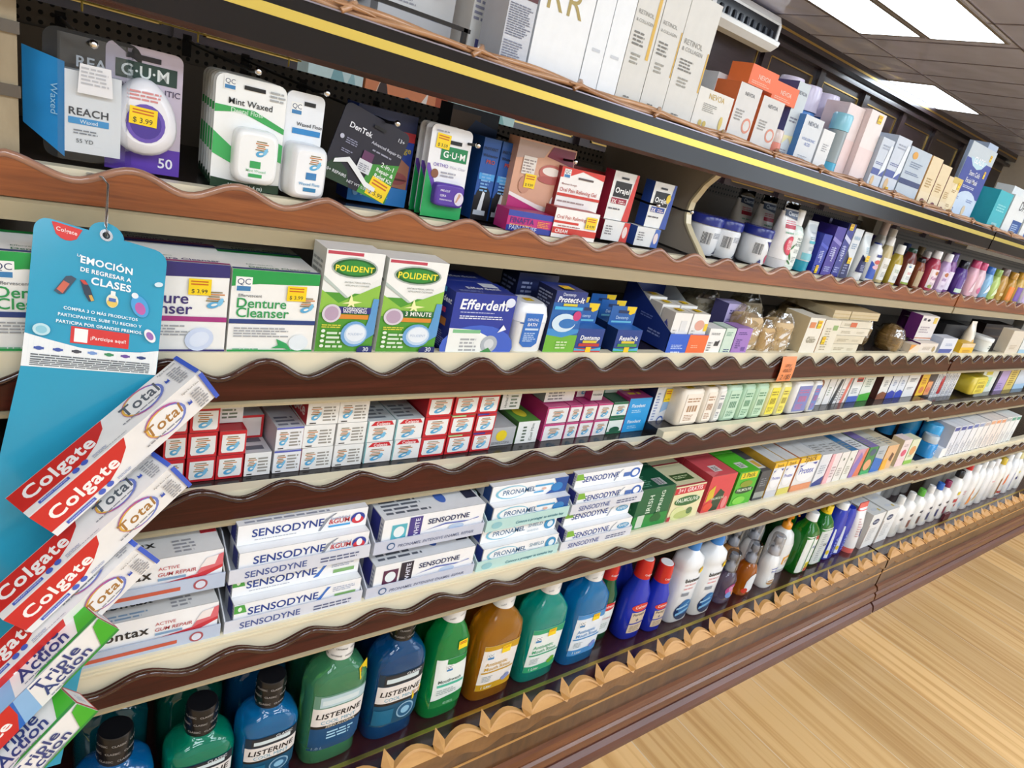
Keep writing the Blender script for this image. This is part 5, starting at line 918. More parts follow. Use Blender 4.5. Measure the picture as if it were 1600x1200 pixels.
for ci, (q, xl, xr, n, ty) in enumerate(cols):
    for k in range(n):
        where = '%s, %s column from hanging tag' % (lay_w[k], ORD[ci])
        dx = random.uniform(-.001, .001)
        if ty == 'r': tp_end('red-edged toothpaste carton end, ' + where, xl + dx, xr + dx, k, 'cc2430', RED(), left='b01c28', top='b8202c', group='toothpaste carton ends')
        elif ty == 'rw': tp_end('white toothpaste carton end with red side, ' + where, xl + dx, xr + dx, k, 'f0eeeb', WHT(0), left='cf2630', top='cfcfd2', T=[('l', .1, .05, .9, .4, 3, '5f6470')], group='toothpaste carton ends')
        elif ty == 'w': tp_end('white toothpaste carton end with pale lilac top, ' + where, xl + dx, xr + dx, k, 'f0eff0', WHT(0) + [('r', 0, .92, 1, 1, '5a62b4')], left='c9c6cc', top='d9d8dc', T=[('l', .1, .03, .9, .2, 3, '7d7d8c'), ('e', .4, .4, .22, .05, 'b86a9a'), ('e', .4, .4, .18, .04, 'd9d8dc')], group='toothpaste carton ends')
        elif ty == 'w2': tp_end('white toothpaste carton end with faint print, ' + where, xl + dx, xr + dx, k, 'f2f0ec', WHT(0), left='c92a34' if q == 'h' else 'e6e3df', L=([('t', 'Colgate', .5, .3, .45, 'f6e2e0', .05)] if q == 'h' else ()), group='toothpaste carton ends')
        elif ty == 'wc': tp_end('white toothpaste carton end with red name band, ' + where, xl + dx, xr + dx, k, 'f1efec', WHT(1) + [('r', 0, 0, .03, 1, '58b0b4')], left='bfd9dc', top='d5dcde', T=[('l', .1, .05, .9, .3, 4, '7a8088'), ('e', .4, .5, .2, .06, '6a7078')], group='toothpaste carton ends')
        else: tp_end('%s toothpaste carton end, ' % {'rg': 'red and green', 'rb': 'red and blue'}[ty] + where, xl + dx, xr + dx, k, 'c8232f', RED() + [('r', .02, .93, .6, 1, 'b9d99a' if ty == 'rg' else '3a3f9a')], left='b01c28', top='7fb45a' if ty == 'rg' else '3f3f98', group='toothpaste carton ends')
tp_end('red toothpaste carton lying deeper on top of the white carton, red side showing', cols[3][1], cols[3][2] - .002, 1, 'cf2b33', [('r', .1, .1, .9, .9, 'e8e4e2')], y=.02, left='d63a40', top='e3e3e6', T=[('t', 'Triple', .2, .3, .6, '3a4a8a')])
tp_end('white carton with green and blue lettered top behind the red ends', cols[2][1] + .004, cols[2][2], 2, 'e9ebe9', [('l', .1, .2, .9, .8, 4, '6a7a6a')], y=.0, top='4f9a44', T=[('t', 'Triple', .15, .12, .7, '2d3a7a', .02), ('t', 'Action', .15, .04, .7, '2d3a7a', .02)])
def stack_box(label, a, b_, lay, col, F, **k): return tp_end(label, a, b_, lay, col, F, **k)
stack_box('grey-black carton end with yellow sun badge beside the riser step', 0.6624, 0.7162, 0, 'b9babc', [('e', .45, .55, .22, .3, 'f0d22a'), ('l', .1, .1, .9, .25, 2, '77787c')], left='16161a', z0=Z4a, y=-.012, h=.036)
stack_box('white and green carton end above the sun-badge carton', 0.6866, 0.7291, 1, 'f0f1ee', [('z', 'Herbal Mint', .3, .1, .8, '4a5a4a'), ('l', .45, .1, .9, .85, 5, '7a8a7a')], left='4a6a3a', top='5b9440', T=[('e', .5, .2, .2, .08, 'd9d03a')], z0=.797, y=.01, h=.044)
stack_box('low white and green carton end with yellow flower top', 0.7191, 0.7688, 0, 'f0f1ee', [('l', .25, .1, .45, .85, 5, '5a6a5a'), ('z', 'Cool Mint', .75, .1, .8, '4a5a4a')], left='3f6a34', top='5b9440', T=[('e', .5, .2, .25, .1, 'e0d23a'), ('e', .3, .4, .2, .1, '8fc23a')], z0=Z4a, y=-.012, h=.044)
PX = [('p', 0.7779, 0.8309, 2), ('q', 0.8325, 0.8650, 2), ('r', 0.8667, 0.9039, 2), ('s', 0.9056, 0.9460, 2)]
for ci, (q, xl, xr, n) in enumerate(PX):
    for k in range(n):
        tp_end('pink-edged denture adhesive carton end, %s, %s from the flower-top carton' % (lay_w[k], ORD[ci]), xl, xr, k, 'eeeceb', [('r', 0, .9, 1, 1, 'c8327a'), ('r', 0, 0, .06, 1, 'c8327a'), ('k', .2, .1, .7, .7)], name='denture_adhesive_carton', left='b52a6a', top='d64a8c', L=[('l', .05, .15, .4, .85, 5, 'e6b4cc')], group='pink-edged carton ends', z0=Z4a, y=-.012, h=.034, d=.17)
tp_end('large white carton lying over the pink-edged ends', 0.7787, 0.8513, 2, 'f1efec', [('l', .1, .1, .7, .5, 3, '8a8a8c'), ('t', 'Poligrip', .1, .68, .7, '3a3a3e', .04)], name='denture_adhesive_carton', left='8f8f92', top='c9c9c8', z0=Z4a, y=.005, h=.046, d=.14, T=[('t', 'Poli', .2, .1, .5, '2a2a2c', .04)])
tp_end('pink carton end alone in the upper layer beside the large white carton', 0.8704, 0.9044, 2, 'eeeceb', [('r', 0, .88, 1, 1, 'c8327a'), ('k', .2, .1, .7, .7)], name='denture_adhesive_carton', left='b52a6a', top='d64a8c', z0=Z4a, y=.02, d=.15)
tp_end('white-topped carton end behind the pink pair in the upper layer', 0.8914, 0.9225, 2, 'e3e1e0', [('t', 'POLIGRIP', .1, .3, .8, '3a3a40', .04)], name='denture_adhesive_carton', left='b52a6a', top='b9b8b8', z0=Z4a, y=.0, d=.15)
for k in range(2): tp_end(('green denture adhesive carton end, bottom layer beside the blue stack', 'green denture adhesive carton end, middle layer beside the blue stack')[k], 0.9478, 0.9899, k, 'e9efe9', [('r', 0, .86, 1, 1, '1f6a48'), ('r', 0, 0, 1, .15, '1f6a48'), ('e', .5, .25, .35, .2, '1d5a40') if k == 0 else ('k', .2, .2, .7, .6)], name='denture_adhesive_carton', left='1f6a48', top='1c5f42', z0=Z4a, y=-.012)
tp_end('green carton lying on top with white oval lettering', 0.9480, 1.0264, 2, 'dfe9e2', [('k', .5, .1, .45, .8), ('r', 0, 0, .1, 1, '1f6a48')], name='denture_adhesive_carton', left='17543a', top='1f6b4a', T=[('e', .5, .3, .4, .14, '3a3f44'), ('t', 'POLIGRIP', .2, .27, .6, 'e6ebe8', .04)], z0=Z4a, y=.03, h=.04, d=.15)
for k in range(2):
    tp_end('bright blue carton end with magenta side, %s' % ('lower of two', 'upper of two')[k], 0.9917, 1.0592, k, '2f9fe0', [('t', 'Fixodent', .15, .5, .6, 'dff0fb', .05), ('l', .2, .2, .7, .4, 2, 'a9d8f4')], name='denture_adhesive_carton', left='b02f78', top='c24a8c', T=[('l', .2, .1, .8, .4, 3, 'f0d03a')], z0=Z4a, y=-.012, h=.041)
def s4(name, label, a, b_, h, col, F=(), d=.06, y=-.012, left=None, top=None, st=(), L=(), T=(), z=None, group=None, cat='carton', rx=0, ry=0):
    return carton(name, label, cat, a, y, (Z4 + .0002) if z is None else z, b_ - a - .0015, d, h, col, F, L, T, left=left, top=top, st=st, group=group, rx=rx, ry=ry)
s4('denture_adhesive_carton', 'tall white carton with navy side and blue oval beside the pale soap packs', 1.0652, 1.1206, .100, 'e3e6ec', [('l', .1, .1, .3, .9, 12, '8d9ac0'), ('e', .65, .2, .2, .12, '4a6ab4'), ('e', .65, .2, .14, .08, 'e3e6ec'), ('p', [(.5, .4), (1, .5), (1, .95), (.6, .95)], '8fb4dc')], left='20285a', st=[(.5, .66, .02, .03, '6.99')], d=.09, z=Z4a, y=-.012)
def soap(label, a, b_, h, col, lab, dark, y=-.045, st=True):
    """shrink-wrapped bar-soap pack with soft corners"""
    w_ = b_ - a - .0015; m = MB(); m.loft([(0, w_ * .46, .036, 7), (.003, w_ * .5, .039, 7), (h * .94, w_ * .5, .039, 7), (h, w_ * .45, .035, 7)], M(col, 'plastic', .3), 7, n=32)
    o = m.build('soap_pack'); tag(o, label, 'soap pack', 'shrink-wrapped soap packs'); put(o, a + w_ / 2, y + .039, Z4 + .0002)
    q = MB(); F = Plane((-w_ * .3, -.0392, h * .08), (1, 0, 0), (0, 0, 1), w_ * .7, h * .8); art(q, F, [('r', 0, 0, 1, 1, lab), ('l', .1, .72, .9, .9, 2, dark), ('l', .15, .08, .85, .3, 4, dark), ('r', .2, .38, .8, .6, dark), ('r', .3, .38, .34, .6, lab), ('r', .45, .38, .5, .6, lab), ('r', .62, .38, .66, .6, lab)]); q.build('label', o)
    if st: sticker(o, Plane((-w_ * .4, -.036, h), (1, 0, 0), (0, 1, 0), w_ * .8, .07), w_ * .15, .004, .022, .016, '2.50', mb_off=.001)
    return o
for i, (a, b_, h, c, lb, dk) in enumerate(((1.1118, 1.1894, .085, 'ece2d2', 'f3e9dc', 'b08a6a'), (1.1916, 1.2349, .087, 'ece3d4', 'f3e9dc', 'b08a6a'), (1.2372, 1.2654, .088, 'e9e6df', 'eeeeea', '8a8f94'), (1.2678, 1.3265, .089, 'b9d9bf', 'c3e0c8', '5f8f74'), (1.3290, 1.3776, .09, 'b4d8ba', 'bfdfc4', '4f8a66'), (1.3802, 1.4336, .09, 'b9dab8', 'c6e2c4', '5a8f6a'), (1.4363, 1.4864, .09, 'e3dca0', 'f0e24a', '9a8a2a'), (1.4893, 1.5327, .09, 'e6e0ac', 'f0e46a', '9a8a3a'))):
    soap(('cream soap pack first in the row beside the navy-sided carton', 'cream soap pack second in the row', 'narrow white soap pack between cream and green ones', 'pale green soap pack next to the white one', 'pale green soap pack in the middle of the green three', 'pale green soap pack next to the yellow ones', 'yellow-label soap pack beside the green ones', 'yellow-label soap pack beside the blue and pink label')[i], a, b_, h, c, lb, dk)
    soap('wrapped soap pack standing behind, %s along the rear row' % ORD[i], a, b_, h - .004, c, lb, dk, y=.042)
soap('white soap pack with blue and pink graded label', 1.5505, 1.6398, .09, 'e9e7e4', '7f86c0', 'c06a94', st=True)
soap('white soap pack with narrow blue label beside the graded label', 1.6430, 1.6819, .09, 'e9e7e4', '6f86c4', 'b06a9c', st=False)
for lb, a, b_, h, col, lf, F in (
    ('white carton with long-haired woman picture', 1.6951, 1.7769, .094, 'ecebe7', 'c3beb6', [('e', .5, .68, .2, .15, '8a5a40'), ('e', .52, .66, .1, .09, 'e3bfa6'), ('l', .2, .1, .8, .25, 3, 'a9a9a4'), ('t', 'Lady', .1, .38, .5, 'b06a7a', .02, .2)]),
    ('plain white carton beside the woman picture', 1.7804, 1.8160, .095, 'eeeceb', 'dcd8d2', [('l', .2, .3, .6, .6, 4, '9fb09a')]),
    ('white carton with black vertical lettering', 1.8196, 1.8599, .096, 'ebeae8', 'dedcd8', [('p', [(0, .0), (.5, 0), (.9, .8), (.5, .8)], '3a3c40'), ('l', .6, .1, .95, .5, 5, '8f8f90')]),
    ('white carton with coral vertical stripe', 1.8636, 1.9090, .097, 'f0ebe8', 'e3dcd6', [('p', [(.3, 0), (.7, 0), (1, .95), (.7, .95)], 'e07a6a'), ('l', .1, .1, .4, .5, 5, '8f8f90')]),
    ('white carton with red seal and blue foot', 1.9166, 1.9796, .096, 'eef0ef', 'd6d8d6', [('r', 0, 0, 1, .2, '4a6ac0'), ('r', .3, .68, .9, .92, 'd9584a'), ('r', .35, .7, .85, .78, '5a2a2a'), ('l', .15, .3, .8, .5, 3, '8f9aa4')]),
    ('white carton with bright green foot', 1.9836, 2.0536, .094, 'e6ebe0', 'cfd4c9', [('p', [(0, 0), (1, 0), (1, .3), (0, .24)], '3fae2f'), ('l', .25, .5, .8, .8, 5, '8a9a84')]),
    ('white carton with brown side and brown wave foot', 2.1050, 2.1670, .09, 'ecebe6', '55291f', [('p', [(0, 0), (1, 0), (1, .22), (.5, .3), (0, .2)], '8a4f2c'), ('l', .3, .5, .75, .75, 4, 'a0a09c')]),
    ('white carton with deep blue wave foot, nearer of two', 2.1715, 2.2268, .088, 'e6e9f0', '3b2a5a', [('p', [(0, 0), (1, 0), (1, .24), (.5, .33), (0, .22)], '2d3fb0'), ('l', .3, .5, .75, .75, 4, '8f9ab8')]),
    ('white carton with deep blue wave foot, farther of two', 2.2315, 2.2839, .088, 'e4e8ef', 'cfd3dc', [('p', [(0, 0), (1, 0), (1, .24), (.5, .33), (0, .22)], '2d45b8'), ('l', .3, .5, .75, .75, 4, '8f9ab8')]),
    ('tall plain white carton with grey lettering beside the blue-wave pair', 2.2888, 2.3785, .093, 'eeeeed', 'd5d2cf', [('l', .2, .3, .8, .4, 2, '8f8f94'), ('l', .2, .6, .8, .75, 3, '6f6f78')])):
    s4('hair_treatment_carton', lb, a, b_, h, col, F, left=lf, d=.07)
s4('hair_treatment_carton', 'yellow carton with red-brown side at the joint of the fourth shelf', 2.3939, 2.4569, .085, 'f0c22f', [('e', .55, .25, .3, .15, 'd9824a'), ('l', .2, .5, .8, .8, 4, 'b9701f')], left='8a3a2c')
simple_bottle('syrup_bottle', 'red bottle with white neck beside the yellow carton at the joint', 2.5850, .0, Z4 + .001, .02, .015, .105, .011, .03, 'b5232f', 'e3ddd6', lab=None)
s4('hair_treatment_carton', 'orange and pink small carton before the thin grey cartons', 2.4623, 2.5057, .05, 'e8a06a', [('e', .5, .4, .4, .2, 'e07a5a')], left='d98a5a')
Z4b = .7827
for i in range(6):
    s4('stocking_carton', 'thin grey-white carton past the joint, %s of six' % ORD[i], 2.5223 + i * .034, 2.5223 + i * .034 + .032, .108 - .001 * i, ('dcdde0', 'e3e3e4', 'cfd0d6', 'e2e2e2', 'dadbe0', 'e6e4e2')[i], [('z', 'Balance', .62, .1, .7, '8f94a4', .02), ('l', .1, .02, .9, .16, 2, 'a9acb4')], left=('b3b5bf', 'a9aab4', 'b9bac4', '9fa0ac', 'b0b2bc', 'b4b5bd')[i], d=.1, z=Z4b, group='thin grey cartons past the joint')
soap('yellow wrapped pack after the thin grey cartons', 2.7965, 2.9497, .07, 'd6c13f', 'e3d24a', 'a08a1f')
s4('hair_color_carton', 'white and mint carton tilted beside the yellow wrapped pack', 2.9636, 3.1380, .095, 'e6ece0', [('r', .1, .25, .7, .7, 'b4d9b4'), ('l', .2, .3, .6, .6, 3, '7fa486'), ('r', .2, .8, .6, .95, 'e0cf3a')], left='d9d0a4', z=Z4b)
s4('hair_color_carton', 'lilac carton with dark edge beside the white and mint carton', 3.1532, 3.2789, .1, 'b9a2d2', [('l', .2, .1, .8, .4, 3, '8d74b0'), ('p', [(0, 0), (.15, 0), (.2, 1), (0, 1)], '2f2440')], left='3a2f4a', z=Z4b)
s4('hair_color_carton', 'yellow carton with brown lettering beside the lilac one', 3.2870, 3.3951, .108, 'e0c86a', [('l', .2, .2, .8, .9, 8, 'a4842f')], left='cdb04f', z=Z4b)
s4('hair_color_carton', 'grey-blue carton, last on the fourth shelf before the frame edge', 3.4036, 3.5538, .095, 'cdd6e0', [('r', 0, 0, 1, .25, 'a9cbe6')], left='b0b4bc', z=Z4b)
# ================================================================ fifth shelf: toothpaste trays, soaps
Z5 = .5847
def tray(label, xl, xr, col, lipart, boxes, side='c9ccd2', h1=.083, nt=2):
    """two-tier cardboard tray; boxes[tier] = two cartons (lower front one, one set back on top)"""
    w_ = xr - xl - .003
    for t in range(nt):
        o = empty('toothpaste_tray', label % ('lower', 'upper')[t], 'display tray', 'cardboard toothpaste trays', (xl, -.112, Z5 + h1 * t))
        m = MB(); m.box(0, w_, 0, .0016, 0, .022, M(col)); art(m, Plane((0, 0, 0), (1, 0, 0), (0, 0, 1), w_, .022), lipart); m.build('front_lip', o)
        for x in (0, w_ - .0016):
            m = MB(); m.hull([(.0018, 0), (.0018, .022), (.05, .05), (.16, .05), (.16, 0)], x, x + .0016, M(side)); m.build('side_wall', o)
        m = MB(); m.box(.0017, w_ - .0017, .0018, .16, 0, .0122, M(side)); m.build('insert', o)
        for b_ in boxes[t]: b_(xl + .0035, w_ - .007, -.108, Z5 + h1 * t + .0125)
def box_in(label, F, T=(), L=(), back=0, col='f2f2f3', h=.0305, d=.045, left='d6d7dc', top=None, inset=0.008, w_cut=0, rz=0):
    def f(x, w_, y, z):
        carton('toothpaste_carton', label, 'carton', x + inset, y + (.016 if back else 0), z + ((h + .0008) if back else 0), w_ - w_cut - inset, d, h, col, F, L, T, left=left, top=top, group='toothpaste cartons in trays', jit=False)
    return f
def SEN(*x): return [('t', 'SENSODYNE', .1, .36, .54, '24408c', .03)] + list(x)
GUM = [('t', 'Sensibilidad', .69, .6, .16, '8a8fb0', .01), ('t', '&GUM', .68, .38, .17, 'c23f4a', .03), ('r', .68, .2, .86, .3, '3fa0dc'), ('p', [(.6, .1), (.62, .1), (.68, .7), (.74, .95), (.72, .95), (.65, .7)], '8a909c'), ('e', .92, .5, .06, .3, '2c3f9a'), ('e', .92, .4, .05, .2, 'cf3440'), ('e', .92, .52, .025, .2, 'f2f2f4'), ('l', .12, .2, .5, .28, 1, 'a9adb8')]
NAVY = [('r', .4, .06, .86, .94, '2b2f80'), ('l', .88, .1, .98, .9, 5, '8d93ac')]
WAV = [('p', [(.62, .15), (.66, .2), (.7, .6), (.74, .9), (.71, .9), (.67, .55), (.62, .2)], '3a6fc0'), ('l', .76, .55, .95, .85, 3, 'a9b0c4'), ('r', .78, .2, .96, .4, '7fae6a'), ('p', [(0, .55), (.09, .55), (.07, .98), (0, .98)], '4fa548'), ('e', .04, .76, .014, .12, 'e6f2e4'), ('l', .12, .2, .5, .28, 1, 'a9adb8')]
REDW = [('p', [(.3, .35), (.98, .6), (.98, .75), (.9, .72)], 'c8313c')]
LIPS = [('t', 'SENSODYNE', .1, .28, .42, '4a5a94', .03), ('l', .62, .3, .95, .75, 2, '5a6284')]
x1 = 0.4208
# gum-repair trays behind the hanging cartons
def par(label, back): return box_in(label, [('t', 'par', .06, .4, .16, '2a2a2c', .04), ('t', 'o', .225, .4, .055, 'c23f4a', .05), ('t', 'dontax', .285, .4, .3, '2a2a2c', .04), ('t', 'ACTIVE', .62, .62, .12, 'c0545a', .01), ('t', 'GUM REPAIR', .62, .42, .22, 'b03a44', .02, .15), ('r', .62, .28, .78, .36, '7fa3c4'), ('p', [(0, .12), (.6, .16), (.85, .3), (1, .55), (1, .4), (.85, .1), (.6, .06), (0, .04)], 'c8313c'), ('p', [(.84, .3), (1, .5), (1, .9), (.9, .75)], 'd96a74'), ('p', [(.86, .5), (.95, .55), (.97, .85), (.9, .8)], 'f0e6e4')],
    [('t', 'par', .1, .35, .16, '2a2a2c', .04), ('t', 'o', .265, .35, .055, 'c23f4a', .05), ('t', 'dontax', .325, .35, .3, '2a2a2c', .04), ('r', .9, .55, 1, 1, 'c2303c'), ('l', .72, .1, .85, .5, 4, '9a9aa0'), ('l', .35, .05, .6, .22, 2, '8fa9c4'), ('r', .28, .05, .33, .25, '7fb0dc')], NAVY, back, top='e6e5e4', h=.044, d=.07)
xp = 0.2246
tray('pale blue gum-repair toothpaste tray beside the hanging cartons, %s tier', xp - .205, xp, 'b9c6dc', [('r', .1, .35, .75, .6, 'c65a44'), ('e', .86, .5, .04, .35, 'a8505a'), ('e', .86, .5, .028, .25, 'd6dceb')], [[par('gum-repair toothpaste carton in the lower pale blue tray', 0)], [par('gum-repair toothpaste carton in the upper pale blue tray', 0)]], 'b8b4ae')
tray('white toothpaste tray with slanted lettering next to the gum-repair tray, %s tier', 0.2262, 0.4197, 'd6d9e4', LIPS, [[box_in('white toothpaste carton with green leaf corner, front of the lower tier', SEN(*WAV), [], NAVY), box_in('white toothpaste carton with blue swoosh, set back in the lower tier', SEN(*WAV), [], NAVY, 1)], [box_in('white toothpaste carton with red and blue tooth, front of the upper tier', SEN(*GUM), REDW, NAVY), box_in('white toothpaste carton with red and blue tooth, set back in the upper tier', SEN(*GUM), [('l', .05, .1, .7, .6, 3, '9a9eac')], NAVY, 1)]])
def whi(label, dark, back=0): return box_in(label, [('r', .08, .15, .22, .75, '57b4c4' if not dark else '5a2a4a'), ('e', .15, .45, .05, .22, 'e6f0f4'), ('r', .24, .0, .36, .95, '4a3f8a' if not dark else '2a2636'), ('z', 'WHITE', .335, .08, .8, 'dfe0f0', .04), ('t', 'SENSODYNE', .42, .55, .42, '24305e', .03), ('p', [(.4, .3), (.6, .48), (.85, .42), (.95, .5), (.95, .46), (.8, .38), (.6, .42)], '5a6ab4'), ('e', .72, .25, .08, .12, 'b9cce6'), ('l', .55, .08, .85, .16, 1, 'c48a94')],
    [('l', .05, .15, .5, .7, 4, '5f6470'), ('e', .62, .5, .06, .2, '4a6fc4'), ('r', .85, .3, .98, .9, '2e3046' if not dark else '40406a'), ('l', .7, .2, .82, .8, 3, '9aa')] if False else [('l', .05, .15, .5, .7, 4, '5f6470'), ('e', .62, .5, .05, .22, '4a6fc4'), ('r', .86, .3, .98, .9, '2e3046')], [('r', .45, .03, .85, .97, '2b2f86'), ('l', .88, .1, .98, .9, 5, '8d93ac')], back, h=.044, d=.075, top='e9eaed', w_cut=0.0)
tray('grey-white whitening toothpaste tray in the middle of the fifth shelf, %s tier', 0.4228, 0.6175, 'c6cbdc', [('t', 'PRONAMEL INTENSIVE ENAMEL REPAIR', .2, .3, .7, '6a7290', .02, .2), ('e', .14, .5, .035, .3, '3f5f8a'), ('e', .14, .5, .025, .2, 'c6cbdc')], [[whi('whitening toothpaste carton with plum panel, lower tier', 1)], [whi('whitening toothpaste carton with teal panel, upper tier', 0)]], 'cdd0da')
def pro(label, shield, back=0): return box_in(label, [('e', .25, .5, .2, .42, '7fc0d6'), ('e', .26, .5, .18, .36, 'f0f2f4'), ('t', 'PRONAMEL', .14, .36, .42, '2f5f8c', .02)] + ([('t', 'SHIELD', .6, .5, .2, '7f9fb4', .02), ('e', .9, .5, .075, .38, '3a8fc0'), ('e', .91, .48, .04, .22, 'dfecf4'), ('l', .6, .2, .8, .34, 2, 'a9b9c4')] if shield else [('p', [(.72, .0), (1, 0), (1, 1), (.8, 1), (.86, .5)], '1f4f9a'), ('e', .86, .4, .08, .3, '2f7fc0'), ('r', .55, .6, .8, .72, '4aa3d6'), ('r', .55, .2, .68, .3, '4aa3d6'), ('e', .68, .42, .03, .08, 'e0b4a4')]),
    [], [('r', .5, .05, .95, .95, '24348c' if shield else '1c3f7c')], back)
tray('aqua toothpaste tray with teal slogan in the middle of the fifth shelf, %s tier', 0.6200, 0.8034, 'b9dcd8', [('t', 'Conoce a proteger tu esmalte hoy', .34, .3, .6, '1f6f84', .03, .2), ('e', .12, .5, .06, .3, '8fc4cc')], [[pro('aqua-tray toothpaste carton with blue crescent shield, front lower', 1), pro('aqua-tray toothpaste carton with blue crescent shield, set back lower', 1, 1)], [pro('aqua-tray toothpaste carton with navy end, front upper', 0), pro('aqua-tray toothpaste carton with navy end, set back upper', 0, 1)]], 'c2d8d8')
RAP = [('e', .87, .5, .1, .22, '5f9fc4'), ('t', 'RAPID', .8, .42, .14, 'dfeaf4', .02), ('p', [(.64, .1), (.66, .1), (.7, .6), (.76, .9), (.74, .9), (.68, .6)], 'a9aeb8'), ('p', [(0, .55), (.12, .55), (.08, .98), (0, .98)], '7fb43f')]
DIA = [('e', .9, .5, .08, .36, '2f62b4'), ('e', .9, .5, .05, .24, 'f2f2f4'), ('r', .72, .3, .82, .6, '4a6fb4'), ('p', [(.58, .1), (.6, .1), (.64, .6), (.7, .9), (.68, .9), (.62, .6)], 'a9aeb8'), ('p', [(0, .55), (.12, .55), (.08, .98), (0, .98)], '7fb43f')]
tray('white toothpaste tray beside the dark green soap packs, %s tier', 0.8066, 0.9999, 'd9dbe4', LIPS, [[box_in('white toothpaste carton with blue-green oval, front lower, beside the green packs', SEN(*RAP), [], NAVY), box_in('white toothpaste carton with blue-green oval, set back lower, beside the green packs', SEN(*RAP), [], NAVY, 1)], [box_in('white toothpaste carton with blue ring, front upper, beside the green packs', SEN(*DIA), [], NAVY), box_in('white toothpaste carton with blue ring, set back upper, beside the green packs', SEN(*DIA), [], NAVY, 1)]])
def s5(name, label, a, b_, h, col, F=(), d=.09, y=-.1, left=None, top=None, st=(), L=(), T=(), z=None, group=None, cat='soap pack', rz=0, rx=0, ry=0):
    return carton(name, label, cat, a, y, Z5 + .0005 if z is None else z, b_ - a - .002, d, h, col, F, L, T, left=left, top=top, st=st, group=group, rz=rz, rx=rx, ry=ry)
IRI = [('r', 0, 0, 1, .33, '1f8a3a'), ('z', 'IRISH', .42, .38, .45, 'cfe0cf', .04), ('z', 'SPRING', .72, .36, .55, 'cfe0cf', .04), ('e', .6, .2, .1, .09, '0f5f2a'), ('e', .72, .2, .1, .09, '0f5f2a'), ('e', .66, .28, .1, .09, '0f5f2a'), ('r', .1, .04, .3, .35, 'c9d6c9')]
IRL = [('r', 0, 0, 1, .3, '2a8a34'), ('r', .1, .6, .9, .72, '2f6f4a'), ('r', .15, .4, .85, .46, '4a8f5f'), ('r', .5, 0, .52, 1, '0d3f22')]
s5('soap_pack', 'dark green multi-bar soap pack in front beside the toothpaste trays', 1.0076, 1.1158, .098, '15603a', IRI, left='1a5f38', top='17553a', L=IRL, T=[('b', .55, .1, .8, .4), ('l', .1, .1, .45, .6, 6, '5a8f74')], d=.085)
s5('soap_pack', 'dark green multi-bar soap pack behind the front green one', 1.0076, 1.1158, .098, '124f33', IRI, y=-.012, left='154f30', top='144a33', d=.085)
PAL = [('r', 0, .78, 1, .96, 'c8313c'), ('c', '3+1 GRATIS', .5, .82, .8, 'f6dcdc', .05), ('e', .5, .55, .42, .14, '2f6a38'), ('c', 'PALMOLIVE', .5, .52, .72, 'e6efdc', .04), ('e', .3, .2, .22, .2, 'd9dfa4'), ('e', .5, .14, .3, .12, 'b9c47a'), ('e', .68, .22, .1, .1, '5a7a4a'), ('r', 0, 0, .1, .14, 'b02f3a')]
for i in range(3): s5('soap_pack', 'cream soap pack with red offer band, %s' % ('front of its column', 'second of its column', 'deepest of its column')[i], 1.1200, 1.2261, .088, 'e6dfb4', PAL if i == 0 else [], y=-.1 + .088 * i, left='c9c49a', top='d9d4ac', T=[('r', .2, .25, .8, .55, '3f5a30'), ('l', .25, .35, .75, .5, 2, 'c9d6a4'), ('r', 0, 0, 1, .06, 'b8404a')], d=.085)
for i in range(2):
    s5('soap_pack', 'pinkish red film-wrapped soap pack, %s' % ('in front beside the lime green pack', 'directly behind the front one')[i], 1.2400, 1.3374, .098, 'd94a50', [('p', [(.3, .02), (.62, .02), (.72, .5), (.5, .62), (.32, .4)], '23402a'), ('c', 'PALMOLIVE', .5, .33, .5, 'c9d6bc', .03), ('p', [(.05, .3), (.3, .4), (.25, .75), (.05, .6)], 'd9b93a'), ('e', .2, .16, .18, .12, 'e0503a'), ('e', .82, .2, .1, .18, 'e58a8a')], y=-.1 + .09 * i, left='c23a48', top='d6565c', L=[('r', .2, .4, .6, .8, 'b02f40')], T=[('r', .3, .2, .6, .5, 'ddd3d0'), ('l', .35, .25, .55, .45, 3, '5a4a4a'), ('p', [(0, 0), (.4, .15), (0, .3)], 'e37a7e')], d=.088)
    s5('soap_pack', 'lime green film-wrapped soap pack, %s' % ('in front beside the red pack', 'directly behind the front one')[i], 1.3476, 1.4320, .094, '4fb52f', [('r', .1, .8, .9, .98, 'e3cf2a'), ('c', '3 Pack', .5, .84, .6, '5a5a1c', .04), ('e', .5, .45, .45, .1, '1d4a24'), ('c', 'PALMOLIVE', .5, .425, .7, 'dfe9d2', .04), ('e', .4, .15, .3, .12, '7fd04a'), ('e', .5, .64, .3, .1, '8a9a2f')], y=-.1 + .09 * i, left='3a9a24', top='57c232', T=[('r', .3, .2, .65, .5, 'd9ddd0'), ('l', .35, .25, .6, .45, 3, '4a5a44')], d=.088)
s5('soap_pack', 'dark grey soap pack with white square top between lime and yellow-banded packs', 1.4430, 1.4878, .085, '4a4c50', [('r', 0, .1, 1, .3, '9aa09a'), ('l', .2, .5, .8, .8, 4, '8a8f94')], left='3a3c40', top='4f5156', T=[('r', .15, .1, .85, .4, 'dedad2'), ('r', .3, .15, .7, .35, 'e0b04a')], d=.15)
PRO = lambda c: [('r', 0, .86, 1, 1, 'f2bf2a'), ('c', '3pack', .5, .88, .6, '6a4a10', .04), ('p', [(.1, .78), (.9, .82), (.9, .76), (.1, .74)], '3a3f9a'), ('e', .5, .55, .46, .28, 'f0f1f4'), ('c', 'Protex', .5, .52, .72, '4a5ab4', .03), ('r', 0, 0, 1, .2, c)]
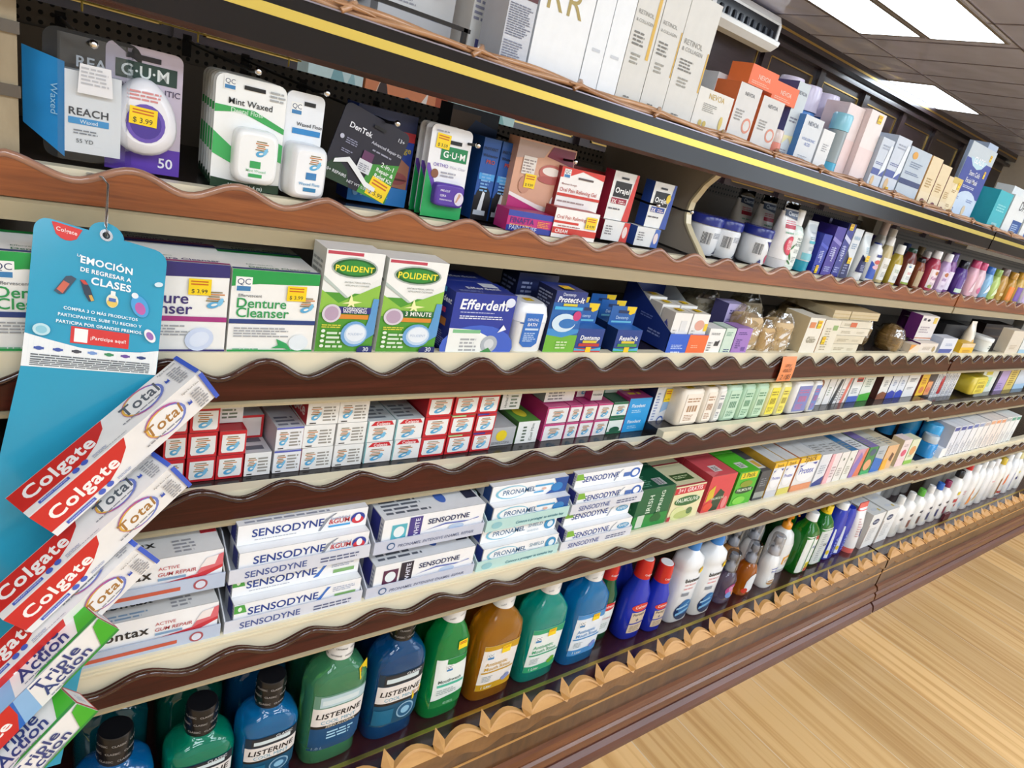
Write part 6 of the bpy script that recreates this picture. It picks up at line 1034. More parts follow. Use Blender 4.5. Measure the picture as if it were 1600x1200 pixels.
for lb, a, b_, c, lf in (('white soap pack with yellow band and grey foot, first of the yellow-banded three', 1.4935, 1.5459, 'c9ccd4', 'dba93a'), ('white soap pack with yellow band and yellow flower, second of the yellow-banded three', 1.5489, 1.6067, 'd9cf6a', 'e3b53a'), ('wide white soap pack with yellow band and orange foot, third of the yellow-banded three', 1.6130, 1.7165, 'e0946a', 'd98a5a')):
    s5('soap_pack', lb, a, b_, .103, 'e6e6e6', PRO(c), left=lf, top='dad9d8', T=[('r', 0, 0, 1, .05, 'f2bf2a'), ('r', .48, 0, .5, 1, 'c4c0b8')], d=.15)
s5('soap_pack', 'white soap pack behind the wide yellow-banded pack with yellow edge', 1.9134, 2.0443, .103, 'dddcda', [('r', 0, .9, 1, 1, 'f2bf2a')], y=.08, top='dcdbd9', T=[('r', 0, 0, 1, .08, 'e9b52a')], d=.12)
for lb, a, b_, h, col, lf, F, tp in (
    ('white soap pack with navy corner beside the wide yellow-banded pack', 1.7233, 1.7783, .101, 'e3e5ea', 'd0d2d8', [('p', [(0, 0), (1, 0), (1, .3), (0, .12)], '2c3f8a'), ('l', .2, .4, .8, .7, 4, 'a9b0bc')], 'd0d1d2'),
    ('white and rose soap pack with pink edge', 1.7818, 1.8354, .098, 'ecdfe0', 'e7a6b0', [('p', [(0, 0), (.5, 0), (.3, 1), (0, 1)], 'efb6bc'), ('l', .5, .2, .9, .6, 4, 'b9a2a6')], 'd5d6d6'),
    ('white soap pack with small dark marks', 1.8391, 1.8835, .097, 'ebe7e2', 'dcd6d0', [('e', .5, .75, .1, .05, '5a6a5a'), ('l', .2, .2, .8, .5, 4, 'b0aaa4')], 'd9dad9'),
    ('white soap pack with faint green marks', 1.8873, 1.9293, .097, 'e8e7df', 'd9d6cc', [('e', .5, .7, .1, .05, '6a7a5a'), ('l', .2, .2, .8, .5, 4, 'b0aea0')], '3f7fb4'),
    ('soap pack shading from lilac to coral', 1.9332, 1.9966, .096, 'cfa0b8', 'c49ab8', [('p', [(.4, 0), (1, 0), (1, 1), (.8, 1)], 'e07a5a'), ('p', [(0, 0), (.4, 0), (.7, .7), (.4, .9), (0, .4)], '8f7ac0')], 'f0f0f2'),
    ('green soap pack with peach picture and dark oval', 2.0047, 2.0626, .096, '3f8a4a', '7a9a6a', [('e', .45, .35, .4, .2, 'e6a67c'), ('e', .55, .8, .35, .13, '4a5f78'), ('r', 0, 0, 1, .15, '3fae6a')], '8a7ab8'),
    ('soap pack with grey top half and bright blue foot', 2.0668, 2.1314, .093, 'b9c0c4', '8fa0ac', [('p', [(0, 0), (1, 0), (1, .45), (0, .6)], '2a6fc4'), ('l', .2, .7, .8, .85, 2, '8a949c')], 'd9d6c8'),
    ('peach and orange soap pack with a dark motif', 2.1358, 2.2125, .088, 'e5b98a', 'e0a23a', [('p', [(0, 0), (.5, 0), (.4, .5), (0, .4)], 'f0b43a'), ('p', [(.5, .4), (.8, .3), (.85, .6), (.6, .7)], '6a4a3a')], 'e3d2b0')):
    s5('soap_pack', lb, a, b_, h, col, F, left=lf, top=tp, d=.15, T=[('l', .1, .1, .9, .4, 4, '9a9a98')])
for i, (c, tpc) in enumerate((('5a4f9a', '6f62b0'), ('3f8a3a', '58a84a'), ('6a5aa8', '7f70ba'), ('4a9a44', '6ab84f'), ('c9b49a', 'e3d6c0'), ('d6c6b0', 'e9dfd2'))):
    s5('soap_pack', 'small soap pack lying in the rear over the row, %s along (%s)' % (ORD[i], ('violet', 'green', 'deeper violet', 'lime and yellow', 'cream', 'white-topped')[i]), 1.95 + .072 * i, 1.95 + .072 * i + .066, .03, c, [('r', .2, .2, .8, .8, tpc)], y=.06, d=.10, top=tpc, T=[('e', .5, .5, .25, .25, 'e0c93a'), ('r', .0, .0, 1, .2, '2f5f9a' if i % 2 else '7a4a9a')], z=Z5 + .075, group='small packs lying in the rear')
for i in range(6): s5('soap_pack', 'plain soap pack under the small lying packs, %s along' % ORD[i], 1.95 + .072 * i, 1.95 + .072 * i + .068, .074, 'cfccc6', [], y=.058, d=.11, group='supporting rear packs')
s5('serum_carton', 'slim white carton with pink flower leaning at the shelf joint', 2.2404, 2.3025, .098, 'ecdcda', [('e', .5, .5, .3, .13, 'd85a78'), ('l', .2, .75, .8, .85, 2, 'b09a9c'), ('r', 0, 0, 1, .3, 'f0cfd2')], left='d6c9a8', d=.04, cat='carton', y=-.1)
s5('serum_carton', 'slim lime and white carton leaning beside the pink-flower carton', 2.3073, 2.3719, .094, 'dfe3c4', [('e', .5, .55, .35, .18, 'e0a46a'), ('r', 0, 0, 1, .16, '8fc24a'), ('l', .2, .3, .8, .4, 2, 'a0a884')], left='8fbf4f', d=.04, cat='carton', y=-.1)
Z5b = Z5 - .012
for i in range(3):
    bottle('gel_jar', 'sky blue jar of a sloping row, %s' % ('front one', 'middle one', 'rear one')[i], 'jar', 2.5805 - .018 * i + .03, -.04 + .07 * i, Z5 + .001 if i == 0 else Z5 + .001, [(0, .03, .03), (.055, .032, .032)], M('2f8fd0', 'plastic'), cap=([(.0555, .034, .034), (.1, .036, .034), (.104, .032, .03)], M('3a9fd6', 'plastic')), group='sky blue jars')
bottle('gel_jar', 'clear-lidded jar on a blue base with white letter', 'jar', 2.5752, -.06, Z5b + .001, [(0, .034, .03), (.05, .034, .03), (.055, .028, .026)], M('2a8fd2', 'plastic'), 3, cap=([(.0555, .03, .028), (.08, .03, .028), (.083, .026, .024)], M('b9c3c9', 'plastic')), labels=[(-.02, .005, .05, .04, None, [('t', 'Co', .3, .3, .55, 'dff0fb', .03)])])
s5('serum_carton', 'white wedge-like small carton beside the clear-lidded jar', 2.6152, 2.6739, .04, 'f2f2f2', [], d=.04, cat='carton', z=Z5b)
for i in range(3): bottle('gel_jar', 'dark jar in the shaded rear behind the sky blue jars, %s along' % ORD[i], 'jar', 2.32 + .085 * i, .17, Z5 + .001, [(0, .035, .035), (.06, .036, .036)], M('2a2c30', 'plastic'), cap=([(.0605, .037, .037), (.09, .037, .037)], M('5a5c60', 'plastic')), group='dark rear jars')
x0 = 2.6385 + .006
SL = [('e3e6ee', '3a4a9a', 'blue flag at its top'), ('dfe3ec', '3a4a9a', 'blue flag at its top'), ('e6e8ee', '4a5aa4', 'blue flag at its top'), ('e9eaec', '6a7ab8', 'pale front'), ('ecebe9', '9aa4c4', 'pale front'), ('ece9e6', 'c4b4b0', 'pale front'), ('eee6e0', 'e0a884', 'peach top'), ('efe4dc', 'e59a6a', 'peach top'), ('eee3da', 'e09a72', 'peach top'), ('eae8e4', 'b0b4b4', 'grey lettering'), ('e9ebe9', '5aa08a', 'green corner'), ('e6ebea', '4a9a84', 'green corner')]
for i, (c, tc_, w_) in enumerate(SL):
    a = x0 + i * .062
    s5('slim_carton', 'slim white carton with %s, %s after the shelf joint' % (w_, ORD[i]), a, a + .058, .126 - .001 * (i % 3), c, [('z', 'ECZEMA', .55, .08, .4, '8f94a4', .02), ('z', 'CREAM', .85, .08, .3, 'a9acb6', .01), ('r', .1, .86, .9, .97, tc_), ('l', .15, .02, .85, .07, 1, '77797f')], left='c3c2c8', d=.07, z=Z5b + .0005, cat='carton', group='slim white cartons after the joint')
    if i % 2 == 0: s5('slim_carton', 'second-row carton over the slim ones, %s group after the joint' % ORD[i // 2], a + .02, a + .09, .132, c, [('r', .1, .8, .9, .97, tc_), ('t', 'Care', .2, .84, .5, 'f2f2f2', .02)], left=tc_, y=-.02, d=.06, z=Z5b + .0005, cat='carton', top=c, group='second-row cartons after the joint')
# ================================================================ bottom deck: mouthwash, soaps, lotions
ZB = .2198
def liq(h): return M(h, 'liquid')
CLASSIC = []
def listerine(label, x, y, h, col, front, white_cap=False, zero=False, w_=.047, d=.036, st=None, rz=0):
    hb = h - .05; secs = [(0, w_ * .86, d * .86), (.005, w_ * .95, d * .95), (hb * .14, w_ * .93, d * .9), (hb * .2, w_, d), (hb * .76, w_, d), (hb * .83, w_ * .95, d * .95), (hb * .9, w_ * .78, d * .86), (hb * .95, w_ * .5, d * .68), (hb * .98, .0185, .0185), (hb, .0175, .0175)]
    capm = M('e9e7e4' if white_cap else '17171a', 'plastic')
    z0, z1 = hb * .16, hb * .74
    F = []
    if front:
        F = [('r', 0, 0, 1, .42, '1f4f7a' if zero else '17506f'), ('r', 0, .42, 1, .48, '2a2420'), ('r', 0, .47, 1, .78, 'eee6e0'), ('r', .1, .8, 1, .98, 'b9d0d6' if zero else '2a2d33'), ('r', .14, .84, .85, .92, 'd5e2e4'),
             ('t', 'LISTERINE', .06, .6, .88, '1f1a1a', .045, .12), ('t', 'COOL MINT', .16, .5, .68, '5aa0b8', .0, .0)]
        F += [('c', 'ZERO ALCOHOL', .55, .43, .6, 'efe2c8', .02, .1), ('l', .3, .22, .9, .38, 3, 'a9d4ea'), ('t', '1.0 L', .06, .04, .2, '9fb8cc')] if zero else [('e', .68, .24, .2, .15, '8fb4cc'), ('e', .68, .24, .17, .125, '2a5f84'), ('e', .68, .24, .1, .07, '8fc0dc'), ('r', .0, .06, .4, .34, '1f6a8c'), ('t', 'CLASSIC', .55, .935, .34, 'dfe4e8', .02)]
    o = bottle('mouthwash_bottle', label, 'bottle', x, y, ZB, secs, liq(col), 3.2, cap=([(hb + .0004, .0215, .0215), (hb + .004, .022, .022), (h - .003, .0215, .0215), (h, .02, .02)], capm), labels=([(-w_ * .86, z0, w_ * 1.72, z1 - z0, '1a3448' if not zero else '6f9a84', F)] if F else ()), group='square-shouldered mouthwash bottles', rz=rz, n=36)
    c = [q for q in o.children if q.name.startswith('cap')][0]
    m = MB()
    for k in range(3):
        for j in range(6):
            R_ = Ring(.0218, 0, .137, .05); m.text(R_, 'LISTERINE' if white_cap else 'CLASSIC', .0 + .0228 * j + .008 * k, hb + .008 + .014 * k, M('2a2a2c' if white_cap else 'a9a29c', 'ink'), .0006, width=.018, bold=.02)
    m.build('cap_print', c)
    if st: sticker(o, Wrap(Body(secs, 3.2).surf, -w_, 0, 2 * w_, h), st[0] * 2 * w_, st[1] * hb, .02, .022, '7.99', .1)
    return o
LX = (.018, .121, .228, .318)
listerine('blue mouthwash bottle with black cap partly hidden by the red-tipped carton', .118, -.045, .186, '0f80c8', 1)
listerine('green mouthwash bottle with black cap, short, between two blue ones', .226, -.045, .188, '06a882', 1)
listerine('short blue mouthwash bottle with black cap beside the pale green bottle', .322, -.05, .205, '0f88cc', 1, w_=.045)
listerine('pale green mouthwash bottle with white printed cap and yellow sticker', .428, -.05, .262, '5cb07c', 1, True, True, w_=.05, st=(.78, .8))
listerine('tall dark blue mouthwash bottle with black cap and yellow sticker', .540, -.05, .262, '0c64a4', 1, w_=.05, st=(.76, .38))
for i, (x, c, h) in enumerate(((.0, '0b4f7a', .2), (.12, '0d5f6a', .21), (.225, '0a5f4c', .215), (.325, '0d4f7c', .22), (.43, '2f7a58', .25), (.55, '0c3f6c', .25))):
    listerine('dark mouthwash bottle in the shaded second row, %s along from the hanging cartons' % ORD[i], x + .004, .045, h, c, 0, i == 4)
def qc(label, x, y, col, F, lab, ang=0, st=(.5, .62), form=0, h=.262):
    hb = h - .045; w_, d = .052, .036
    secs = [(0, w_ * .9, d * .9), (.006, w_, d), (hb * .62, w_, d), (hb * .7, w_ * 1.0, d), (hb * .82, w_ * .92, d * .95), (hb * .92, w_ * .6, d * .75), (hb * .985, .0185, .0185), (hb, .018, .018)] if form == 0 else \
           [(0, w_ * .72, d * .9), (.008, w_ * .84, d), (hb * .3, w_ * .9, d), (hb * .6, w_ * .74, d * .92), (hb * .8, w_ * .72, d * .85), (hb * .92, w_ * .5, d * .7), (hb * .985, .0185, .0185), (hb, .018, .018)]
    o = bottle('mouthwash_bottle', label, 'bottle', x, y, ZB, secs, liq(col), 3.6, cap=([(hb + .0004, .0225, .0225), (hb + .02, .0225, .0225), (h, .0205, .0205)], M('ebe9e6', 'plastic')), labels=[(-w_ * (.8 if form == 0 else .62), hb * .14, w_ * (1.6 if form == 0 else 1.3), hb * .52, lab, F)], group='store-quality mouthwash bottles', n=36, rz=ang)
    c = [q for q in o.children if q.name.startswith('cap')][0]; m = MB()
    for j in range(8): m.text(Ring(.0228, 0, .143, .05), 'TWIST', .018 * j, hb + .006 + .009 * (j % 3), M('6a6a6e', 'ink'), .0006, width=.012, bold=.02, rot=.5)
    m.build('cap_print', c)
    sticker(o, Wrap(Body(secs, 3.6).surf, -w_, 0, 2 * w_, h), st[0] * 2 * w_, st[1] * hb, .02, .018, '3.99', .04)
    return o
def RIN(c, leaf): return [('r', 0, 0, 1, .14, c), ('r', 0, .9, 1, 1, c), ('p', [(.5, .9), (1, .82), (1, .92), (.5, .92)], c), ('q', .1, .7, .2), ('t', 'Antiseptic', .1, .55, .62, c, .01), ('t', 'Mouth Rinse', .1, .45, .74, c, .01), ('r', .04, .39, .95, .42, c), ('l', .1, .2, .4, .34, 4, 'a9b0b0'), ('e', .82, .2, .08, .06, leaf), ('e', .74, .16, .08, .05, leaf), ('t', '1 Liter', .12, .05, .3, 'e6efe9', .01)]
qc('green contoured mouthwash bottle with white slanted label', .645, -.048, '0cb45c', [('p', [(0, 0), (1, 0), (1, .25), (0, .16)], '0f7a3c'), ('p', [(.3, 1), (1, 1), (1, .9), (.5, .86), (.3, .9)], '12883f'), ('q', .3, .74, .22), ('t', 'Mouthwash', .12, .52, .72, '3a4a44', .01), ('r', .1, .44, .95, .49, '4ab89a'), ('l', .12, .28, .8, .4, 3, 'a9b4b0'), ('l', .4, .04, .75, .1, 2, '9fd0b0')], 'e9eeea', form=1, st=(.55, .74), h=.262)
qc('amber mouthwash bottle with gold and white label', .757, -.05, 'd28a18', RIN('c99a1f', '8a94c4'), 'ece6e0', st=(.48, .55))
qc('teal green mouthwash bottle with white and green label', .876, -.05, '00c0b0', RIN('2fa070', '6fae2f'), 'e9eee9', st=(.46, .56))
qc('bright blue mouthwash bottle with blue and white label', .998, -.05, '0f9ce4', RIN('4a8fcb', '7a8fd0'), 'e6ecf2', st=(.5, .56))
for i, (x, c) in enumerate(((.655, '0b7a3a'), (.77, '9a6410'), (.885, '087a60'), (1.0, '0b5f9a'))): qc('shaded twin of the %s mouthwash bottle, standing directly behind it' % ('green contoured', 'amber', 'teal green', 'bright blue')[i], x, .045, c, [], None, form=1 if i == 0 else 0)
def colg(label, x, y, h, col, F, w_=.036, lab=None, kind='plastic'):
    hb = h - .05; secs = [(0, w_ * .85, .026), (.005, w_, .03), (hb * .45, w_ * 1.02, .03), (hb * .75, w_ * .92, .028), (hb * .93, .02, .02), (hb, .019, .019)]
    o = bottle('mouthwash_bottle', label, 'bottle', x, y, ZB, secs, M(col, kind), 2.6, cap=([(hb + .0004, .021, .021), (hb + .03, .0205, .0205), (h, .0185, .0185)], M('cf2a22', 'plastic')), labels=[(-w_ * .75, hb * .14, w_ * 1.5, hb * .5, lab, F)], group='red-capped mouthwash bottles', n=30)
    c = [q for q in o.children if q.name.startswith('cap')][0]; m = MB(); m.loft([(h + .0002, .0165, .0165), (h + .0012, .016, .016)], M('f1eeee', 'plastic'), n=20); m.text(Ring(.0208, 0, .06, .05), 'Colgate', .018, hb + .012, M('f1dcd8', 'ink'), .0008, width=.022, bold=.03); m.build('cap_disc', c)
    return o
colg('green mouthwash bottle with red cap and white label beside the bright blue bottle', 1.09, -.02, .222, '1f7a44', [('e', .5, .9, .46, .12, 'd0302a'), ('c', 'Colgate', .5, .87, .7, 'f6e6e2', .04), ('c', 'NATURAL', .5, .5, .6, 'd07a7a', .02), ('l', .2, .2, .8, .4, 3, 'b9c4ba')], lab='eaeeea', kind='liquid')
PER = [('r', .08, 0, .9, .7, 'd9c3a8'), ('e', .48, .86, .46, .13, 'd8402f'), ('c', 'Colgate', .5, .83, .66, 'f6e2dc', .04), ('t', 'Peroxyl', .16, .58, .62, '4a4a5a', .02), ('c', '+', .45, .36, .16, '3a3f7a', .03), ('r', .0, .3, 1, .34, '2a36a4'), ('l', .16, .05, .8, .26, 4, 'a08a74')]
colg('royal blue mouthwash bottle with red cap, nearer of the front pair', 1.176, -.048, .222, '1f33b4', PER, w_=.038)
colg('royal blue mouthwash bottle with red cap, next to the white dry-mouth bottle', 1.255, -.052, .192, '1f33b4', PER, w_=.032)
colg('royal blue mouthwash bottle with red cap behind the front pair', 1.19, .03, .222, '1a2a94', [], w_=.038)
def biot(label, x, y, h, cap=True, st=(.66, .72)):
    w_ = .042; hb = h - .02; secs = [(0, w_ * .85, .027), (.008, w_, .033), (hb * .72, w_ * .98, .033), (hb * .76, w_ * .94, .031), (hb * .78, w_ * .98, .033), (hb * .9, w_ * .86, .03), (hb * .97, w_ * .4, .02), (hb, .014, .014)]
    o = bottle('mouthwash_bottle', label, 'bottle', x, y, ZB, secs, M('eef0f2', 'plastic'), 3.0, cap=([(hb + .0004, .018, .018), (h, .018, .018), (h + .012, .012, .012)], M('3f86d0', 'plastic')), labels=[(-w_ * .8, hb * .06, w_ * 1.6, hb * .66, None, [('t', 'biotene', .1, .84, .8, '1f2022', .06), ('t', 'DRY MOUTH', .15, .76, .6, 'd0646a', .02), ('l', .15, .68, .7, .74, 1, 'e0a0a0'), ('r', .12, .54, .5, .61, '8a8f98'), ('e', .48, .2, .42, .2, '16315c'), ('e', .55, .28, .34, .16, '2f6aa4'), ('p', [(.35, .3), (.75, .36), (.98, .6), (.8, .42)], '6fa8cc'), ('p', [(.15, .1), (.85, .2), (.8, .24), (.15, .16)], '7fb4d8'), ('p', [(.12, .24), (.7, .3), (.65, .33), (.12, .28)], '9fc8e2')])], group='white dry-mouth rinse bottles', n=32)
    sticker(o, Wrap(Body(secs, 3.0).surf, -w_, 0, 2 * w_, h), st[0] * 2 * w_, st[1] * hb, .016, .016, '12.99', .1)
    return o
biot('white dry-mouth rinse bottle with blue wave picture, nearer of two', 1.346, -.05, .235)
biot('white dry-mouth rinse bottle with blue cap showing, farther of two', 1.436, -.055, .235)
def pump(name, label, x, y, h, a, b_, col, kind, lab, F, pumpc, group=None, curvy=True, nozzle=True, p=2.4, clear=False, facing=-1):
    hb = h * .66; secs = [(0, a * .9, b_ * .9), (.006, a, b_), (hb * .25, a * .96, b_), (hb * .45, a * (.84 if curvy else 1), b_ * (.9 if curvy else 1)), (hb * .7, a * (.98 if curvy else 1), b_), (hb * .9, a * .7, b_ * .8), (hb, .014, .014)]
    o = bottle(name, label, 'bottle', x, y, ZB, secs, M(col, kind), p, labels=[(-a * .75, hb * .12, a * 1.5, hb * .6, lab, F)] if F or lab else (), group=group, n=28)
    m = MB(); pm = M(pumpc, 'film' if clear else 'plastic'); m.loft([(hb + .0004, .0155, .0155), (hb + .018, .015, .015), (hb + .02, .006, .006), (hb + .036, .006, .006), (hb + .037, .013, .012), (h, .011, .010)], M(pumpc, 'plastic'), n=20)
    if nozzle: m.tube([(0, -.004, h - .006), (facing * .012, -.018, h - .005), (facing * .02, -.034, h - .011)], [.0055, .0045, .0032], M(pumpc, 'plastic'), 8)
    m.build('pump', o)
    if clear: m = MB(); m.loft([(hb + .0006, .021, .021), (h + .002, .0195, .0195), (h + .006, .017, .017)], pm, n=20); m.build('clear_cap', o)
    return o
pump('soap_pump_bottle', 'purple-grey clear hand-soap bottle with flower picture and clear cap', 1.552, -.055, .152, .036, .027, '7a6a86', 'liquid', None, [('e', .6, .55, .42, .34, 'c24f8a'), ('e', .66, .6, .26, .2, 'e08ab4'), ('e', .5, .3, .28, .16, '7a9ad0'), ('c', 'Dove', .62, .62, .5, 'f2d9e6', .03, .2), ('e', .78, .36, .14, .12, 'e0956a')], 'd3d4d8', clear=True, nozzle=False)
pump('soap_pump_bottle', 'orange clear hand-soap bottle with white label and clear cap', 1.65, -.055, .16, .035, .027, 'd9791a', 'liquid', None, [('p', [(.1, .1), (.5, 0), (.95, .1), (1, .8), (.6, 1.0), (.3, .9), (.15, .5)], 'eef0f2'), ('r', .3, .84, .95, .88, '3f4aa8'), ('c', 'Protex', .62, .6, .62, '4f60b4', .03), ('l', .4, .36, .8, .46, 1, 'e09a7a'), ('e', .18, .12, .2, .14, 'd0402f')], 'd9dade', clear=True, nozzle=False)
pump('soap_pump_bottle', 'white hand-soap bottle with navy stripe and tan patch', 1.757, -.06, .168, .034, .026, 'eeeeec', 'plastic', None, [('r', .2, .84, .9, .88, '3f4aa8'), ('c', 'Protex', .58, .64, .6, '6f7fc4', .03), ('e', .5, .14, .36, .13, 'b98a5a'), ('r', .15, .15, .88, .3, 'f0efec')], 'e6e6e8', clear=True, nozzle=False)
for i, (x, y) in enumerate(((1.56, .02), (1.58, .09), (1.66, .02), (1.69, .09), (1.765, .02))):
    pump('soap_pump_bottle', 'clear-capped hand-soap bottle set back, %s of the rear cluster' % ORD[i], x, y, .165, .034, .026, ('9a90a4', '8f90a0', 'c98a4a', 'd9d6d2', 'e9e7e4')[i], 'plastic', 'e6e6ea', [('r', .2, .8, .9, .86, '3a3f7a')], 'dcdde0', 'clear-capped soap bottles set back', clear=True, nozzle=False)
for i, (x, y) in enumerate(((1.87, -.015), (1.83, .07))):
    pump('lotion_pump_bottle', 'white round-shouldered lotion bottle with orange pump, %s' % ('front one', 'rear one')[i], x, y, .225, .045, .036, 'e8e7e5', 'plastic', 'f0eeea', [('p', [(.3, .2), (.9, .2), (.9, .6), (.3, .5)], 'f0a83a'), ('e', .6, .3, .22, .18, 'f3e6d4'), ('c', 'SPF', .6, .26, .3, 'c06a3a', .02)], 'f09a28', 'orange-pump lotion bottles', curvy=False, p=2.2)
def aloe(label, x, y, h, col, lab, F, cap, capc, w_=.04, d=.036):
    hb = h - .028
    return bottle('gel_bottle', label, 'bottle', x, y, ZB, [(0, w_ * .88, d * .88), (.006, w_, d), (hb * .74, w_, d), (hb * .86, w_ * .8, d * .82), (hb * .96, .018, .018), (hb, .0165, .0165)], M(col, 'liquid'), 4, cap=([(hb + .0004, .019, .019), (h - .002, .018, .018), (h, .016, .016)], M(capc, 'plastic')), labels=[(-w_ * .86, hb * .05, w_ * 1.72, hb * .72, lab, F)], n=30)
aloe('bright green clear gel bottle with white cap, white label with red and yellow blocks', 1.945, -.045, .212, '1f9a2f', 'ecefe9', [('r', .6, .9, 1, 1, 'b0402a'), ('t', 'Aloe', .55, .66, .4, '6a7ab4', .02), ('r', .55, .1, .95, .26, 'e6d82a'), ('r', .55, 0, .95, .1, 'b8452f'), ('l', .58, .12, .92, .24, 3, 'a0781f'), ('r', .42, 0, .47, 1, '2a8a34')], 0, 'f0f0ee')
aloe('green gel bottle with yellow pump top and grey-white label', 2.05, -.035, .215, '2aa03a', 'd9ddd9', [('l', .15, .1, .5, .9, 12, 'a9aeb0'), ('c', 'Gel', .6, .5, .3, '4a4a55', .03), ('p', [(.7, 0), (1, 0), (1, .4)], '2f9a40')], 0, 'f0c81f')
m = MB(); m.tube([(0, 0, .212), (-.02, -.01, .216), (-.042, -.02, .208)], [.008, .006, .004], M('f0c81f', 'plastic'), 8)
m.build('nozzle', [o for o in COL.objects if o.name.startswith('gel_bottle')][-1])
aloe('green gel bottle behind the bright green one', 1.96, .05, .215, '137a24', None, [], 0, 'e9e9e6')
def blue_b(label, x, y, h, capr=.021):
    hb = h - .025
    return bottle('lotion_bottle', label, 'bottle', x, y, ZB, [(0, .036, .026), (.006, .04, .029), (hb * .6, .04, .029), (hb * .85, .036, .027), (hb * .97, .022, .022), (hb, .02, .02)], M('2236b0', 'plastic'), 2.6, cap=([(hb + .0004, capr, capr), (h - .003, capr, capr), (h, capr * .85, capr * .85)], M('efefee', 'plastic')), labels=[(-.03, .01, .06, hb * .6, None, [('z', 'NIVEA', .7, .1, .6, '7f8fe0', .04), ('p', [(0, 0), (.25, 0), (.1, 1), (0, 1)], 'dfe6f2'), ('e', .1, .2, .1, .08, 'e6c93a')])], group='royal blue lotion bottles', n=26)
blue_b('royal blue lotion bottle with white cap beside the grey-white label bottle', 2.14, -.04, .215)
blue_b('royal blue lotion bottle behind, its wide white cap showing', 2.12, .045, .232, .026)
blue_b('royal blue lotion bottle in front of the coral-topped tube', 2.215, -.035, .205, .001)
tb = tube_up('lotion_tube', 'white tube with coral top and foot beside the royal blue bottles', 2.285, -.05, ZB, .19, .03, 'efebe8', 'e86a62', .02, [('l', .15, .3, .5, .8, 8, 'c9a4a4'), ('r', .55, .3, .7, .5, '3a3f8a')], crimp='e86a62')
for i in range(2):
    x = (2.345, 2.455)[i]
    carton('lotion_carton', 'white lotion carton with dark oval mark, %s of two' % ('nearer', 'farther')[i], 'carton', x, -.075, ZB, .098, .13, .142, 'f0efec', [('e', .45, .76, .26, .085, '3a4668'), ('t', 'Vaseline', .24, .735, .42, 'd3d9e6', .03), ('l', .2, .2, .7, .6, 7, 'c9c8c6'), ('r', .0, .0, .06, .7, 'b9a49a')], [], [('e', .5, .2, .22, .06, 'd9dade'), ('e', .5, .6, .22, .06, 'd9dade'), ('r', .7, .1, .8, .2, 'e3c64a')], left='d8d5d0', top='e6e4e0', group='white lotion cartons')
LOT = [(2.61, .165, 'f0eeea', 'e9e7e2', None), (2.70, .168, 'efece8', 'e6e4e0', '8a5a4a'), (2.79, .17, 'f0eee9', '5fae3f', '6a4a3f'), (2.88, .172, 'f0edea', 'ece8e4', '4a4a6a'), (2.97, .172, 'efece8', '2f6ac0', '3a3f6a'), (3.05, .172, 'f0ece9', '8a2a52', '7a2a3a')]
for i, (x, h, c, cp, mk) in enumerate(LOT):
    simple_bottle('lotion_bottle', 'white lotion bottle in the long row after the lotion cartons, %s of six, %s cap' % (ORD[i], ('white', 'white', 'green', 'white', 'blue', 'plum')[i]), x, -.05, ZB, .04, .03, h, .014, .03, c, cp, [('e', .5, .85, .2, .07, '4a4a52'), ('r', .35, .2, .65, .6, mk) if mk else ('l', .2, .2, .8, .6, 5, 'c4c1bc')], lab=None, group='white lotion bottles in the long row')
for i, (x, y) in enumerate(((2.52, .1), (2.60, .06))):
    simple_bottle('lotion_bottle', 'white bottle with pale blue cap standing behind the row, %s' % ('nearer', 'farther')[i], x, y, ZB, .038, .032, .245, .02, .045, 'eeeff0', '6aa9dc', lab=None, group='pale blue capped bottles')
for i in range(7):
    x = 2.62 + .085 * i
    simple_bottle('lotion_bottle', 'bottle with %s in the dim rear rank of the deck' % ('a green cap and pump', 'a second green cap', 'a violet cap', 'a frosted cap', 'a maroon cap', 'a second maroon cap', 'a dark plum cap')[i], x, .14, ZB, .036, .03, .262, .018, .04, 'dcd9d4', ('2f8a3a', '3a9a3f', '5a2a5a', 'c9c4c6', '5a1f34', '6a2038', '4a1f3a')[i], lab=None, group=None)
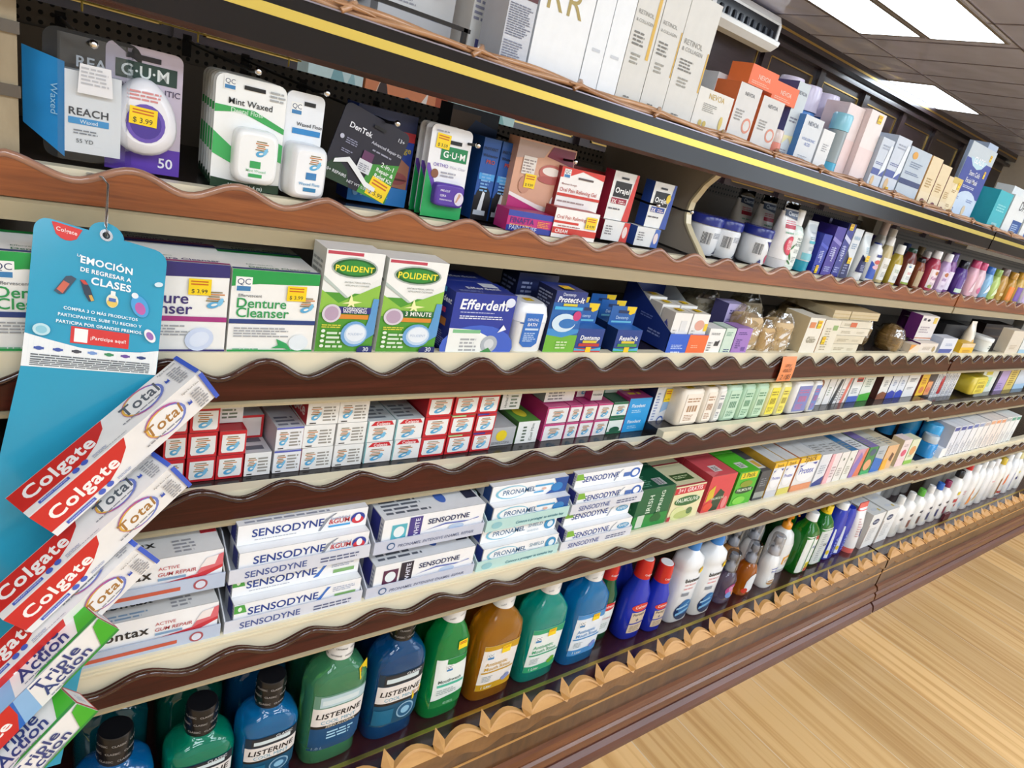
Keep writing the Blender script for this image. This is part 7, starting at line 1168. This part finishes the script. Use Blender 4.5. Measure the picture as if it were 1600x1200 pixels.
tail = [('white bottle with red block label past the joint', .21, 'efeeea', '2a2a2c', [('r', .2, .5, .9, .66, 'b83a3a'), ('r', .5, .3, .9, .4, 'c8453f'), ('r', .3, .85, .7, 1, 'e3c62a')]), ('white bottle with bright red cap', .235, 'eeedec', 'c8201f', [('l', .3, .6, .8, .8, 2, 'c08a8a'), ('l', .3, .1, .8, .3, 3, '8fb4cc')]),
        ('white bottle with orange curved picture', .22, 'efece8', 'eeeeec', [('p', [(.2, .1), (.9, .2), (.5, .9)], 'f09a52'), ('e', .6, .5, .1, .1, 'f0efec')]), ('large white bottle with amber swoosh', .225, 'efefed', 'e9e8e6', [('p', [(.1, .1), (.5, .3), (.95, .9), (.6, .6)], 'd9a84a')]),
        ('plain white bottle beside the amber swoosh', .215, 'f0efee', 'ebebe9', []), ('white bottle with rose line beside the plain white one', .215, 'efebe8', 'ebe8e6', [('r', .2, .8, .8, .85, 'd9a0a0')]), ('white bottle with gold and brown stripe', .21, 'efeae2', 'd9b93a', [('r', .4, .1, .7, .9, '9a6a3a'), ('r', .7, .5, .9, .9, 'd9bd5a')]),
        ('white bottle with orange stripe', .22, 'f0ece8', 'f0efee', [('p', [(.3, .4), (.8, .5), (.8, .95), (.4, .9)], 'ee7a3f'), ('r', .1, .0, .9, .1, 'b0352f')]), ('white bottle with blue vertical lettering', .225, 'edeef0', 'f0f0ee', [('z', 'Lubriderm', .6, .1, .8, '4a5ab0', .03)]), ('white bottle with navy mark near the frame edge', .21, 'efeeea', 'e6d9a0', [('r', .3, .5, .8, .65, '2a2f6a'), ('r', .4, .85, .7, .95, 'e0cf4a')]), ('last white bottle at the frame edge', .2, 'eeede9', 'ecebe8', [])]
for i, (lb, h, c, cp, F) in enumerate(tail):
    simple_bottle('lotion_bottle', lb, 3.145 + .09 * i, -.05 + .004 * (i % 2), ZB, .041, .03, h, .017, .034, c, cp, F, lab=None)
for i in range(8): simple_bottle('lotion_bottle', 'pale bottle with yellowish cap in the rear rank past the joint, %s along' % ORD[i], 3.24 + .09 * i, .06, ZB, .038, .03, .25, .016, .034, 'e6e2da', ('3a3a3c', 'c8201f', 'd9b93a', 'e0c24a', 'e9e6e0', 'd9b93a', 'e6d9a0', 'efefee')[i], lab=None, group='rear rank of bottles past the joint')
carton('leaflet_carton', 'small dark maroon carton fallen in front at the joint', 'carton', 3.05, -.094, ZB, .06, .01, .03, '5a1f2c', [])

# ================================================================ hanging strip with toothpaste cartons, in front of the shelves
hs = empty('hanging_strip', 'bright blue hanging promotional strip with Spanish lettering on a wire hook', 'hanging strip')
ROWS = [((.0392, -.04, 1.1064), (.1473, -.07, 1.0863)), ((.0256, -.085, .9741), (.1371, -.10, .9674)), ((.0054, -.098, .8716), (.1228, -.1, .8673)), ((-.0167, -.119, .7437), (.0952, -.121, .7321)), ((-.036, -.128, .60), (.07, -.13, .60)), ((-.05, -.134, .47), (.05, -.136, .47))]
class Sheet:
    """print surface of the bent strip: v = 0 at its top edge, going down"""
    curved = True
    def __init__(s, W, H): s.W, s.H = W, H
    def P(s, u, v, off):
        v = s.H - v; t = min(max(v / .128, -.25), len(ROWS) - 1.001); i = int(max(t, 0)); k = t - i
        A = Vector(ROWS[i][0]).lerp(Vector(ROWS[i + 1][0]), k) if k >= 0 else Vector(ROWS[0][0]) + (Vector(ROWS[1][0]) - Vector(ROWS[0][0])) * k
        B = Vector(ROWS[i][1]).lerp(Vector(ROWS[i + 1][1]), k) if k >= 0 else Vector(ROWS[0][1]) + (Vector(ROWS[1][1]) - Vector(ROWS[0][1])) * k
        p = A.lerp(B, u / s.W); n = (B - A).cross(Vector((0, -.25, 1))).normalized()
        return p + n * off
SW, SH = .112, .64
S = Sheet(SW, SH)
mb = MB(); tm = M('2f9fc2', 'plastic', .22)
def vrow(v, n=14): return [S.P(SW * i / n, SH - v, 0) for i in range(n + 1)]
r = .012
def inset(v): return r - math.sqrt(max(r * r - (r - v) ** 2, 0)) if v < r else 0
for sgn in (0, 1):
    mb.grid([[S.P(inset(v) + (SW - 2 * inset(v)) * i / 14, SH - v, -.0012 * sgn) for i in range(15)] for v in (0, .001, .003, .006, .009, .012)] + [[S.P(SW * i / 14, SH - v, -.0012 * sgn) for i in range(15)] for v in [.012 + .0149 * j for j in range(1, 43)]], tm)
mb.build('strip', hs)
mb = MB(); T0 = SH
tab = [(SW * .52 + .015 * math.cos(a), SH - .001 + .013 * math.sin(a)) for a in [math.pi * j / 12 for j in range(13)]]
mb.face([S.P(u, v, 0) for u, v in tab], tm); mb.face([S.P(u, v, -.0012) for u, v in reversed(tab)], tm)
gm3 = M('c9ccd0', 'metal', .2); c0 = S.P(SW * .52, SH + .001, .001)
mb.ell(S, SW * .52, SH + .001, .0056, .0056, gm3, .0012); mb.ell(S, SW * .52, SH + .001, .0032, .0032, M('15202a', 'matte'), .0016)
mb.build('hanging_tab', hs)
mb = MB(); hk = [(c0.x + .001, c0.y + .006, c0.z - .004), (c0.x, c0.y - .004, c0.z), (c0.x - .001, c0.y - .004, c0.z + .012), (c0.x + .004, -.024, c0.z + .03), (c0.x + .0055, -.014, 1.1395), (c0.x + .002, -.004, 1.144), (c0.x - .004, .004, 1.1445), (c0.x - .01, .012, 1.1435)]
mb.tube(hk, .0013, M('d9dadc', 'metal', .22), 8); mb.build('wire_hook', hs)
mb = MB(); D_ = Plane
def hd(*cmds):
    global _o
    off = .0006
    for q in cmds:
        off += .00015; k = q[0]; Y = lambda v: SH - v
        if k == 'r': mb.rect(S, q[1], Y(q[4]), q[3], Y(q[2]), M(q[5]), off)
        elif k == 'e': mb.ell(S, q[1], Y(q[2]), q[3], q[4], M(q[5]), off, q[6] if len(q) > 6 else 0)
        elif k == 'p': mb.poly(S, [(a, Y(b_)) for a, b_ in q[1]], M(q[2]), off)
        else: mb.text(S, q[1], q[2], Y(q[3]), M(q[5], 'ink'), off, width=q[4], bold=q[6] if len(q) > 6 else 0, align='c')
hd(('p', [(.014, .0005)] + [(.026 + .0125 * math.cos(a), .001 + .0135 * math.sin(a)) for a in [math.pi * j / 12 for j in range(12, -1, -1)]], 'd9302a'), ('c', 'Colgate', .026, .0075, .017, 'f4d9d4', .04),
   ('c', 'LA', .038, .026, .004, 'e6f4f8', .04), ('c', 'EMOCIÓN', .061, .031, .044, 'f2f8fa', .06), ('c', 'DE REGRESAR A', .061, .039, .043, 'f2f8fa', .05), ('c', 'CLASES', .066, .049, .034, 'f2f8fa', .06),
   ('p', [(.02, .062), (.030, .044), (.037, .047), (.027, .066)], '3a4a5c'), ('p', [(.022, .060), (.027, .051), (.032, .053), (.027, .063)], 'd0634a'),
   ('p', [(.040, .047), (.046, .046), (.053, .064), (.047, .067)], '26354a'), ('p', [(.040, .047), (.046, .046), (.047, .050), (.041, .051)], 'd0402f'), ('p', [(.048, .060), (.051, .059), (.053, .064), (.049, .066)], 'd9a84a'),
   ('e', .068, .061, .0052, .0068, 'f0ead2'), ('e', .068, .063, .0045, .0042, 'e9c65a'), ('r', .0662, .051, .0702, .0555, 'f4f4ee'), ('r', .065, .058, .071, .0615, '4a6ab4'),
   ('e', .092, .061, .0075, .0115, '4aa3dc', .35), ('e', .0925, .063, .0045, .0065, 'c060a8', .35), ('e', .087, .0505, .003, .003, 'e9eef2'),
   ('e', .013, .098, .007, .0055, 'bfe0e6'), ('e', .013, .098, .0045, .0035, '8fc8d6'), ('e', .103, .090, .0045, .0075, 'f0eeee', .5), ('e', .103, .090, .003, .0045, '9a6ab0', .5), ('e', .107, .033, .004, .0025, 'd6e9f0', .4),
   ('c', 'COMPRA 3 O MÁS PRODUCTOS', .060, .076, .062, 'e9f4f8', .04), ('c', 'PARTICIPANTES, SUBE TU RECIBO Y', .060, .0825, .070, 'e9f4f8', .04), ('c', 'PARTICIPA POR GRANDES PREMIOS.', .060, .089, .072, 'e9f4f8', .04))
hd(('p', [(0, .104), (.02, .108), (.045, .1125), (.07, .113), (.095, .111), (SW, .107), (SW, .136), (0, .136)], 'eef0ef'), ('r', .036, .0925, .085, .1085, 'd8322e'), ('r', .039, .094, .050, .107, 'f3f3f0'), ('c', '¡Participa aquí!', .0675, .103, .03, 'f6e6e2', .04))
for i, (u, c) in enumerate(((.012, '3f56a4'), (.027, '3f56a4'), (.042, '4a4a52'), (.055, '7a9ad0'), (.069, '3a8a5a'), (.083, '6a4a9a'), (.097, '2a3f7a'))): hd(('r', u - .004, .1155, u + .004, .1175, c), ('e', u, .1165, .003, .0018, c))
rnd = random.Random(3)
for i in range(6):
    v = .122 + .0022 * i; u = .006
    while u < .104: e = min(.105, u + rnd.uniform(.004, .012)); hd(('r', u, v, e, v + .0011, '5a6064')); u = e + .0008
mb.build('printed_header', hs)
# cartons clipped on the strip, ends rising towards the shelf
BM = Matrix(((.744, -.415, -.523), (.297, .907, -.298), (.598, .067, .799)))
CAMP = Vector((0, -.87, 1.30))
def clip_carton(label, t, k, kind):
    L_, d, h = .20 * k, .037 * k, .043 * k; mb = MB(); mb.box(0, L_, 0, d, 0, h, M('efece9'))
    F = Plane((0, 0, 0), (1, 0, 0), (0, 0, 1), L_, h); T = Plane((0, 0, h), (1, 0, 0), (0, 1, 0), L_, d)
    lg = lambda: [('p', [(0, .18)] + [(0, .98)] + [(.5, .98)] + [(.5 - .0 - .14 * (1 - math.cos(a)) * .9 - .02 * math.sin(a), .98 - .8 * (a / 1.57) ** 1.0) for a in [1.57 * j / 8 for j in range(9)]], 'cf2a24'), ('t', 'Colgate', .045, .4, .36, 'f6efec', .055)]
    if kind == 'total':
        for P in (F, T):
            art(mb, P, [('p', [(.0, .22), (.33, .22), (.42, .42), (.49, .7), (.515, .98), (0, .98)], 'cf2a24'), ('t', 'Colgate', .05, .42, .37, 'f7f1ee', .055), ('r', .07, .07, .23, .17, '4a62c0'), ('t', 'ANTICAVITY TOOTHPASTE', .08, .1, .14, 'e3e8f6', .02), ('e', .27, .14, .018, .08, '4a62c0'), ('e', .32, .16, .018, .08, '4a62c0'), ('l', .36, .1, .46, .18, 2, '9aa4c4'),
                           ('e', .71, .55, .115, .42, 'b9509a'), ('e', .705, .55, .108, .38, 'e0b04a'), ('e', .722, .52, .108, .38, '6f7fc8'), ('e', .712, .54, .103, .36, 'f0eeeb'), ('t', 'Total', .595, .42, .22, 'a9783c' if P is F else '5a6068', .035, .12), ('l', .56, .26, .8, .34, 1, '8a8a90'),
                           ('p', [(.845, .42), (.87, .42), (.87, .56), (.865, .5), (.855, .5), (.85, .56)], '3a55b4'), ('t', 'Fights Root Cause', .85, .82, .11, '4a4a50', .01), ('l', .885, .12, .965, .74, 7, '9a9aa0'), ('l', .36, .02, .56, .07, 1, 'b0b0b6'), ('r', .975, 0, 1, 1, '3f5fc8')])
    else:
        for P in (F, T):
            art(mb, P, [('r', 0, 0, .62, 1, '2a6ac0'), ('p', [(.4, 0), (.62, 0), (.7, 1), (.48, 1)], '8fb9e2'), ('p', [(.5, 0), (.66, 0), (.72, 1), (.56, 1)], 'eeeae8'), ('p', [(.0, 0), (.36, 0), (.43, .5), (.46, 1), (0, 1)], 'd0281f'), ('t', 'Colgate', .02, .35, .36, 'f7f1ee', .055), ('t', 'Triple', .56, .56, .27, '33407c', .03), ('t', 'Action', .56, .2, .29, '33407c', .03), ('p', [(.88, 0), (1, 0), (1, 1), (.95, .9)], '43b02a'), ('p', [(.6, 0), (1, 0), (1, .1), (.66, .08)], '2f8f3a'), ('l', .57, .08, .8, .15, 1, '8a90a0')])
        art(mb, Plane((L_, 0, 0), (0, 1, 0), (0, 0, 1), d, h), [('r', 0, 0, 1, 1, 'cf2a24'), ('r', .1, .1, .9, .9, 'f0eeec'), ('l', .3, .3, .7, .7, 3, 'b4c0cc')])
    o = mb.build('toothpaste_carton'); tag(o, label, 'carton', 'cartons clipped on the hanging strip')
    tv = CAMP + (Vector(t) - CAMP) * k
    o.matrix_world = Matrix.Translation(tv) @ BM.to_4x4()
    return o
clip_carton('uppermost slanting red and white toothpaste carton on the hanging strip', (.0465, -.1729, .8221), 1.0, 'total')
clip_carton('second slanting red and white toothpaste carton down the hanging strip', (.0252, -.1733, .7094), .965, 'total')
clip_carton('third slanting red and white toothpaste carton down the hanging strip', (-.0029, -.1727, .609), .94, 'total')
clip_carton('fourth slanting carton on the strip, blue with green corner', (-.0408, -.1733, .518), .89, 'triple')
clip_carton('lowest slanting carton on the strip, with a red and white end flap', (-.0600, -.1738, .3982), .86, 'triple')
